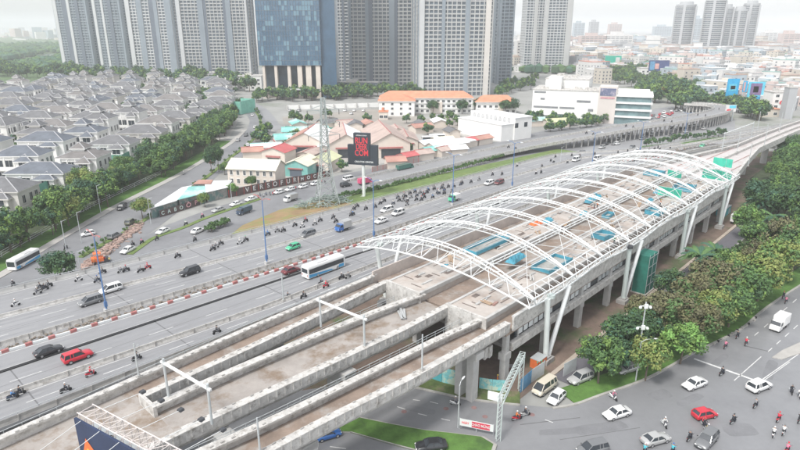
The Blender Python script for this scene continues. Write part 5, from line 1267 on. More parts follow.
for q, dq, shirt, hel, col, where, pil in (
    ((664, 426), (8, 12), 'white', 'white', 'white', 'between the two white sedans and the silver sedan', None),
    ((689, 440), (10, -9), 'dark', 'grey', 'black', 'left of the dark grey suv', None),
    ((704, 427), (8, 12), 'dark', 'red', 'black', 'just below the red hatchback', 'red'),
    ((707, 433), (8, 12), 'yellow', 'white', 'silver', 'loaded with boxes below the red hatchback', None),
    ((732.5, 423), (14, -9), 'dark', 'dark', 'black', 'right of the red hatchback', None),
    ((755, 407), (12, -10), 'grey', 'grey', 'black', 'below the white crossover', None),
    ((721.5, 375), (18, -10), 'dark', 'dark', 'black', 'crossing the white stop line', None),
    ((791, 393), (4, 12), 'dark', 'grey', 'black', 'at the right edge beyond the white crossover', None),
    ((799, 397), (4, 12), 'white', 'white', 'white', 'cut by the right edge of the picture', None),
    ((778, 421), (10, -10), 'red', 'red', 'red', 'near the right edge under the white crossover', None),
    ((773, 436), (4, -12), 'white', 'white', 'white', 'left one of a side by side pair at the lower right', None),
    ((783, 434), (6, -12), 'white', 'grey', 'silver', 'right one of a side by side pair at the lower right', None),
    ((786.5, 452), (10, -10), 'pink', 'red', 'red', 'at the bottom edge near the right corner', None),
    ((799, 422), (8, -10), 'dark', 'grey', 'black', 'half out of the picture at the right edge', None),
    ((672, 453), (8, -12), 'turquoise', 'blue', 'blue', 'at the bottom edge right of the silver sedan', None),
    ((644, 453), (8, -12), 'turquoise', 'white', 'white', 'at the bottom edge in front of the silver sedan', None),
    ((613, 399), (12, 9), 'pink', 'white', 'white', 'along the kerb below the street lamp', None),
    ((725, 348), (12, -12), 'pink', 'dark', 'black', 'keeping to the park kerb above the stop line', None),
    ((745.5, 345), (9, -14), 'red', 'white', 'black', 'left of the white box truck', None),
    ((783, 298), (8, -9), 'dark', 'red', 'black', 'first of two by the far end of the park kerb', None),
    ((785.5, 303), (8, -9), 'pink', 'grey', 'black', 'second of two by the far end of the park kerb', None),
    ((737, 338), (12, -12), 'dark', 'dark', 'black', 'stopped at the park kerb among the scattered pots', None),
    ((455, 405), (18, 3), 'grey', 'white', 'white', 'on the dark road left of the twin pier', None),
    ((516.5, 420), (18, -4), 'orange', 'white', 'red', 'beside the gantry on the right road', None),
    ((525, 416), (18, -4), 'dark', 'white', 'silver', 'ahead of the orange rider by the gantry', None)):
    p = P(q[0], q[1], .07); bike(p, head(q, dq, .07), shirt, hel, col, where, True, None, None, None, pil)
for q, sg, shirt, hel, col, where in (
    ((40.5, 289), 1, 'dark', 'dark', 'black', 'first of the tight cluster by the left parapet'), ((45, 290), 1, 'dark', 'grey', 'black', 'second of the tight cluster by the left parapet'), ((38, 294), 1, 'grey', 'white', 'silver', 'front one of the tight cluster by the left parapet'), ((49, 287), 1, 'dark', 'dark', 'black', 'last of the tight cluster by the left parapet'),
    ((16, 306), 1, 'white', 'white', 'white', 'alone in the upper motorbike lane at the left edge'), ((79, 281), 1, 'white', 'white', 'white', 'ahead of the first blue lamp post'), ((98, 282), 1, 'dark', 'blue', 'blue', 'behind the first blue lamp post'), ((103, 273.5), 1, 'dark', 'dark', 'black', 'close to the parapet by the white minivan'),
    ((121.5, 272.5), 1, 'grey', 'white', 'silver', 'first of a pair near the white sedan on the street below'), ((126.5, 271.5), 1, 'dark', 'red', 'black', 'second of a pair near the white sedan on the street below'), ((141, 272), 1, 'grey', 'grey', 'black', 'left of a red jacketed rider'), ((148, 269), 1, 'red', 'red', 'red', 'with a red jacketed rider on the upper motorbike lane'),
    ((178, 257.5), 1, 'dark', 'white', 'black', 'above the lone black suv'), ((213, 250.5), 1, 'dark', 'dark', 'black', 'left one of a trio by the orange earth bank'), ((221, 245), 1, 'dark', 'grey', 'black', 'rear one of a trio by the orange earth bank'), ((216, 248), 1, 'grey', 'white', 'silver', 'middle one of a trio by the orange earth bank'),
    ((240, 244), 1, 'white', 'white', 'white', 'front one of a pair below the orange earth bank'), ((246, 241.5), 1, 'dark', 'green', 'black', 'rear one of a pair below the orange earth bank'), ((268, 235.5), 1, 'blue', 'blue', 'blue', 'behind the second blue lamp post'), ((277.5, 232), 1, 'grey', 'grey', 'silver', 'first of a pair right of the second blue lamp post'), ((283.5, 231.8), 1, 'dark', 'dark', 'black', 'second of a pair right of the second blue lamp post'),
    ((295, 226.5), 1, 'dark', 'white', 'black', 'just ahead of a red topped rider below the pylon'), ((302.5, 227.5), 1, 'white', 'white', 'white', 'near the lane wall above the grey minivan'), ((305.7, 222), 1, 'red', 'red', 'black', 'with a red topped rider below the pylon'), ((315, 225), 1, 'white', 'white', 'silver', 'left of the blue cabbed truck'), ((320.3, 221.5), 1, 'dark', 'dark', 'black', 'above the blue cabbed truck'),
    ((333.5, 218.5), 1, 'dark', 'grey', 'black', 'at the foot of the pylon'), ((336, 222.5), 1, 'dark', 'white', 'black', 'tight to the lane wall near the blue cabbed truck'), ((351.3, 216), 1, 'dark', 'dark', 'black', 'just left of the billboard pole'),
    ((454, 187.5), 1, 'grey', 'grey', 'black', 'behind the fourth blue lamp post'), ((462, 184), 1, 'dark', 'dark', 'black', 'first of a loose trio past the fourth lamp post'), ((471, 183), 1, 'dark', 'white', 'black', 'second of a loose trio past the fourth lamp post'), ((479, 180.5), 1, 'grey', 'dark', 'silver', 'third of a loose trio past the fourth lamp post'),
    ((492.5, 175.5), 1, 'dark', 'white', 'black', 'alone above the white and maroon minivans'), ((502, 175), 1, 'dark', 'dark', 'black', 'above the maroon minivan'),
    ((13, 399), -1, 'blue', 'white', 'blue', 'with a blue shirted rider in the lower lane at the left edge'), ((20, 395), -1, 'dark', 'dark', 'black', 'next to a blue shirted rider at the left edge'), ((66, 392), -1, 'dark', 'white', 'black', 'in the lower lane below the red suv'), ((91, 376), -1, 'red', 'red', 'red', 'with a red jacketed rider below the red suv'),
    ((137, 360), -1, 'dark', 'dark', 'black', 'behind the grey pole in the lower lane'), ((217, 333.5), -1, 'dark', 'dark', 'black', 'alone in the lower lane left of the portal frame'), ((288, 299), -1, 'dark', 'grey', 'black', 'by the grey pole near the bus'), ((303.6, 298), -1, 'dark', 'dark', 'black', 'in the lower lane just behind the pole near the bus'),
    ((321, 285), -1, 'dark', 'red', 'black', 'below the bus in the lower lane'), ((326, 287.5), -1, 'red', 'red', 'red', 'with a red topped rider below the bus'), ((341.6, 279), -1, 'dark', 'white', 'black', 'front one of a pair ahead of the bus'), ((348, 278), -1, 'grey', 'grey', 'silver', 'second of a pair ahead of the bus')):
    p = PH(*q); bike(p, BACK if sg > 0 else FWD, shirt, hel, col, where, q[0] < 150 and q[1] > 285)
for q, dq, shirt, hel, col, where in (
    ((66, 249), (-12, 7), 'dark', 'dark', 'black', 'on the left street ahead of the bus'), ((13.5, 286), (-10, 8), 'dark', 'white', 'black', 'under the parapet at the left edge'), ((135, 206), (-10, 7), 'dark', 'dark', 'black', 'behind the black suv on the left street'), ((184, 174.5), (-10, 7), 'white', 'white', 'white', 'far up the left street beside its planted median'),
    ((133, 246), (-9, 5), 'dark', 'dark', 'black', 'first of two walking pace bikes by the rubble'), ((142, 243.5), (-9, 5), 'pink', 'dark', 'black', 'second of two walking pace bikes by the rubble'), ((157, 240), (9, -5), 'dark', 'dark', 'black', 'on the street divider end'), ((195, 241), (-9, 5), 'dark', 'white', 'black', 'below the lone white sedan on the side street'),
    ((186, 225), (-9, 4), 'white', 'green', 'black', 'by the grass divider near a green helmet'), ((202.5, 217.5), (9, -4), 'pink', 'white', 'black', 'left of the pale silver car in line'), ((224, 224), (-9, 4), 'dark', 'grey', 'black', 'first of two under the dark blue truck'), ((229, 222.5), (-9, 4), 'grey', 'white', 'silver', 'second of two under the dark blue truck')):
    bike(P(q[0], q[1], .1), head(q, dq, .1), shirt, hel, col, where, q[1] > 240)
# the dense pack near the billboard pole and looser riders farther along
G1 = 'dense motorbike pack passing the billboard pole'
placed = []
for k in range(400):
    if len(placed) >= 40: break
    s = random.triangular(112, 168, 140); t_ = random.uniform(tBike(s) + 1.2, tL(s) - 1.2)
    if all(abs(s - a) > 2.4 or abs(t_ - c_) > 1.0 for a, c_ in placed): placed.append((s, t_))
for s, t_ in placed:
    bike(ST(s, t_, zh(s)), BACK + random.uniform(-.06, .06), random.choice(['dark', 'dark', 'grey', 'grey', 'white', 'dark', 'blue', 'dark']), random.choice(['white', 'dark', 'grey', 'red', 'dark']), random.choice(['black', 'black', 'silver', 'black', 'blue']), '', False, G1, 'rider in the dense motorbike pack passing the billboard pole', 'motorbike in the dense pack passing the billboard pole')
G2 = 'scattered motorbikes on the far highway'
for k in range(26):
    s = random.uniform(200, 310); t_ = wt(s, random.uniform(112, 128))
    bike(ST(s, t_, zh(s)), BACK, random.choice(['dark', 'grey', 'white']), random.choice(['white', 'dark', 'grey']), 'black', '', False, G2, 'rider among the scattered motorbikes on the far highway', 'black motorbike scattered on the far highway beyond the roof frame')
G3 = 'motorbikes lined up before the market sheds'
for k in range(24):
    u = k / 24; q = (258 + 70 * u + random.uniform(-1, 1), 197.5 - 15.5 * u + random.uniform(-1.3, .6)); 
    o = link('motorbike', FARB); o.location = P(q[0], q[1], .1); o.rotation_euler = (0, 0, R(100 + random.uniform(-15, 15))); tag(o, 'parked motorbike in the line along the lettered market hoarding', 'motorbike', G3); setmat(o, 0, BC[random.choice(['black', 'silver', 'red', 'blue'])])
# site workers
for q, shirt, hel, lab, z in (((683, 366.5 - 2), 'dark', 'white', '', 0),):
    pass
for q, shirt, hel, lab, z in (((594, 209), 'grey', 'yellow', 'worker in grey on the left platform by the roof crown', 11.76), ((597, 208), 'orange', 'white', 'worker in orange on the left platform by the roof crown', 11.76), ((660, 206), 'orange', 'yellow', 'worker in orange near the third column head', 11.76), ((614, 244), 'green', 'white', 'worker in green on the right platform by the blue bin', 11.76), ((634, 222), 'grey', 'white', 'worker in grey beside the stair opening', 11.76), ((700, 196), 'dark', 'yellow', 'worker in dark clothes near the far right edge of the station', 11.76), ((562, 232), 'dark', 'white', 'worker in dark clothes behind the long blue platform', 11.76),
    ((497, 384), 'orange', 'yellow', 'worker in orange among rubble behind the twin pier', .05), ((537, 371), 'orange', 'green', 'worker in orange by the site hoarding', .05), ((541, 369), 'green', 'green', 'worker in green by the site hoarding', .05), ((95, 266), 'orange', 'yellow', 'worker in orange left of the orange road machine', .1), ((105, 262.5), 'red', 'white', 'worker in red right of the orange road machine', .1), ((110, 263), 'yellow', 'white', 'worker in yellow right of the orange road machine', .1), ((109, 385), 'blue', 'blue', 'man in blue standing on the truss billboard catwalk', 0)):
    if z == 0: continue
    o = person(sd, ST_, P(q[0], q[1], z), random.uniform(0, 6.28), shirt, hel, lab)
for x in (rdh, sdh, rd, sd): bpy.data.objects.remove(x)
for c, _ in BT: bpy.data.objects.remove(c)
bpy.data.objects.remove(bk)

# ------------------------------------------------------------------ trees
def leafm(n, c): return M('leaf_' + n, tuple(x * 1.5 for x in c), 0.7, 0.3, 1.2, fine=0.3)
LG = dict(dark=leafm('dark', (0.028, 0.06, 0.024)), mid=leafm('mid', (0.05, 0.1, 0.03)), light=leafm('light', (0.1, 0.165, 0.038)), yellow=leafm('yellow', (0.135, 0.16, 0.045)), brown=leafm('brown', (0.1, 0.098, 0.045)), umber=leafm('umber', (0.075, 0.072, 0.038)), blueg=leafm('bluish', (0.03, 0.075, 0.045)), bright=leafm('bright', (0.11, 0.22, 0.05)), pale=leafm('pale', (0.2, 0.21, 0.13)))
def crown_mesh(seed, mats, R0=3.2, hz=2.6, zc=5.4, clumps=34, leaves=105, ls=.3, core=.55):
    rnd = random.Random(seed); b = MB(); cs = []
    for i in range(clumps):
        for _ in range(30):
            v = Vector((rnd.gauss(0, 1), rnd.gauss(0, 1), rnd.gauss(0, 1))); v.normalize()
            k = rnd.uniform(.35, 1.0) ** .6; p = Vector((v.x * R0 * k, v.y * R0 * k, zc + v.z * hz * k))
            if v.z > -.55 and all((p - q).length > R0 * .28 for q, _, _ in cs): break
        cs.append((p, R0 * rnd.uniform(.22, .42), rnd.randrange(len(mats))))
    for p, r0, mi in cs:
        for j in range(leaves):
            v = Vector((rnd.gauss(0, 1), rnd.gauss(0, 1), rnd.gauss(0, .8))); v.normalize()
            c = p + v * r0 * rnd.uniform(.55, 1.12)
            nrm = (v + Vector((rnd.gauss(0, .5), rnd.gauss(0, .5), .5 + rnd.gauss(0, .4)))).normalized()
            a = nrm.orthogonal().normalized(); bb = nrm.cross(a); an = rnd.uniform(0, 6.28)
            a, bb = a * math.cos(an) + bb * math.sin(an), bb * math.cos(an) - a * math.sin(an)
            s = ls * rnd.uniform(.6, 1.25)
            m_ = mi if rnd.random() < .75 else rnd.randrange(len(mats))
            b.quad(c - a * s, c - bb * s * .55 - nrm * s * .15, c + a * s, c + bb * s * .55 - nrm * s * .15, m_)
    return b.mesh('crown', mats), cs
def trunk_mesh(cs, h, r=.2, seed=0):
    rnd = random.Random(seed); b = MB(); x = rnd.uniform(-.2, .2)
    pts = [Vector((0, 0, -.1)), Vector((x * .5, x * .3, h * .35)), Vector((x, -x * .4, h * .62))]
    b.tube(pts[0], pts[1], r, 8, 0, r * .8); b.tube(pts[1], pts[2], r * .8, 8, 0, r * .62)
    for p, _, _ in rnd.sample(cs, min(7, len(cs))):
        m_ = pts[2].lerp(p, .45) + Vector((0, 0, -.2)); b.tube(pts[2], m_, r * .5, 5, 0, r * .34); b.tube(m_, p, r * .34, 5, 0, r * .12)
    return b.mesh('trunk', TRUNK)
TP = {}
def tproto(key, mats, n=3, **kw):
    L = []
    for i in range(n):
        me, cs = crown_mesh(hash_(key) + i, [LG[m] for m in mats], **kw); L.append((me, trunk_mesh(cs, kw.get('zc', 5.4) , .2 if kw.get('zc', 5.4) > 3 else .1, i)))
    TP[key] = L
def hash_(s): return sum(ord(c) * (i + 3) for i, c in enumerate(s))
tproto('green', ['mid', 'light', 'mid', 'dark'])
tproto('dark', ['dark', 'mid', 'dark', 'blueg'], n=4)
tproto('brown', ['brown', 'umber', 'brown', 'mid'])
tproto('yellow', ['light', 'yellow', 'mid', 'yellow'], n=3)
tproto('bright', ['bright', 'light', 'mid'], n=2)
tproto('pale', ['pale', 'mid', 'brown', 'pale'], n=2, clumps=20, leaves=45)
tproto('street', ['mid', 'blueg', 'dark', 'mid', 'light'], n=4, R0=2.9, hz=2.7, zc=5.2, clumps=26, leaves=75, ls=.32)
tproto('far', ['mid', 'dark', 'blueg', 'light'], n=4, clumps=20, leaves=44, ls=.58, hz=3.0, zc=4.6)
tproto('shrub', ['mid', 'light', 'mid', 'dark'], n=2, R0=.95, hz=.9, zc=1.15, clumps=9, leaves=40, ls=.22)
tproto('small', ['dark', 'mid', 'blueg'], n=2, R0=1.5, hz=1.4, zc=2.4, clumps=12, leaves=50, ls=.3)
TREE_ID = [0]
def tree(key, p, sc, label, group=None, name='tree', cat='tree', sz=None):
    cm, tm = random.choice(TP[key]); o = thing(name, label, cat, p, random.uniform(0, 6.28), group); o.scale = (sc, sc, sc * (sz or random.uniform(.9, 1.12)))
    link('crown', cm, o); link('trunk', tm, o); return o
# park along the right road: (photo base x, y), scale, kind, label
for q, sc, k, lb in (
    ((598, 384), 1.0, 'green', 'broad green tree over the silver suv at the near tip of the park'), ((612, 376), .85, 'dark', 'dark small crowned tree behind the broad tree at the park tip'), ((645, 381), .9, 'yellow', 'yellow green tree right beside the curved street lamp'),
    ((680, 364), 1.0, 'bright', 'fresh light green spreading tree on the verge above the stop line'), ((624, 357), 1.15, 'dark', 'dark brownish green tree left of the camera mast'), ((640, 348), 1.0, 'dark', 'dark tree right behind the camera mast'), ((655, 340), 1.2, 'brown', 'big brown leaved tree behind the fresh green verge tree'),
    ((672, 334), 1.1, 'brown', 'brown leaved tree in the middle of the near park'), ((700, 345), .95, 'brown', 'small brown tree right of the fresh green verge tree'), ((690, 318), 1.2, 'brown', 'wide brown tree beside the service lane'), ((712, 334), 1.05, 'yellow', 'yellow tipped tree near the kerb right of the brown trees'),
    ((728, 328), 1.1, 'green', 'green tree by the kerb with yellowish flowers beside it'), ((722, 312), 1.2, 'brown', 'rusty brown tree in the centre of the park strip'), ((742, 316), 1.25, 'green', 'tall green tree leaning over the kerb above the scattered pots'), ((757, 302), 1.35, 'yellow', 'largest yellow green tree by the road bend'),
    ((738, 296), 1.2, 'yellow', 'yellow green tree behind the largest one at the bend'), ((775, 285), 1.25, 'yellow', 'yellow crowned tree next to the kerb right of the bend'), ((757, 278), 1.15, 'brown', 'brown tree behind the yellow ones at the bend'), ((792, 272), 1.3, 'green', 'green tree at the right frame edge above the kerb'),
    ((705, 300), 1.1, 'brown', 'brown tree by the service lane near the palms'), ((720, 284), 1.0, 'green', 'green tree between the palms and the brown trees'), ((752, 258), 1.1, 'green', 'green tree behind the yellow round palm'), ((775, 262), 1.3, 'brown', 'brownish tree in the upper park beside the road trees'), ((745, 240), 1.1, 'bright', 'bright bush like tree below the concrete truck'),
    ((668, 303), 1.0, 'dark', 'dark tree at the service lane beside the white parked cars'), ((640, 330), .9, 'brown', 'brown tree beside the white parked van')):
    tree(k, P(*q), sc, lb)
for i in range(64):                                  # the dense wood of the upper park
    s = random.uniform(178, 330); t_ = random.uniform(-12 + (s - 178) * .02, 34)
    p = ST(s, t_); 
    if P(800, 225).x < p.x and p.y < 130: continue
    tree(random.choice(['green', 'dark', 'dark', 'green', 'brown', 'bright']), p, random.uniform(1.1, 1.7), 'tree in the dense upper park wood between the station and the right frame edge', 'dense upper park trees')
for i in range(34):
    s = random.uniform(207, 328); t_ = random.uniform(33, 40 + min(12, (s - 207) * .16)); tree(random.choice(['green', 'dark', 'green', 'bright', 'brown']), ST(s, t_), random.uniform(.9, 1.35), 'tree pressed against the far viaduct beyond the station', 'trees against the far viaduct')
for i in range(24):
    s = random.uniform(88, 182); t_ = random.uniform(33.0, 35.5)
    o = tree('shrub', ST(s, t_), random.uniform(.8, 1.6), 'shrub along the service lane edge of the park', 'shrubs along the service lane', 'shrub', 'shrub')
def palm(p, sc, label, fan=False):
    o = thing('palm_tree', label, 'palm tree', p, random.uniform(0, 6)); o.scale = (sc,) * 3
    b = MB(); b.tube((0, 0, 0), (.1, 0, 2), .2, 8, 0, .17); b.tube((.1, 0, 2), (.15, .05, 4), .17, 8, 0, .15); b.build('trunk', TRUNK, o)
    b = MB()
    for i in range(22):
        a = i * 2.4; el = random.uniform(.0, 1.1); L = random.uniform(2.6, 3.6); prev = None
        for k in range(7):
            u = k / 6; r_ = L * u; z = 4 + math.sin(el) * r_ - .30 * r_ * r_ * (.55 if fan else 1) * .6
            c = Vector((.15 + math.cos(a) * r_ * math.cos(el * .6), .05 + math.sin(a) * r_ * math.cos(el * .6), z))
            if prev is not None:
                sd_ = Vector((-math.sin(a), math.cos(a), 0)) * (.55 * (1 - abs(u - .45)))
                for sg in (-1, 1):
                    dn = Vector((0, 0, -.28)); b.quad(prev, c, c + sd_ * sg + dn + (c - prev) * .4, prev + sd_ * sg * .8 + dn + (c - prev) * .3, i % 2)
            prev = c
    b.build('crown', [LG['mid'], LG['yellow'] if fan else LG['blueg']], o)
palm(P(697, 279), 1.5, 'dark feathery palm beside the service lane, nearest of the palms'); palm(P(712, 270), 1.3, 'dark feathery palm beside the yellowish fan palm'); palm(P(737, 274), 1.1, 'yellowish round fan palm with dry skirt in the park', True); palm(P(723, 286), 1.0, 'small dark palm under the fan palm')
palm(P(757, 219), 1.4, 'feathery palm in the upper park right of the concrete truck'); palm(P(770, 233), 1.3, 'dark palm amid the upper park trees')
# left street trees
tree('dark', P(62, 283), 1.15, 'round dark green tree next to the parapet in front of the bus', sz=.8)
for i in range(84):
    u = i / 83; Y = 130 + 232 * u; x = -101.5 + 7 * math.sin(u * 2.6) - random.uniform(0, 13)
    if Y > 330: x -= (Y - 330) * .15
    k = random.choice(['street', 'street', 'street', 'dark', 'pale' if u < .45 else 'street', 'yellow' if .1 < u < .35 else 'street', 'green'])
    tree(k, (x, Y, .12), random.uniform(.95, 1.4), {'street': 'slender bluish green tree', 'dark': 'dense dark tree', 'pale': 'pale dusty tree', 'yellow': 'yellowish tree', 'green': 'mid green tree'}[k] + ' in the row between villas and left street', 'street trees beside the villas')
for i in range(80):
    u = random.random(); Y = 130 + 225 * u; tree('shrub', (-104.5 + 7 * math.sin(u * 2.6) - random.uniform(0, 11), Y, .1), random.uniform(1.3, 2.4), 'leafy bush under the street trees beside the villas', 'bushes under the street trees', 'bush', 'bush')
for i in range(60):
    u = i / 59; Y = 345 + 170 * u; tree('far', (-100 - (u ** 1.4) * 62 - random.uniform(0, 20), Y, .05), random.uniform(.9, 1.3), 'tree in the belt behind the villas along the street curve', 'trees along the street curve')
for i in range(30):
    p = smooth(MEDL, 10)[min(len(smooth(MEDL, 10)) - 1, i * 3 + 1)] if False else None
ml = smooth(MEDL, 10)
for i in range(2, len(ml) - 4, 3):
    q = ml[i] + Vector((-.8, 0, .24)); tree('shrub' if i < 70 else 'small', q, random.uniform(.6, .95), 'clipped shrub in the planted median of the left street', 'median shrubs on the left street', 'shrub', 'shrub')
for q, sc, k, lb in (((143, 219), .85, 'yellow', 'yellow green tree at the tip of the shed roofs'), ((205, 207), .6, 'yellow', 'small yellow tree before the shed hoarding'), ((233, 196), .6, 'bright', 'small bright tree in front of the cream house corner'), ((252, 189), .6, 'green', 'small green tree before the cream house middle'),
    ((212, 174), .75, 'dark', 'dark conifer like tree behind the white tent roof, left one'), ((219, 172), .75, 'dark', 'dark conifer like tree behind the white tent roof, right one'), ((225, 175), .6, 'green', 'green tree close to the cream house wall'), ((288, 153), .9, 'far', 'tree beside the rust roofed shed'), ((342, 172), .7, 'far', 'small tree under the billboard boards'), ((428, 135), .9, 'far', 'dark tree among the white market roofs'), ((408, 153), .6, 'far', 'small tree right of the tan gable shed')):
    tree(k, P(*q), sc, lb, sz=1.9 if 'conifer' in lb else None)
for i in range(16):
    u = i / 15; tree('shrub', P(208 + 18 * u + random.uniform(-2, 2), 231 - 7 * u + random.uniform(-1, 2), .3), random.uniform(.7, 1.2), 'scrubby bush on the orange earth bank', 'bushes on the orange earth bank', 'bush', 'bush')
for i in range(96):
    u = i / 95; tree('shrub', P(334 + 205 * u, (199.5 - u * 43 if u < .3 else 186.6 - (u - .3) * 55.5) + random.uniform(-.5, .5), .5), random.uniform(.7, 1.15), 'clipped bush of the hedge row between side street and grass bank', 'hedge bushes along the grass bank', 'bush', 'bush')
for i in range(15):
    u = i / 14; tree('small', P(646 + 78 * u, 147.5 - 11.5 * u, .4), random.uniform(.9, 1.25), 'round small tree in the planted strip behind the roof frame', 'round trees in the far planted strip')
sheet('far_strip_grass', px([(642, 150), (726, 138.5), (728, 136), (642, 146)], .38), .38, GRASSB, 'stuff')
# belts at the feet of the towers
for i in range(95):
    u = random.random(); tree('far', P(-8 + 262 * u, 73 + 15 * u + random.uniform(-3.5, 4.5)), random.uniform(1.3, 2.2), 'tree in the green belt at the feet of the left towers', 'trees below the left towers')
for i in range(60):
    u = random.random(); tree('far', P(255 + 170 * u, 101.5 - 6 * u + random.uniform(-2, 2)), random.uniform(1.0, 1.5), 'tree in the row before the blue glass tower and its neighbours', 'trees before the middle towers')
for i in range(16):
    u = random.random(); tree('far', P(497 + 40 * u, 97 - 14 * u + random.uniform(-4, 5)), random.uniform(1.0, 1.5), 'tree beside the avenue right of the tall beige tower', 'trees right of the beige tower')
for q, lb in (((433, 114), 'round dark tree before the long orange roofed school'), ((462, 114), 'round tree near the right end of the long school'), ((479, 113), 'round dark tree between the two orange roofed schools'), ((513, 114), 'large dark tree at the right end of the small school'), ((505, 115), 'dark tree close to the small school right end')):
    tree('dark', P(*q), 1.15, lb)
for i in range(120):
    u = random.random(); v_ = random.random(); x = 606 + 100 * u; y = 73 + 36 * u + (v_ - .5) * (16 + 14 * math.sin(u * 3.1))
    if y > 112 or (x < 640 and y > 90): continue
    tree('far', P(x, y), random.uniform(1.2, 1.9), 'tree in the large wooded patch right of the white mall', 'trees of the wooded patch by the mall')
for i in range(26):
    u = random.random(); tree('far', P(716 + 48 * u, 106 + 14 * u + random.uniform(-3, 4)), random.uniform(1.1, 1.6), 'tree in the clump below the blue advertising boards', 'trees below the blue boards')
for i in range(26):
    q = random.choice([(0, 0), (1, 1)]); u = random.random(); tree('far', P(560 + 90 * u, 126 - 6 * u + random.uniform(-2, 2)) if q[0] else P(540 + 60 * u, 133 - 7 * u), random.uniform(.6, .9), 'tree behind the flyover parapet near the mall', 'trees between mall and flyover')
# pots and stones along the park kerb
for i in range(14):
    u = i / 13; p = P(716 + 42 * u, 344 - 25 * u, .07); b = MB(); b.loft([[(r0 * math.cos(a), r0 * math.sin(a), z) for a in [k * math.pi / 4 for k in range(8)]] for r0, z in ((.18, 0), (.26, .35), (.22, .36))]); o = b.build('plant_pot', [PAVE, BLACK, KERB][i % 3], fixn=True); o.location = p + Vector((random.uniform(-.5, .5), random.uniform(-.4, .4), 0)); tag(o, 'small pot standing along the park kerb left of the white truck', 'pot', 'pots along the park kerb')

# ------------------------------------------------------------------ villas
WIND = M('villa_window', (0.05, 0.06, 0.07), 0.15, 0.2, 1.0); RIDGE = M('ridge_tiles', (0.42, 0.42, 0.43), 0.8, 0.1, 1.0)
def hip(b, x0, x1, y0, y1, z, h, ov=.7, m=0, ridge=None):
    x0 -= ov; x1 += ov; y0 -= ov; y1 += ov
    lx, ly = x1 - x0, y1 - y0
    if lx >= ly: A, B = ((x0 + ly * .48, (y0 + y1) / 2, z + h), (x1 - ly * .48, (y0 + y1) / 2, z + h))
    else: A, B = (((x0 + x1) / 2, y0 + lx * .48, z + h), ((x0 + x1) / 2, y1 - lx * .48, z + h))
    v = [(x0, y0, z), (x1, y0, z), (x1, y1, z), (x0, y1, z), A, B]
    f = [[0, 1, 5, 4], [1, 2, 5], [2, 3, 4, 5], [3, 0, 4]] if lx >= ly else [[0, 1, 4], [1, 2, 5, 4], [2, 3, 5], [3, 0, 4, 5]]
    b.add(v, f + [[3, 2, 1, 0]], m)
    b.loft([[(p[0], p[1], z - .28) for p in v[:4]], [(p[0], p[1], z - .005) for p in v[:4]]], 1)
    if ridge:
        for i, j in ([(0, 4), (3, 4), (1, 5), (2, 5), (4, 5)] if lx >= ly else [(0, 4), (1, 4), (2, 5), (3, 5), (4, 5)]): ridge.tube(v[i], v[j], .16, 4)
WINM = {}
def win_mesh(wd, ht):
    if (wd, ht) not in WINM:
        b = MB(); b.box(-wd / 2, wd / 2, -.03, .02, 0, ht, 0)
        for x in (-wd / 2 - .07, wd / 2 - .07): b.box(x, x + .14, -.1, .02, -.08, ht + .08, 1)
        for z in (-.16, ht): b.box(-wd / 2 - .12, wd / 2 + .12, -.14, .02, z, z + .16, 1)
        b.box(-.035, .035, -.07, 0, 0, ht, 1); WINM[(wd, ht)] = b.mesh('window', [WIND, WALLW])
    return WINM[(wd, ht)]
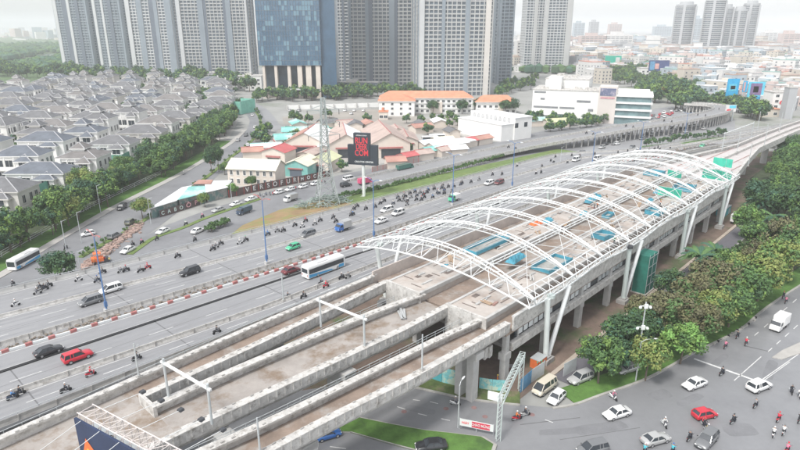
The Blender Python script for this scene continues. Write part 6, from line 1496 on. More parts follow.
def make_villa(var):
    o = thing('villa', '', 'villa'); rnd = random.Random(40 + var)
    W, D = [(7.2, 5.6), (6.2, 6.2), (8.2, 5.4), (5.4, 5.6)][var]; hh = 8.4 if var < 3 else 10.2
    b = MB(); b.box(-W, W, -D, D, -.1, hh); b.box(W * .1, W * .75, -D - 1.8, -D + .1, 0, hh - 1.4); b.box(-W - 1.6, -W + .1, -D * .6, D * .3, 0, hh - 3.2)
    b.box(-W * .45, W * .2, -D * .4, D * .5, hh - .1, hh + 1.5); b.box(-W - .12, W + .12, -D - .12, D + .12, 3.9, 4.2); b.build('wall', WALLW, o)
    b = MB(); r_ = MB(); hip(b, -W, W, -D, D, hh, 2.6, .55, 0, r_); hip(b, W * .1, W * .75, -D - 1.8, -D * .2, hh - 1.4, 1.9, .6, 0, r_)
    if var % 2: hip(b, -W * .45, W * .2, -D * .4, D * .5, hh + 2.6, 1.8, .6, 0, r_)
    rf_ = b.build('roof', [ROOFG, WALLW], o); r_.build('ridge_tiles', RIDGE, rf_)
    if var % 2: b = MB(); b.box(-W * .45, W * .2, -D * .4, D * .5, hh, hh + 2.6); b.build('attic', WALLW, o)
    b = MB(); b.box(-W * .9, W * .05, -D - 1.5, -D, 3.95, 4.15); b.box(-W * .9, W * .05, -D - 1.5, -D - 1.38, 4.15, 5.1)
    for x in (-W * .88, -W * .4, W * .02): b.box(x - .14, x + .14, -D - 1.5, -D - 1.2, 0, hh - .4)
    b.build('balcony', WALLW, o)
    for x in (-W * .72, -W * .3, W * .42):
        for z in (.5, 4.6):
            yy = -D - 1.8 if x > 0 else -D
            w_ = link('window', win_mesh(2.4 if x < 0 else 2.9, 2.5 if z < 1 else 2.1), o); w_.location = (x, yy - .01, z + .35)
    for y in (-D * .55, D * .1, D * .6):
        for z in (.9, 4.9): w_ = link('window', win_mesh(1.6, 2.0), o); w_.location = (W + .01, y, z); w_.rotation_euler = (0, 0, R(90))
    for y in (-D * .3, D * .6): w_ = link('window', win_mesh(1.3, 1.7), o); w_.location = (-W - .01, y, 5.3); w_.rotation_euler = (0, 0, R(-90))
    if var == 2: b = MB(); b.box(W * .5, W * .62, D * .2, D * .34, hh, hh + 3.2); b.build('chimney', WALLW, o)
    else:
        b = MB(); b.box(-W - 1.7, -W + .05, -D * .62, D * .32, hh - 3.2, hh - 2.3); b.tube((W * .55, D * .5, hh), (W * .55, D * .5, hh + 2.0), .55, 10); b.build('roof_tank', GALV, o)
    return o
ROOFG2 = M('bluish_grey_roof_tiles', (0.125, 0.14, 0.165), 0.8, 0.25, 0.35, fine=0.15); ROOFG3 = M('brownish_grey_roof_tiles', (0.18, 0.17, 0.165), 0.8, 0.25, 0.35, fine=0.15); WALLW2 = M('aged_white_plaster', (0.62, 0.6, 0.56), 0.85, 0.12, 0.15, fine=0.04)
VP = [make_villa(i) for i in range(4)]; VT = [tree_of(v) for v in VP]
random.seed(11)
nv = 0
NEARV = {}
for j in range(18):
    Y = 178 + j * 25.5 + random.uniform(-1.5, 1.5)
    for i in range(18):
        xe = -124 - (max(0, Y - 395) ** 1.35) * .047
        X = xe - i * 24.0 - (i // 3) * 4 - (j % 2) * 5 * (i > 0) + random.uniform(-1.8, 1.8)
        a, c_ = PX(X, Y, 6)
        if a < -28 or Y > 612 or (X < -350 and Y > 520): continue
        v = random.randrange(4); rz = random.choice([0, 0, math.pi / 2, -math.pi / 2, .05, 0])
        if i == 0: rz = random.choice([0, .06]); v = [0, 2, 1, 0, 2][j % 5]
        lb = 'white grey roofed villa in the dense rows of the walled estate'; grp = 'grey roofed villas of the estate'
        if i == 0 and j < 9: lb = 'white grey roofed villa, %s from the near end of the row facing the street trees' % ('first second third fourth fifth sixth seventh eighth ninth'.split()[j])
        dup(VP[v], VT[v], (X, Y + random.uniform(-1.5, 1.5), 0), rz, lb, grp, random.choice([None, None, {'grey_roof_tiles': ROOFG2}, {'grey_roof_tiles': ROOFG3}, {'white_plaster': WALLW2}]), (1.2, 1.0, random.choice([1.14, 1.22, 1.3]))); nv += 1
        if random.random() < .75: tree('small', (X + random.choice([-12.5, 12.5]), Y + random.uniform(-11, 11), 0), random.uniform(1.3, 2.2), 'garden tree between the grey roofed villas', 'garden trees of the estate')
        if random.random() < .5: tree('shrub', (X + random.uniform(-9, 9), Y - 11.5, 0), random.uniform(1.4, 2.4), 'garden bush in front of a grey roofed villa', 'garden bushes of the estate', 'bush', 'bush')
for v in VP:
    for c in list(v.children_recursive): bpy.data.objects.remove(c)
    bpy.data.objects.remove(v)
# green scaffold nets on villas under work, estate wall
def netwrap(p, L, D_, h, rz, label):
    o = thing('scaffold_net', label, 'scaffold net', p, rz); b = MB()
    pts = [(-L, D_), (-L, -D_), (L, -D_), (L, D_)]
    b.loft([[(x * k, y * k, z) for x, y in pts for k in (1,)] for z in (0.2, h * .5, h)], closed=False, cap=False); b.loft([[(x * .985, y * .985, z) for x, y in pts] for z in (.2, h)], closed=False, cap=False); b.build('net', TEALNET, o)
    b = MB()
    for x, y in pts: b.tube((x, y, 0), (x, y, h + .5), .07, 5)
    b.tube((-L, -D_, h + .1), (L, -D_, h + .1), .06, 5); b.build('poles', GALV, o)
netwrap((-133, 192, 0), 13, 4, 7.5, R(3), 'pale green net wrapped low around the near street side villa')
netwrap((-126, 243.5, 0), 11, 4, 7.2, R(2), 'green net strip along the middle street side villas')
netwrap((-112, 420, 0), 9, 6, 9, R(70), 'green net on the corner villa by the street curve')
netwrap((-150, 372, 0), 9, 5, 6, R(10), 'green net in front of a villa deep in the estate')
o = thing('estate_wall', 'long pale boundary wall behind the street trees of the villa estate', 'wall', (-114, 150, 0)); b = MB()
b.path([], 1); wl = [Vector((-118, 130, 1.2)), Vector((-114.5, 180, 1.2)), Vector((-113, 250, 1.2)), Vector((-111, 320, 1.2)), Vector((-118, 370, 1.2))]
for p0, p1 in zip(wl[:-1], wl[1:]): b.beam(p0, p1, .25, 2.4)
b.build('masonry', WALLW, o, True)
for i in range(9): b = MB(); p = wl[0].lerp(wl[3], i / 8.5); b.obox((p.x + (1.6 if 1 < i < 8 else .3), p.y, 1.4), .25, .25, 1.45, 0); b.build('pillar', CONCW, o, True)
o = thing('railing_fence', 'long metal tube fence between street trees and the left pavement', 'fence', (-100, 140, 0)); b = MB(); fl = [p + Vector((-8.3, 0, 0)) for p in px(LRL[1:7])]; fl = smooth(fl, 6)
for z in (.6, 1.2, 1.8): b.path([p + Vector((0, 0, z)) for p in fl], .06, 4)
for p in fl: b.tube(p, p + Vector((0, 0, 1.9)), .06, 4)
b.build('rails', WHITE, o, True)

# ------------------------------------------------------------------ towers
TBLUE = M('tower_cladding_blue', (0.24, 0.28, 0.315), 0.6, 0.1, 0.05); TPALE = M('tower_cladding_pale', (0.52, 0.53, 0.53), 0.7, 0.06, 0.08); TBEI = M('tower_cladding_beige', (0.45, 0.455, 0.445), 0.7, 0.06, 0.08); TDARK = M('tower_slot_dark', (0.13, 0.155, 0.19), 0.5, 0.1, 0.1)
def tower(label, xL, xR, yb, depth, h, frame, strips, rz=0.0, bay=3.9, fl=3.4, pier=.75, slab=1.05, solid=TBLUE, side=None, base=None, name='apartment_tower', proud=.45):
    a_, c_ = P(xL, yb), P(xR, yb); W = (c_ - a_).length / 2; m_ = (a_ + c_) / 2
    rz0 = math.atan2(c_.y - a_.y, c_.x - a_.x) + rz
    o = thing(name, label, 'tower', m_, rz0); D = depth
    z0 = 0 if base is None else base
    b = MB(); b.box(-W, W, 0, D, z0, h); b.build('glazing', GLASST, o)
    b = MB(); z = z0 + 3
    while z < h: b.box(-W - proud, W + proud, -proud, D + proud, z, z + slab); z += fl
    b.build('floor_slabs', frame, o)
    b = MB(); n = max(3, int(2 * W / bay))
    for i in range(n + 1): x = -W + 2 * W * i / n; b.box(x - pier / 2, x + pier / 2, -proud - .12, .2, z0, h)
    n2 = max(3, int(D / bay))
    for i in range(n2 + 1):
        y = D * i / n2
        for sx in (-1, 1): b.box(sx * W - .55 if sx > 0 else -W - proud - .12, W + proud + .12 if sx > 0 else -W + .55, y - pier / 2, y + pier / 2, z0, h)
    b.build('wall_piers', frame, o)
    for u0, u1, mt, pr in strips:
        b = MB(); b.box(-W + 2 * W * u0, -W + 2 * W * u1, -pr, .3, z0, h + 2); b.build('facade_shaft', mt, o)
    b = MB(); b.box(-W - .6, W + .6, -.6, D + .6, h, h + 1.6); b.box(-W * .5, W * .5, D * .2, D * .8, h + 1.6, h + 6); b.build('roof', solid, o)
    if side:
        b = MB()
        for u0, u1 in ((0.0, .12), (.45, .6), (.9, 1.0)): b.box(W - .2, W + 1.1, D * u0, D * u1, z0, h + 1.5); b.box(-W - 1.1, -W + .2, D * u0, D * u1, z0, h + 1.5)
        b.build('side_shaft', side, o)
    return o, W, D
tower('leftmost bluish apartment tower at the edge of the river land', 62, 99, 71.5, 30, 150, TBLUE, ((0, .1, TPALE, .9), (.28, .42, TDARK, 1.1), (.42, .5, TPALE, 1.3), (.66, .76, TDARK, 1.0), (.95, 1, TBLUE, 1.2)), R(-12), side=TBLUE, slab=1.4)
tower('second bluish apartment tower from the left with white edge shaft', 101.5, 131, 73.5, 30, 156, TBLUE, ((0, .1, TPALE, 1.2), (.3, .38, TPALE, .9), (.55, .68, TDARK, 1.1), (.93, 1, TBLUE, 1.2)), R(-10), side=TBLUE, slab=1.4)
tower('third tower from the left, pale with a blue grey right half', 134, 180, 77, 32, 160, TPALE, ((0, .09, TPALE, 1.6), (.24, .36, TBLUE, 1.1), (.52, .62, TDARK, 1.2), (.62, .7, TBLUE, 1.4), (.86, 1, TBLUE, 1.2)), R(-6), side=TBLUE)
tower('fourth tower from the left with beige window grid and two blue grey shafts', 185, 252, 81, 34, 162, TBEI, ((0, .05, TPALE, 1.5), (.3, .38, TBLUE, 1.3), (.38, .42, TDARK, .8), (.66, .7, TDARK, .8), (.7, .77, TBLUE, 1.3), (.97, 1, TPALE, 1.5)), R(2), side=TBLUE)
tower('wide beige grey apartment tower right of the blue glass tower', 351, 415, 89, 34, 165, TBEI, ((0, .03, TBLUE, 1.4), (.24, .29, TBLUE, 1.0), (.29, .35, TDARK, .9), (.6, .68, TBLUE, 1.3), (.68, .73, TDARK, .9), (.96, 1, TDARK, 1.0)), R(3), side=TBLUE)
tower('tall beige apartment tower with warm white corner piers', 418.5, 490, 95.5, 38, 170, TBEI, ((0, .06, TPALE, 1.9), (.3, .345, TBLUE, 1.1), (.62, .68, TBLUE, 1.2), (.9, .97, M('warm_white', (0.6, 0.57, 0.53), .7, .05, .1), 1.9)), R(7), side=TBLUE)
tower('slim grey apartment tower half hidden behind the tall beige tower', 496, 510, 84, 30, 165, TBLUE, ((.0, .15, TBLUE, 1.0),), R(5), side=TBLUE)
tower('pale grey slab tower in the gap between the blue and the wide beige tower', 330, 350, 82, 26, 150, TPALE, ((0, .2, TBLUE, 1.0), (.7, .8, TDARK, 1)), 0)
tower('pale hazy apartment tower behind the white mall, left of a pair', 523, 541, 72, 30, 110, TPALE, ((.4, .6, TBEI, 1.2),), 0, name='apartment_tower')
tower('pale hazy apartment tower behind the white mall, taller right one of a pair', 541, 567, 72.5, 32, 102, TPALE, ((0, .12, TBEI, 1.2), (.8, 1, TBEI, 1.4)), R(-4))
# blue glass tower
a_, c_ = P(262, 98.5), P(337, 98.5); W = (c_ - a_).length / 2
o = thing('glass_tower', 'blue glass office tower standing on beige columns', 'tower', (a_ + c_) / 2, R(2)); Z0 = 27; HT2 = 165
b = MB(); b.box(-W, W * .62, 0, 42, Z0, HT2); b.build('glass_skin', GLASSB, o)
b = MB(); b.box(W * .62, W, 2.5, 44, 0, HT2 + 6); b.build('glass_shaft', M('blue_glass_deep', (0.06, 0.115, 0.18), 0.15, 0.2, 0.1), o)
b = MB(); z = Z0
while z < HT2: b.box(-W - .12, W * .62 + .1, -.16, 42, z, z + .28); z += 3.9
b.build('spandrel_lines', TDARK, o)
b = MB(); n = 22
for i in range(n + 1): x = -W + 1.62 * W * i / n; b.box(x - .09, x + .09, -.24, 0, Z0, HT2)
b.build('mullions', TDARK, o)
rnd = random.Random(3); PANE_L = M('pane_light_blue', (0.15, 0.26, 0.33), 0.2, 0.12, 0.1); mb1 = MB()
for i in range(n):
    for k in range(int((HT2 - Z0) / 3.9)):
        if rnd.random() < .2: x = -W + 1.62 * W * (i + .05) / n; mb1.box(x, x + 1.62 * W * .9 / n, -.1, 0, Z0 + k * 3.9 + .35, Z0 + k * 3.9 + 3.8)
q_ = mb1.build('lighter_panes', PANE_L, o); q_['kind'] = 'stuff'  # lighter blue panes at random, a panel pattern on the glass
b = MB(); b.box(-W * .98, W * .6, 9, 42, 0, Z0); b.build('recessed_lobby', M('lobby_glass', (0.07, 0.1, 0.13), 0.2, 0.4, 0.1), o)
for u0, u1 in ((-.93, -.87), (-.62, -.55), (-.28, -.2), (-.02, .1), (.2, .34), (.46, .58)):
    b = MB(); b.box(W * u0, W * u1, .6, 6, 0, Z0); b.build('column', WALLC, o)
b = MB(); b.box(-W * .3, W * .1, -6, .4, 7.5, 8.4); b.build('entrance_canopy', TPALE, o)
# podium blocks around the tower feet
def block(label, xL, xR, yb, D, h, mat, name='building', cat='building', win=True, rz=0, roofm=None, fl=3.6):
    a_, c_ = P(xL, yb), P(xR, yb); W = (c_ - a_).length / 2
    o = thing(name, label, cat, (a_ + c_) / 2, math.atan2(c_.y - a_.y, c_.x - a_.x) + rz)
    b = MB(); b.box(-W, W, 0, D, 0, h); b.build('wall', mat, o)
    b = MB(); b.box(-W - .3, W + .3, -.3, D + .3, h, h + .5); b.box(-W * .4, W * .1, D * .3, D * .7, h + .5, h + 2.6); b.build('roof', roofm or CONCW, o)
    if win:
        z = 1.3
        while z + 1.8 < h:
            n = max(2, int(W * 2 / 5))
            for i in range(n):
                x = -W + 2 * W * (i + .5) / n; w_ = link('window', win_mesh(2.4, 1.7), o); w_.location = (x, -.02, z)
            z += fl
    return o
block('pinkish three storey podium at the foot of the fourth tower', 187, 222, 83.5, 14, 11, M('pinkish_wall', (0.5, 0.4, 0.37), .85, .08, .1))
block('white podium block between the fourth tower and the blue tower', 238, 262, 90, 16, 13, WALLW)
block('small white pavilion in front of the blue glass tower', 264, 276, 97.5, 8, 8, WALLC)
block('dark podium at the feet of the wide beige tower', 333, 378, 92.5, 10, 9, TDARK)
# schools with orange roofs
def school(label, xL, xR, yb, D, h, rz=0, wing=0):
    a_, c_ = P(xL, yb), P(xR, yb); W = (c_ - a_).length / 2
    o = thing('school_building', label, 'building', (a_ + c_) / 2, math.atan2(c_.y - a_.y, c_.x - a_.x) + rz)
    b = MB(); b.box(-W, W, 0, D, 0, h); r_ = MB(); hip(r_, -W, W, 0, D, h, 4.2, .9)
    if wing: b.box(-W, -W + wing, -14, .1, 0, h - .6); hip(r_, -W, -W + wing, -14, D * .5, h - .6, 4.0, .8)
    for z in (3.4, 6.9): b.box(-W + wing - .1, W + .15, -.5, 0, z, z + .35)
    b.build('wall', WALLW, o); r_.build('roof', [ROOFO, WALLW], o)
    n = int((2 * W - wing) / 3.6)
    for i in range(n):
        for z in (1.0, 4.4, 7.7):
            if z + 2 < h: w_ = link('window', win_mesh(2.0, 1.6), o); w_.location = (-W + wing + (i + .5) * (2 * W - wing) / n, -.02, z)
    if wing:
        for i in range(4):
            for z in (1.0, 4.4, 7.4):
                if z + 1.8 < h: w_ = link('window', win_mesh(1.7, 1.5), o); w_.location = (-W + wing * (i + .5) / 4, -14.02, z)
    b = MB(); b.box(W * .1, W * .35, -1.2, 0, 0, h * .75); b.build('entrance_bay', WALLC, o); return o
school('long white school with orange hip roof and a left wing', 380, 472, 113.5, 13, 10.8, R(-1), 24)
school('smaller white school with orange roof at the avenue corner', 476, 516, 114, 12, 8.2)
block('small pink roofed annex left of the long school wing', 379, 388, 120, 7, 5, WALLC, roofm=ROOFO)
# white warehouse with arched wall
o = thing('white_warehouse', 'white warehouse with stepped roof and a row of arches beside the flyover ramp', 'warehouse', (33, 336, 0), math.atan2(308 - 336, 53 - 33))
Lw = math.hypot(20, 28)
b = MB(); b.box(0, Lw, 0, 9, 0, 8.6); b.box(.5, Lw + .8, 9, 22, 0, 11.5); b.build('wall', WALLW, o)
b = MB(); b.box(-.3, Lw + .3, -.3, 9, 8.6, 8.9); b.box(0.2, Lw + 1.1, 8.7, 22.3, 11.5, 11.9); b.build('roof', ROOFW, o)
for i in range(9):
    b = MB(); x = 2.5 + i * (Lw - 4) / 9; b.loft([[(x + 1.2 + 1.15 * math.cos(a), y, 9.3 + (1.9 * math.sin(a) if 0 <= a <= math.pi else 0)) for a in [math.pi * k / 10 for k in range(11)]] for y in (8.6, 9.02)]); b.build('arch_face', M('arch_shadow_grey', (0.45, 0.45, 0.45), .8, .1, 1), o, fixn=True)  # raised grey arches, the shade of recesses put into their colour
for x in (6, 20): b = MB(); b.box(Lw + .78, Lw + .84, x * .5 + 6, x * .5 + 8.5, 6.5, 9.0); b.build('window', WIND, o)
# white mall
a_, c_ = P(531, 119), P(597, 122.5); W = (c_ - a_).length / 2
o = thing('shopping_mall', 'large white shopping mall with stepped roof and glazed right end', 'mall', (a_ + c_) / 2, math.atan2(c_.y - a_.y, c_.x - a_.x))
b = MB(); b.box(-W, W, 0, 30, 0, 19); b.box(-W + 6, W - 8, 12, 44, 0, 25); b.box(-W + 9, -W + 17, 4, 14, 19, 27); b.build('wall', WALLW, o)
b = MB(); b.box(-W - .3, W + .3, -.3, 30, 19, 19.5); b.box(-W + 5.7, W - 7.7, 11.7, 44.3, 25, 25.5)
for i in range(14): x, y = random.uniform(-W + 4, W - 4), random.uniform(1, 10); b.box(x, x + 2, y, y + 1.6, 19.5, 21)
for i in range(10): x, y = random.uniform(-W + 8, W - 12), random.uniform(14, 40); b.box(x, x + 2.4, y, y + 2, 25.5, 27)
b.build('roof', CONCW, o)
for u0, u1, z0, z1 in ((-.95, -.2, 7.6, 8.8), (-.75, -.62, 12.8, 14), (-.97, -.8, .4, 4.6), (-.6, -.35, 2, 3.2), (-.2, .05, 0.3, 4.2), (.35, .75, 12, 13.4), (.7, .85, 6.6, 8.2), (-.95, -.6, 17, 18.2), (-.15, .3, 7.6, 8.8)):
    b = MB(); b.box(W * u0, W * u1, -.12, .02, z0, z1); b.build('window_band', M('mall_window', (0.22, 0.23, 0.24), .4, .2, .5), o)
b = MB(); b.box(W - .5, W + 10, -2.5, 12, 0, 22.5); sgn = b.build('sign_block', WALLC if 0 else M('mall_sign_wall', (0.62, 0.57, 0.53), .8, .05, .1), o)
b = MB(); b.box(W + .2, W + 9.4, -2.75, -2.5, 17, 21.5); b.build('signboard', M('mall_signboard', (0.13, 0.15, 0.24), .5, .2, .4, alt=(.4, .36, .42), altlo=.5, althi=.6, altscale=.4), o)
b = MB(); b.box(W + .6, W + 9, -2.7, -2.5, 15.2, 16.4); b.build('red_lettering_band', M('letter_pink', (0.55, 0.3, 0.32), .6, .3, .8), o)
b = MB(); b.box(W + 10, W + 30, -1.5, 26, 0, 17); b.build('glazed_wing', M('wing_glass', (0.16, 0.24, 0.25), .2, .3, .2), o)
b = MB()
for z in (4.2, 8.4, 12.6, 16.8): b.box(W + 9.9, W + 31, -2.4, 26.4, z, z + 1.1)
b.box(W + 10, W + 29, 2, 24, 17.9, 19.4); b.build('floor_decks', WALLW, o)
# cream house, sheds, market
def gable(label, cx, cy, hw_, L, h, rh, rz, wallm, roofm, name='shed', cat='shed', door=True, wins=0, roofm2=None, ov=.6):
    o = thing(name, label, cat, (cx, cy, 0), rz)          # ridge along local y, front at y=0
    b = MB(); b.add([(-hw_, 0, 0), (hw_, 0, 0), (hw_, 0, h), (0, 0, h + rh), (-hw_, 0, h), (-hw_, L, 0), (hw_, L, 0), (hw_, L, h), (0, L, h + rh), (-hw_, L, h)], [[0, 1, 2, 3, 4], [9, 8, 7, 6, 5], [1, 6, 7, 2], [5, 0, 4, 9]]); b.build('wall', wallm, o)
    for sg, mt in ((-1, roofm), (1, roofm2 or roofm)):
        b = MB(); e = (sg * (hw_ + ov), h - ov * rh / hw_); b.loft([[(0, y, h + rh + .04), (e[0], y, e[1] + .04), (e[0], y, e[1] + .22), (0, y, h + rh + .22)] for y in (-ov, L + ov)]); b.build('roof', mt, o, fixn=True)
    b = MB(); b.tube((0, -ov, h + rh + .2), (0, L + ov, h + rh + .2), .22, 6); b.build('ridge_cap', PALERED if roofm in (ROOFTAN, ROOFRUST) else roofm, o)
    if door: b = MB(); b.box(-hw_ * .5, hw_ * .5, -.06, .03, 0, h * .62); b.build('door', TDARK if wallm is not WALLC else WIND, o); b = MB(); b.box(-hw_ * .62, hw_ * .62, -.5, -.02, h * .66, h * .76); b.build('sign_strip', PALERED, o)
    for i in range(wins):
        for z in (1.0, 4.2):
            if z + 2 < h + .2: w_ = link('window', win_mesh(1.1, 1.7), o); w_.location = (-hw_ - .01, L * (i + .6) / (wins + .2), z); w_.rotation_euler = (0, 0, R(-90))
    return o
p = P(281, 184); gable('cream two storey house with pale roof behind the lettered hoarding', p.x, p.y, 5.2, 19, 6.6, 2.6, R(80), WALLC, ROOFCR, 'house', 'house', False, 7)
p = P(281, 168); gable('shed with bright red sheet roof behind the cream house', p.x - 3, p.y, 5.5, 10, 7.0, 1.8, R(-18), WALLC, ROOFR, door=True)
p = P(296, 177); gable('pale cream roofed shed right of the cream house', p.x, p.y, 5.2, 13, 4.8, 2.0, R(-16), ROOFT, ROOFCR)
p = P(318, 173); gable('yellow green roofed shed behind the transmission tower', p.x, p.y, 4.6, 14, 4.6, 2.0, R(-16), WALLC, ROOFYG)
p = P(305, 156); gable('rust and pale roofed gable shed left of the transmission tower', p.x, p.y, 9.0, 30, 6.5, 4.4, R(-4), WALLC, ROOFRUST, roofm2=ROOFW)
p = P(347, 158); gable('tan gable shed partly behind the red billboard', p.x, p.y, 8.2, 34, 6.5, 4.4, R(8), WALLC, ROOFCR if 0 else ROOFTAN, roofm2=ROOFW)
p = P(391, 158); gable('large pinkish tan gable shed right of the billboard', p.x, p.y, 9.0, 40, 6.8, 4.6, R(10), WALLC, ROOFTAN)
p = P(275, 147); gable('teal roofed shed near the street curve', p.x, p.y, 5, 22, 4.5, 1.8, R(-70), WALLW, ROOFT)
p = P(252, 155); gable('small blue and white roofed shed by the street curve', p.x, p.y, 4, 14, 4, 1.2, R(-75), WALLW, LBLUE if 0 else ROOFT, roofm2=ROOFW)
p = P(283, 139); gable('long dark teal roofed shed behind the small ones', p.x, p.y, 4.5, 24, 4.6, 1.6, R(-80), WALLW, ROOFT)
p = P(304, 164); gable('low tan lean to shed between red roof and pylon', p.x, p.y, 4.2, 12, 4.2, 1.2, R(-20), WALLC, ROOFTAN)
p = P(408, 150); gable('small pinkish roofed shed at the right of the tan sheds', p.x, p.y, 5, 22, 4.6, 2.0, R(5), WALLC, ROOFTAN)
p = P(324, 158); gable('grey white roofed lean to in front of the pale shed', p.x, p.y, 4.5, 12, 4.5, 1.4, R(0), WALLC, ROOFW)
random.seed(5)
for i, (q, w_, L, mt, lb) in enumerate((((420, 150), 4, 15, ROOFW, 'white market roof nearest the tan sheds'), ((430, 152), 3.6, 13, ROOFW, 'white market roof second from the tan sheds'), ((440, 151), 4.2, 15, ROOFW, 'white market roof in the middle of the cluster'), ((450, 149), 3.6, 14, ROOFW, 'white market roof below the white warehouse'), ((424, 157), 3.2, 8, ROOFT, 'teal market roof at the street edge'), ((437, 157), 3.2, 9, ROOFTAN, 'tan market roof at the street edge'), ((449, 155), 3.4, 8, ROOFW, 'white market roof at the street edge'), ((415, 160), 3.4, 8, ROOFTAN, 'tan market roof beside the dark green truck'), ((402, 163), 3, 7, ROOFR, 'small red market roof by the street'), ((460, 147), 3, 9, ROOFR, 'reddish market roof below the warehouse corner'), ((475, 145), 3, 10, ROOFRUST, 'rusty low roof between warehouse and flyover'), ((434, 146), 3.5, 10, ROOFCR, 'cream market roof behind the white ones'))):
    p = P(*q); gable(lb, p.x, p.y, w_, L, 3.2, 1.1, R(-60 + random.uniform(-12, 12)), WALLC, mt, 'market_stall', 'market shed', False)
# tent roofs by the street divider
def flatroof(label, poly, h, slope, mats, z=0):
    o = thing('tent_shed', label, 'shed', P(*poly[0])); pts = px(poly)
    b = MB(); b.prism([(p.x, p.y) for p in pts], h, h + .18); b.build('roof', mats[0], o, True)
    b = MB(); c = sum(pts, Vector()) / len(pts); b.prism([((p.x - c.x) * .94 + c.x, (p.y - c.y) * .94 + c.y) for p in pts], 0, h - .02); b.build('wall', mats[1], o, True); return o
MIXW = M('shed_mixed_wall', (0.3, 0.29, 0.27), .85, .3, .4, alt=(.12, .2, .19), altlo=.48, althi=.55, altscale=.35)
flatroof('white tent roof shed at the tip of the street triangle', [(150, 220), (178, 211), (193, 195), (183, 197)], 3.4, 0, (ROOFW, MIXW))
flatroof('teal tarp roofed shed in the street triangle', [(179, 210.5), (206, 203.5), (213, 195.5), (190, 196.5)], 3.5, 0, (ROOFT, MIXW))
flatroof('white roofed shed with a rusty patch near the cream house', [(207, 203), (229, 197.5), (233, 190), (205, 191), (206, 195)], 3.6, 0, (ROOFW, MIXW))
flatroof('rust sheet roofed annex beside the tent roofs', [(194, 195), (212, 194.5), (214, 190.5), (200, 190.5)], 3.9, 0, (ROOFRUST, MIXW))
# lettered hoarding along the side street
def lettered(label, q0, q1, h, txt, size, mats, sx=1.0):
    a_, c_ = P(*q0, .1), P(*q1, .1); d = c_ - a_; L = d.length
    o = thing('lettered_hoarding', label, 'hoarding', a_, math.atan2(d.y, d.x))
    b = MB(); b.box(0, L, -.06, .06, 0, h); b.build('boards', mats[0], o)
    b = MB()
    for i in range(int(L / 3) + 1): b.box(i * 3 - .05, i * 3 + .05, -.1, -.055, 0, h)
    b.build('battens', mats[2], o)
    n = len(txt)
    for i, ch in enumerate(txt):
        if ch != ' ': text(ch, size, mats[1], o, (L * (i + .5) / n, -.12, h * .52), (R(90), 0, 0), sx=sx)
    return o
BROWNB = M('hoarding_dark_brown', (0.1, 0.07, 0.065), .7, .2, .4)
lettered('dark hoarding with big white letters below the cream house', (229, 197.5), (298, 183), 2.8, '  VERSOFUR', 2.4, (BROWNB, PAINTW, REDP), 1.0)
lettered('dark brown hoarding with white letters in front of the market sheds', (299, 182.8), (330, 176.5), 2.6, 'HOC I', 1.9, (BROWNB, WHITE, REDP))
lettered('dark hoarding with pale green letters under the tent roofs', (160, 217.2), (184.5, 210), 2.1, 'CABO', 1.7, (BROWNB, M('letter_mint', (.6, .72, .68), .6, .05, 1), TDARK))
lettered('hoarding with big pink letters under the tent roofs', (185, 209.9), (200, 204.6), 2.3, 'ÔP', 2.1, (BROWNB, M('letter_pink_pale', (.7, .4, .42), .6, .05, 1), TDARK), 1.3)
lettered('plain brown wall strip right of the billboard along the side street', (372, 172), (420, 162), 2.2, ' ', 1, (M('wall_rosy', (.4, .32, .3), .8, .15, .3), WHITE, REDP))
# long walls and lots behind the sheds
sheet('earth_lot', px([(284, 124), (282, 117), (375, 109), (420, 112), (425, 122), (345, 127)]), .06, SAND)
sheet('school_yard', px([(380, 122), (455, 117), (530, 117), (530, 128), (470, 131), (420, 134), (385, 132)]), .07, SAND)
sheet('sheds_yard', px([(250, 160), (255, 138), (345, 130), (470, 132), (475, 142), (400, 160), (330, 174), (285, 183), (235, 192)]), .05, PAVE)
for i in range(30):
    q = random.choice([(292 + 85 * random.random(), 117 + 8 * random.random()), (384 + 75 * random.random(), 120 + 12 * random.random()), (520 + 60 * random.random(), 121 + 7 * random.random()), (255 + 40 * random.random(), 133 + 14 * random.random())])
    tree('far', P(*q), random.uniform(.6, 1.1), 'tree scattered among the lots and sheds behind the billboard', 'trees among the lots behind the billboard')
for i, (q, w_, L, mt) in enumerate((((398, 137), 4, 14, ROOFTAN), ((412, 133), 4, 12, ROOFRUST), ((425, 130), 3.5, 10, ROOFG), ((441, 128), 4, 12, ROOFW), ((300, 130), 4, 12, ROOFT), ((320, 128), 3.5, 11, ROOFG), ((337, 129), 3.5, 10, ROOFTAN), ((356, 131), 4, 13, ROOFG), ((372, 130), 3.5, 12, ROOFRUST), ((455, 138), 3.2, 9, ROOFG), ((262, 141), 3.5, 12, ROOFG), ((243, 158), 3.2, 9, ROOFRUST), ((500, 125), 4, 14, ROOFCR), ((522, 126), 4, 16, ROOFT), ((545, 127), 4, 14, ROOFYG), ((386, 168), 3, 8, ROOFRUST), ((330, 166), 3.4, 9, ROOFG))):
    p = P(*q); gable('small %s roofed shed in the clutter of sheds behind the hoardings' % {'pinkish_sheet_roof': 'tan', 'rusty_sheet_roof': 'rusty', 'grey_roof_tiles': 'grey', 'white_sheet_roof': 'white', 'teal_sheet_roof': 'teal', 'cream_sheet_roof': 'cream', 'yellow_green_roof': 'yellowish'}[mt.name], p.x, p.y, w_, L, 3.4, 1.4, R(random.choice([-60, 20, -75, 8])), WALLC, mt, 'shed', 'shed', False)['group'] = 'small sheds behind the hoardings'
o = thing('site_wall', 'long white site wall in front of the tree row below the towers', 'wall', P(287, 107.5)); b = MB(); b.beam(P(287, 107.5, 1.6), P(412, 103.8, 1.6), .3, 3.2); b.build('masonry', WALLW, o, True)
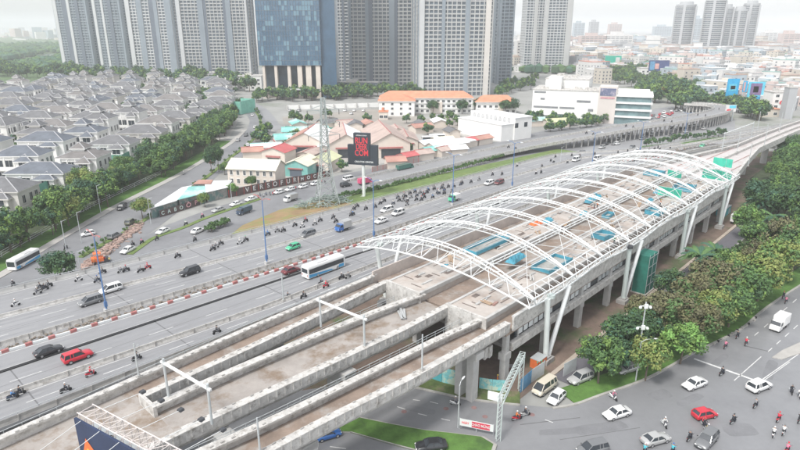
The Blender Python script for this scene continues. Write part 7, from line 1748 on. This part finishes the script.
for i in range(12): b = MB(); p = P(287, 107.5, 1.7).lerp(P(412, 103.8, 1.7), i / 11); b.obox(p, .35, .35, 1.75); b.build('pillar', CONCW, o, True)
o = thing('green_hoarding', 'long dark green site hoarding between the earth lot and the sheds', 'hoarding', P(285, 128)); b = MB(); b.beam(P(285, 128, 1.2), P(344, 130, 1.2), .15, 2.4); b.build('boards', M('hoarding_green', (.05, .22, .17), .7, .25, .3), o, True)
for i in range(8): b = MB(); p = P(285, 128, 1.2).lerp(P(344, 130, 1.2), i / 7); b.obox(p, .1, .12, 1.3); b.build('post', GALV, o, True)

# ------------------------------------------------------------------ flyover
FC = smooth([ST(150, 161, .12), ST(180, 159.5, .4), ST(205, 157, 1.0), ST(228, 152.5, 1.9), ST(252, 147, 3.0), ST(287, 134.5, 5.0), ST(317, 126.5, 6.0), ST(348, 117.5, 6.3), ST(385, 111, 6.5), ST(412, 109, 6.5), ST(432, 112, 6.5), ST(446, 122, 6.3), ST(450, 140, 5.6)], 4)
fo = thing('flyover', 'pale curved flyover on slim pillars rising from the side street to the right', 'flyover', FC[0])
def foff(d, dz):
    out = offs(FC, d, 0)
    return [Vector((q.x, q.y, c.z + dz)) for q, c in zip(out, FC)]
def fr(ds): return [list(r) for r in zip(*[foff(d, z) for d, z in ds])]
b = MB(); b.loft(fr([(-5.4, 0), (5.4, 0), (4.2, -1.0), (-4.2, -1.0)])); b.build('deck', M('flyover_asphalt', (.255, .255, .26), .8, .1, .1), fo, True, fixn=True)
for sg in (-1, 1):
    b = MB(); b.loft(fr([(sg * 5.4, -.5), (sg * 5.75, -.5), (sg * 5.75, 1.0), (sg * 5.4, 1.0)])); b.build('parapet', CONCW, fo, True, fixn=True)
    b = MB(); b.path(foff(sg * 5.55, 1.35), .06, 5); b.build('rail', GALV, fo, True)
acc = 0
for i in range(18, len(FC) - 1):
    p = FC[i]
    for k in (0, .5):
        q = p.lerp(FC[i + 1], k); t_ = FC[i + 1] - p; t_.z = 0; t_.normalize(); nn = Vector((-t_.y, t_.x, 0))
        for sg in (-1, 1):
            b = MB(); c = q + nn * sg * 4.0; b.tube((c.x, c.y, 0), (c.x, c.y, q.z - .9), .38, 8); b.build('pillar', CONCW, fo, True)
bk_ = None
for u in (.3, .42, .5, .6, .68, .8):                  # a few motorbikes on the flyover
    i = int(u * (len(FC) - 1))
    for d in (2.4, -2.2):
        q = foff(d, .03)[i]; t_ = FC[min(i + 1, len(FC) - 1)] - FC[i]
        o = link('motorbike', FARB); o.location = q; o.rotation_euler = (0, 0, math.atan2(t_.y, t_.x)); tag(o, 'motorbike riding on the flyover deck', 'motorbike', 'motorbikes on the flyover'); setmat(o, 0, BC['black'])
        r_ = link('person', RM); r_.location = q; r_.rotation_euler = o.rotation_euler; tag(r_, 'rider on a motorbike crossing the flyover', 'person', 'riders on the flyover'); setmat(r_, 0, SH['dark'])

# ------------------------------------------------------------------ the city beyond
random.seed(21)
CW = [M('city_white', (0.66, 0.65, 0.63), .85, .08, .1), M('city_cream', (0.58, 0.53, 0.46), .85, .08, .1), M('city_grey', (0.42, 0.43, 0.44), .85, .08, .1), M('city_pink', (0.56, 0.46, 0.43), .85, .08, .1), M('city_blue', (0.42, 0.48, 0.52), .8, .08, .1)]
CR = [M('city_roof_grey', (0.4, 0.4, 0.4), .85, .15, .1), M('city_roof_white', (0.68, 0.68, 0.67), .8, .1, .1), M('city_roof_red', (0.48, 0.22, 0.17), .85, .12, .1), M('city_roof_rust', (0.4, 0.29, 0.24), .85, .15, .1), M('city_roof_green', (0.25, 0.4, 0.36), .8, .1, .1)]
CWIN = M('city_window', (0.12, 0.135, 0.15), .4, .3, .1)
def cityhouse(b, x, y, w_, d_, h, rz, rnd=random):
    k, s_ = math.cos(rz), math.sin(rz)
    def T(px_, py_): return (x + px_ * k - py_ * s_, y + px_ * s_ + py_ * k)
    b.obox((x, y, h / 2), w_, d_, h / 2, rz, 0)
    b.obox((*T(0, 0), h + .25), w_ + .15, d_ + .15, .25, rz, 1)
    c = T(rnd.uniform(-.4, .4) * w_, rnd.uniform(-.5, .5) * d_); b.obox((*c, h + 1.5), w_ * .45, d_ * .25, 1.2, rz, 0)
    if rnd.random() < .5: c = T(rnd.uniform(-.5, .5) * w_, rnd.uniform(-.7, .7) * d_); b.obox((*c, h + 1.0), .7, .7, .6, rz, 1)
    z = 1.2
    while z + 1.9 < h:
        for i in range(max(1, int(w_ / 1.6))):
            n = max(1, int(w_ / 1.6)); px_ = -w_ + 2 * w_ * (i + .5) / n
            b.obox((*T(px_, -d_ - .02), z + .8), .75, .06, .8, rz, 2)
        for j in range(max(1, int(d_ / 3))):
            n = max(1, int(d_ / 3)); py_ = -d_ + 2 * d_ * (j + .5) / n
            for sg in (-1, 1): b.obox((*T(sg * (w_ + .02), py_), z + .8), .06, .8, .7, rz, 2)
        z += 3.4
def poly_has(poly, x, y):
    r = False; n = len(poly)
    for i in range(n):
        (x0, y0), (x1, y1) = poly[i], poly[(i + 1) % n]
        if (y0 > y) != (y1 > y) and x < (x1 - x0) * (y - y0) / (y1 - y0) + x0: r = not r
    return r
NOGO = [[(520, 126), (520, 78), (560, 76), (645, 92), (660, 100), (655, 126)], [(600, 76), (640, 70), (720, 112), (700, 120), (668, 106), (640, 108), (650, 95), (610, 90)], [(705, 104), (770, 104), (770, 128), (705, 128)], [(500, 128), (640, 108), (720, 104), (735, 122), (800, 105), (900, 80), (900, 200), (500, 200)]]
taken = []; NB = 0
def free(p, r):
    for q, rr in taken:
        if (q.x - p.x) ** 2 + (q.y - p.y) ** 2 < (r + rr) ** 2: return False
    return True
tries = 0
while NB < 285 and tries < 9000:
    tries += 1
    x = random.uniform(508, 812); y = random.uniform(60, 116)
    if any(poly_has(g_, x, y) for g_ in NOGO) or (x < 580 and y > 72): continue
    p = P(x, y); far_ = (p.y > 700)
    w_, d_ = random.uniform(3, 6.5), random.uniform(6, 12); h = random.choice([7, 9, 11, 13, 15, 18]) * random.uniform(.9, 1.1)
    if far_: w_ *= 1.5; d_ *= 1.4; h *= 1.15
    if random.random() < .1: w_ *= 2; d_ *= 1.5
    r0 = math.hypot(w_, d_) * .72
    if not free(p, r0): continue
    taken.append((p, r0)); NB += 1
    b = MB(); cityhouse(b, 0, 0, w_, d_, h, 0)
    o = b.build('townhouse', [random.choice(CW + CW[:2]), random.choice(CR + CR[:2]), CWIN]); o.location = p; o.rotation_euler = (0, 0, random.choice([.3, .35, 1.9, -.6, .8]) + random.uniform(-.1, .1))
    tag(o, 'small pale building in the packed hazy district past the mall and wooded patch', 'building', 'packed low buildings of the hazy district')
b = MB()
for i in range(1500):
    x = random.uniform(470, 840); y = 34.5 + 27 * random.random() ** .6
    p = P(x, y)
    if not free(p, 10): continue
    h = random.choice([8, 11, 14, 18, 22]) * random.uniform(.8, 1.2) * (1.5 if random.random() < .06 else 1)
    m0 = random.randrange(6); rz = random.choice([.3, .5, 1.2]); w_, d_ = random.uniform(5, 12) * (1 + p.y / 3500), random.uniform(7, 16)
    b.obox((p.x, p.y, h / 2), w_, d_, h / 2, rz, m0); b.obox((p.x, p.y, h + .5), w_ * 1.02, d_ * 1.02, .5, rz, 6 + random.randrange(3))
    if p.y < 2200:
        for k in range(3): b.obox((p.x, p.y, h * (.25 + .25 * k)), w_ * 1.004, d_ * 1.004, .6, rz, 9)
o = b.build('hazy_city', [CW[0], CW[0], CW[1], CW[2], CW[3], CW[4], CR[0], CR[1], CR[3], CWIN]); tag(o, kind='stuff')
b = MB()
for i in range(420):
    x = random.uniform(-60, 190); y = 31 + 10 * random.random() ** 1.6; p = P(x, y); h = random.choice([10, 16, 24, 40, 60]) * random.uniform(.7, 1.2)
    b.obox((p.x, p.y, h / 2), random.uniform(8, 22), random.uniform(8, 20), h * .35, random.uniform(0, 1.5), random.randrange(5))
o = b.build('far_skyline', CW); tag(o, kind='stuff')
b = MB()
WOODM = [LG['dark'], LG['mid'], LG['blueg']]
for i in range(5200):
    x = random.uniform(-40, 80) if i < 3600 else random.uniform(480, 830); y = (46 + 27 * random.random() if i < 3600 else 38 + 36 * random.random()); p = P(x, y)
    if i < 3600 and poly_has([(-40, 67.5), (12, 67), (40, 63.5), (63, 59), (65, 53.5), (48, 53), (30, 57), (8, 61), (-40, 61.5)], x, y): continue
    if i >= 3600 and not free(p, 4): continue
    r0 = random.uniform(3, 6) * (1 + p.y / 3000); b.ball((p.x, p.y, r0 * .8), r0 * random.uniform(.8, 1.5), r0, r0 * random.uniform(.6, 1.0), random.randrange(3), 6, 3)
for v in range(len(b.v)): b.v[v] = (b.v[v][0] + random.uniform(-.8, .8), b.v[v][1] + random.uniform(-.8, .8), max(-.2, b.v[v][2] + random.uniform(-.8, .8)))
o = b.build('far_woods', WOODM); tag(o, kind='stuff')
def round_tower(label, xL, xR, ytop, yb, oval=.7, mat=None, lean=0):
    a_, c_ = P(xL, yb), P(xR, yb); W = (c_ - a_).length / 2; m_ = (a_ + c_) / 2; k = (H - 0) / max(1e-3, (H - 0)); Zd = m_.y
    h = H + (27 - ytop) / FPX * Zd * 1.06
    o = thing('round_tower', label, 'tower', m_, R(20) + lean); n = 20
    b = MB(); b.loft([[(W * .95 * math.cos(2 * math.pi * i / n), W * .95 * oval * math.sin(2 * math.pi * i / n), z) for i in range(n)] for z in (0, h)]); b.build('glazing', GLASST, o, fixn=True)
    b = MB(); z = 4
    while z < h: b.loft([[(W * math.cos(2 * math.pi * i / n), W * oval * math.sin(2 * math.pi * i / n), zz) for i in range(n)] for zz in (z, z + 1.7)]); z += 3.6
    b.build('balcony_rings', CW[2], o, fixn=True)
    b = MB(); b.loft([[(W * kk * math.cos(2 * math.pi * i / n), W * oval * kk * math.sin(2 * math.pi * i / n), zz) for i in range(n)] for zz, kk in ((h, 1.02), (h + 3, 1.02), (h + 3, .7), (h + 8, .66))]); b.build('crown', CW[2], o, fixn=True)
    b = MB()
    for a in (0.4, 2.2, 3.9, 5.4): b.obox((W * .98 * math.cos(a), W * .98 * oval * math.sin(a), h / 2), 2.4, 2.4, h / 2, a)
    b.build('wall_shaft', CW[2], o)
round_tower('slender pale rounded tower, leftmost of the hazy rounded group', 669, 689, 9, 57.5, .8)
round_tower('pale rounded tower, taller half of the middle hazy pair', 697, 718, 5, 58, .75)
round_tower('pale rounded tower, lower half of the middle hazy pair', 713, 726, 11, 57.5, .8)
round_tower('pale rounded tower, left half of the rightmost hazy pair', 725, 740, 13, 57.5, .8)
round_tower('pale rounded tower, right half of the rightmost hazy pair', 735, 751, 8, 57, .75)
def far_block(label, xL, xR, ytop, yb, mat, depth=25, steps=1):
    a_, c_ = P(xL, yb), P(xR, yb); W = (c_ - a_).length / 2; m_ = (a_ + c_) / 2; h = max(12, H + (27 - ytop) / FPX * m_.y * 1.06)
    o = thing('distant_block', label, 'building', m_); b = MB(); b.box(-W, W, 0, depth, 0, h)
    if steps: b.box(-W * .5, W * .3, 2, depth - 2, h, h + 7)
    b.build('wall', mat, o); b = MB(); z = 3
    while z < h - 2: b.box(-W * .96, W * .96, -.15, 0, z, z + 1.5); z += 4
    b.build('window_rows', CWIN, o); b = MB(); n = max(2, int(W / 5))
    for i in range(n + 1): x = -W + 2 * W * i / n; b.box(x - .8, x + .8, -.4, 0, 0, h)
    b.build('wall_piers', mat, o)
for i, (xL, xR, yt, yb, mi, lb) in enumerate(((580, 605, 34, 52, 3, 'wide pinkish hazy apartment block right of the pair of pale towers'), (605, 631, 33, 52, 0, 'wide pale hazy apartment block beside the pinkish one'), (573, 583, 23, 44, 4, 'bluish hazy slab above the pinkish block'), (589, 597, 22, 43, 2, 'grey hazy slab above the pinkish block'), (608, 620, 24, 42, 3, 'stepped pinkish hazy tower above the pale block'), (653, 670, 26, 42, 4, 'bluish hazy blocks left of the slender rounded tower'), (690, 699, 19, 47, 4, 'bluish hazy slab behind the rounded towers'), (763, 775, 31, 46, 0, 'pale hazy block right of the rounded towers'), (781, 797, 32, 52, 3, 'cream hazy block near the right frame edge'), (630, 652, 36, 46, 4, 'low bluish hazy hall left of the rounded towers'), (516, 526, 38, 70, 0, 'white block squeezed beside the tall beige tower'), (640, 668, 41, 50, 0, 'long white hazy block below the bluish blocks'))):
    far_block(lb, xL, xR, yt, yb, CW[mi])
# signs and advertising boards far right
def board(label, xL, xR, ytop, ybot, yground, mats, art):
    a_, c_ = P(xL, yground), P(xR, yground); Zd = (a_.y + c_.y) / 2; k = Zd / FPX * 1.05; W = (c_ - a_).length
    z0, z1 = max(1.5, (yground - ybot) * k), (yground - ytop) * k
    o = thing('advertising_board', label, 'billboard', a_, math.atan2(c_.y - a_.y, c_.x - a_.x))
    b = MB(); b.box(0, W, 0, .8, z0, z1); b.build('panel', mats[0], o)
    for (u0, u1, v0, v1, m_) in art: b = MB(); b.box(W * u0, W * u1, -.15, 0, z0 + (z1 - z0) * v0, z0 + (z1 - z0) * v1); b.build('picture_field', m_, o)
    b = MB()
    for x in (W * .2, W * .8): b.tube((x, .5, 0), (x, .5, z0 + .5), .4, 8)
    b.build('posts', GALV, o)
SKYB = M('board_sky_blue', (0.03, 0.38, 0.66), .5, .15, .2); CYAN = M('board_cyan', (0.12, 0.52, 0.68), .5, .2, .3); PURP = M('board_purple', (0.2, 0.13, 0.26), .5, .3, .3); PEACH = M('board_peach', (0.65, 0.36, 0.33), .5, .2, .3); LEDN = M('led_navy', (0.06, 0.08, 0.19), .4, .3, .2)
board('bright blue advertising board, left one of the two big boards', 724, 735.5, 81, 97, 106, [SKYB], ((.15, .8, .3, .7, CYAN), (.3, .7, .4, .6, M('board_pale', (.5, .62, .6), .5, .1, .3))))
board('narrow blue board between the two big advertising boards', 740, 744, 83, 93, 105, [SKYB], ((.1, .5, .1, .9, PEACH),))
board('blue advertising board with purple and peach picture, right one of the two big boards', 745, 761, 84, 100, 108, [CYAN], ((.12, .82, .25, .92, PURP), (.3, .62, .4, .75, PEACH), (.1, .9, .04, .14, SKYB)))
board('dark navy screen on the white block above the wooded patch', 647, 667, 62.5, 72, 81, [LEDN], ((.3, .5, .2, .7, PEACH), (.05, .28, .1, .9, LBLUE)))
board('green sign board among the hazy roofs left of the navy screen', 604, 620, 57.5, 64.5, 71, [M('sign_green', (.03, .42, .3), .5, .1, .3)], ((.65, .9, .2, .8, CW[0]),))
board('small red sign board below the green one', 601.5, 607, 67.5, 72.5, 76, [SIGNRED], ((.2, .8, .3, .6, CW[0]),))
block('white block behind the navy screen', 640, 676, 80, 14, 13, WALLW)
ob = block('white building with red lettering on its wall near the right frame edge', 770, 786, 115, 12, 15, WALLW)
text('20', 7.5, SIGNRED, ob, (3.2, -.3, 9.5), (R(90), R(-60), 0), ext=.1)
block('low orange roofed shop below the red lettered wall', 761, 779, 117, 9, 5, CW[1], roofm=ROOFO)
block('tall grey slab building by the far viaduct at the right edge', 784, 792, 119, 6, 20, CW[2], win=False)
block('long white building left of the blue boards', 706, 724, 97, 12, 9, WALLW)
o = thing('round_sign', 'yellow round sign standing above the trees right of the mall', 'sign', P(661, 103)); b = MB(); b.tube((0, 0, 0), (0, 0, 9), .25, 8); b.build('post', GALV, o); b = MB(); b.tube((0, -.2, 10.5), (0, .2, 10.5), 2.0, 18); b.build('disc', M('sign_yellow_round', (.7, .45, .05), .5, .1, 1), o)
board('white and turquoise board with red strip by the flyover bend', 724, 734, 106, 112.5, 121, [CW[0]], ((.3, .95, .55, .95, CYAN), (.1, .5, .1, .4, SIGNRED)))

# ------------------------------------------------------------------ the smallest trees become one mass
import numpy as np
allt = [o for o in bpy.data.objects if o.parent is None and o.get('category') == 'tree']
def shown(o):
    p = o.location; a_, c_ = PX(p.x, p.y, 5 * o.scale.z)
    return (-25 < a_ < 825 and c_ < 480 and p.y > 5), o.scale.x / p.length
vis = []
for o in allt:
    ok, sz = shown(o)
    if ok: vis.append((sz, o))
    else:
        for c in list(o.children): bpy.data.objects.remove(c)
        bpy.data.objects.remove(o)
vis.sort(key=lambda q: -q[0]); rest = [o for _, o in vis[288:]]
mats_ = []; VV = []; FF = []; MI = []; base_ = 0
for o in rest:
    k = Matrix.LocRotScale(o.location, o.rotation_euler, o.scale)
    A = np.array(k)
    for c in list(o.children):
        me = c.data; n = len(me.vertices); co = np.empty(n * 3, 'f'); me.vertices.foreach_get('co', co); co = co.reshape(-1, 3)
        VV.append(co @ A[:3, :3].T + A[:3, 3])
        loc = []
        for m_ in me.materials:
            if m_ not in mats_: mats_.append(m_)
            loc.append(mats_.index(m_))
        for pl in me.polygons: FF.append([base_ + i for i in pl.vertices]); MI.append(loc[pl.material_index])
        base_ += n; bpy.data.objects.remove(c)
    bpy.data.objects.remove(o)
if rest:
    me = bpy.data.meshes.new('distant_trees'); me.from_pydata(np.concatenate(VV).tolist(), [], FF)
    for m_ in mats_: me.materials.append(m_)
    me.polygons.foreach_set('material_index', MI); o = link('distant_trees', me); tag(o, kind='stuff')

# ------------------------------------------------------------------ haze
hm = bpy.data.materials.new('haze'); hm.use_nodes = True; hn = hm.node_tree; hn.nodes.remove(hn.nodes['Principled BSDF'])
pv = hn.nodes.new('ShaderNodeVolumePrincipled'); pv.inputs['Color'].default_value = (0.93, 0.95, 0.96, 1); pv.inputs['Density'].default_value = 0.00023
hn.links.new(pv.outputs[0], hn.nodes['Material Output'].inputs['Volume'])
b = MB(); b.box(-7000, 9000, -400, 11000, -1.6, 190); o = b.build('haze', hm); o['kind'] = 'stuff'
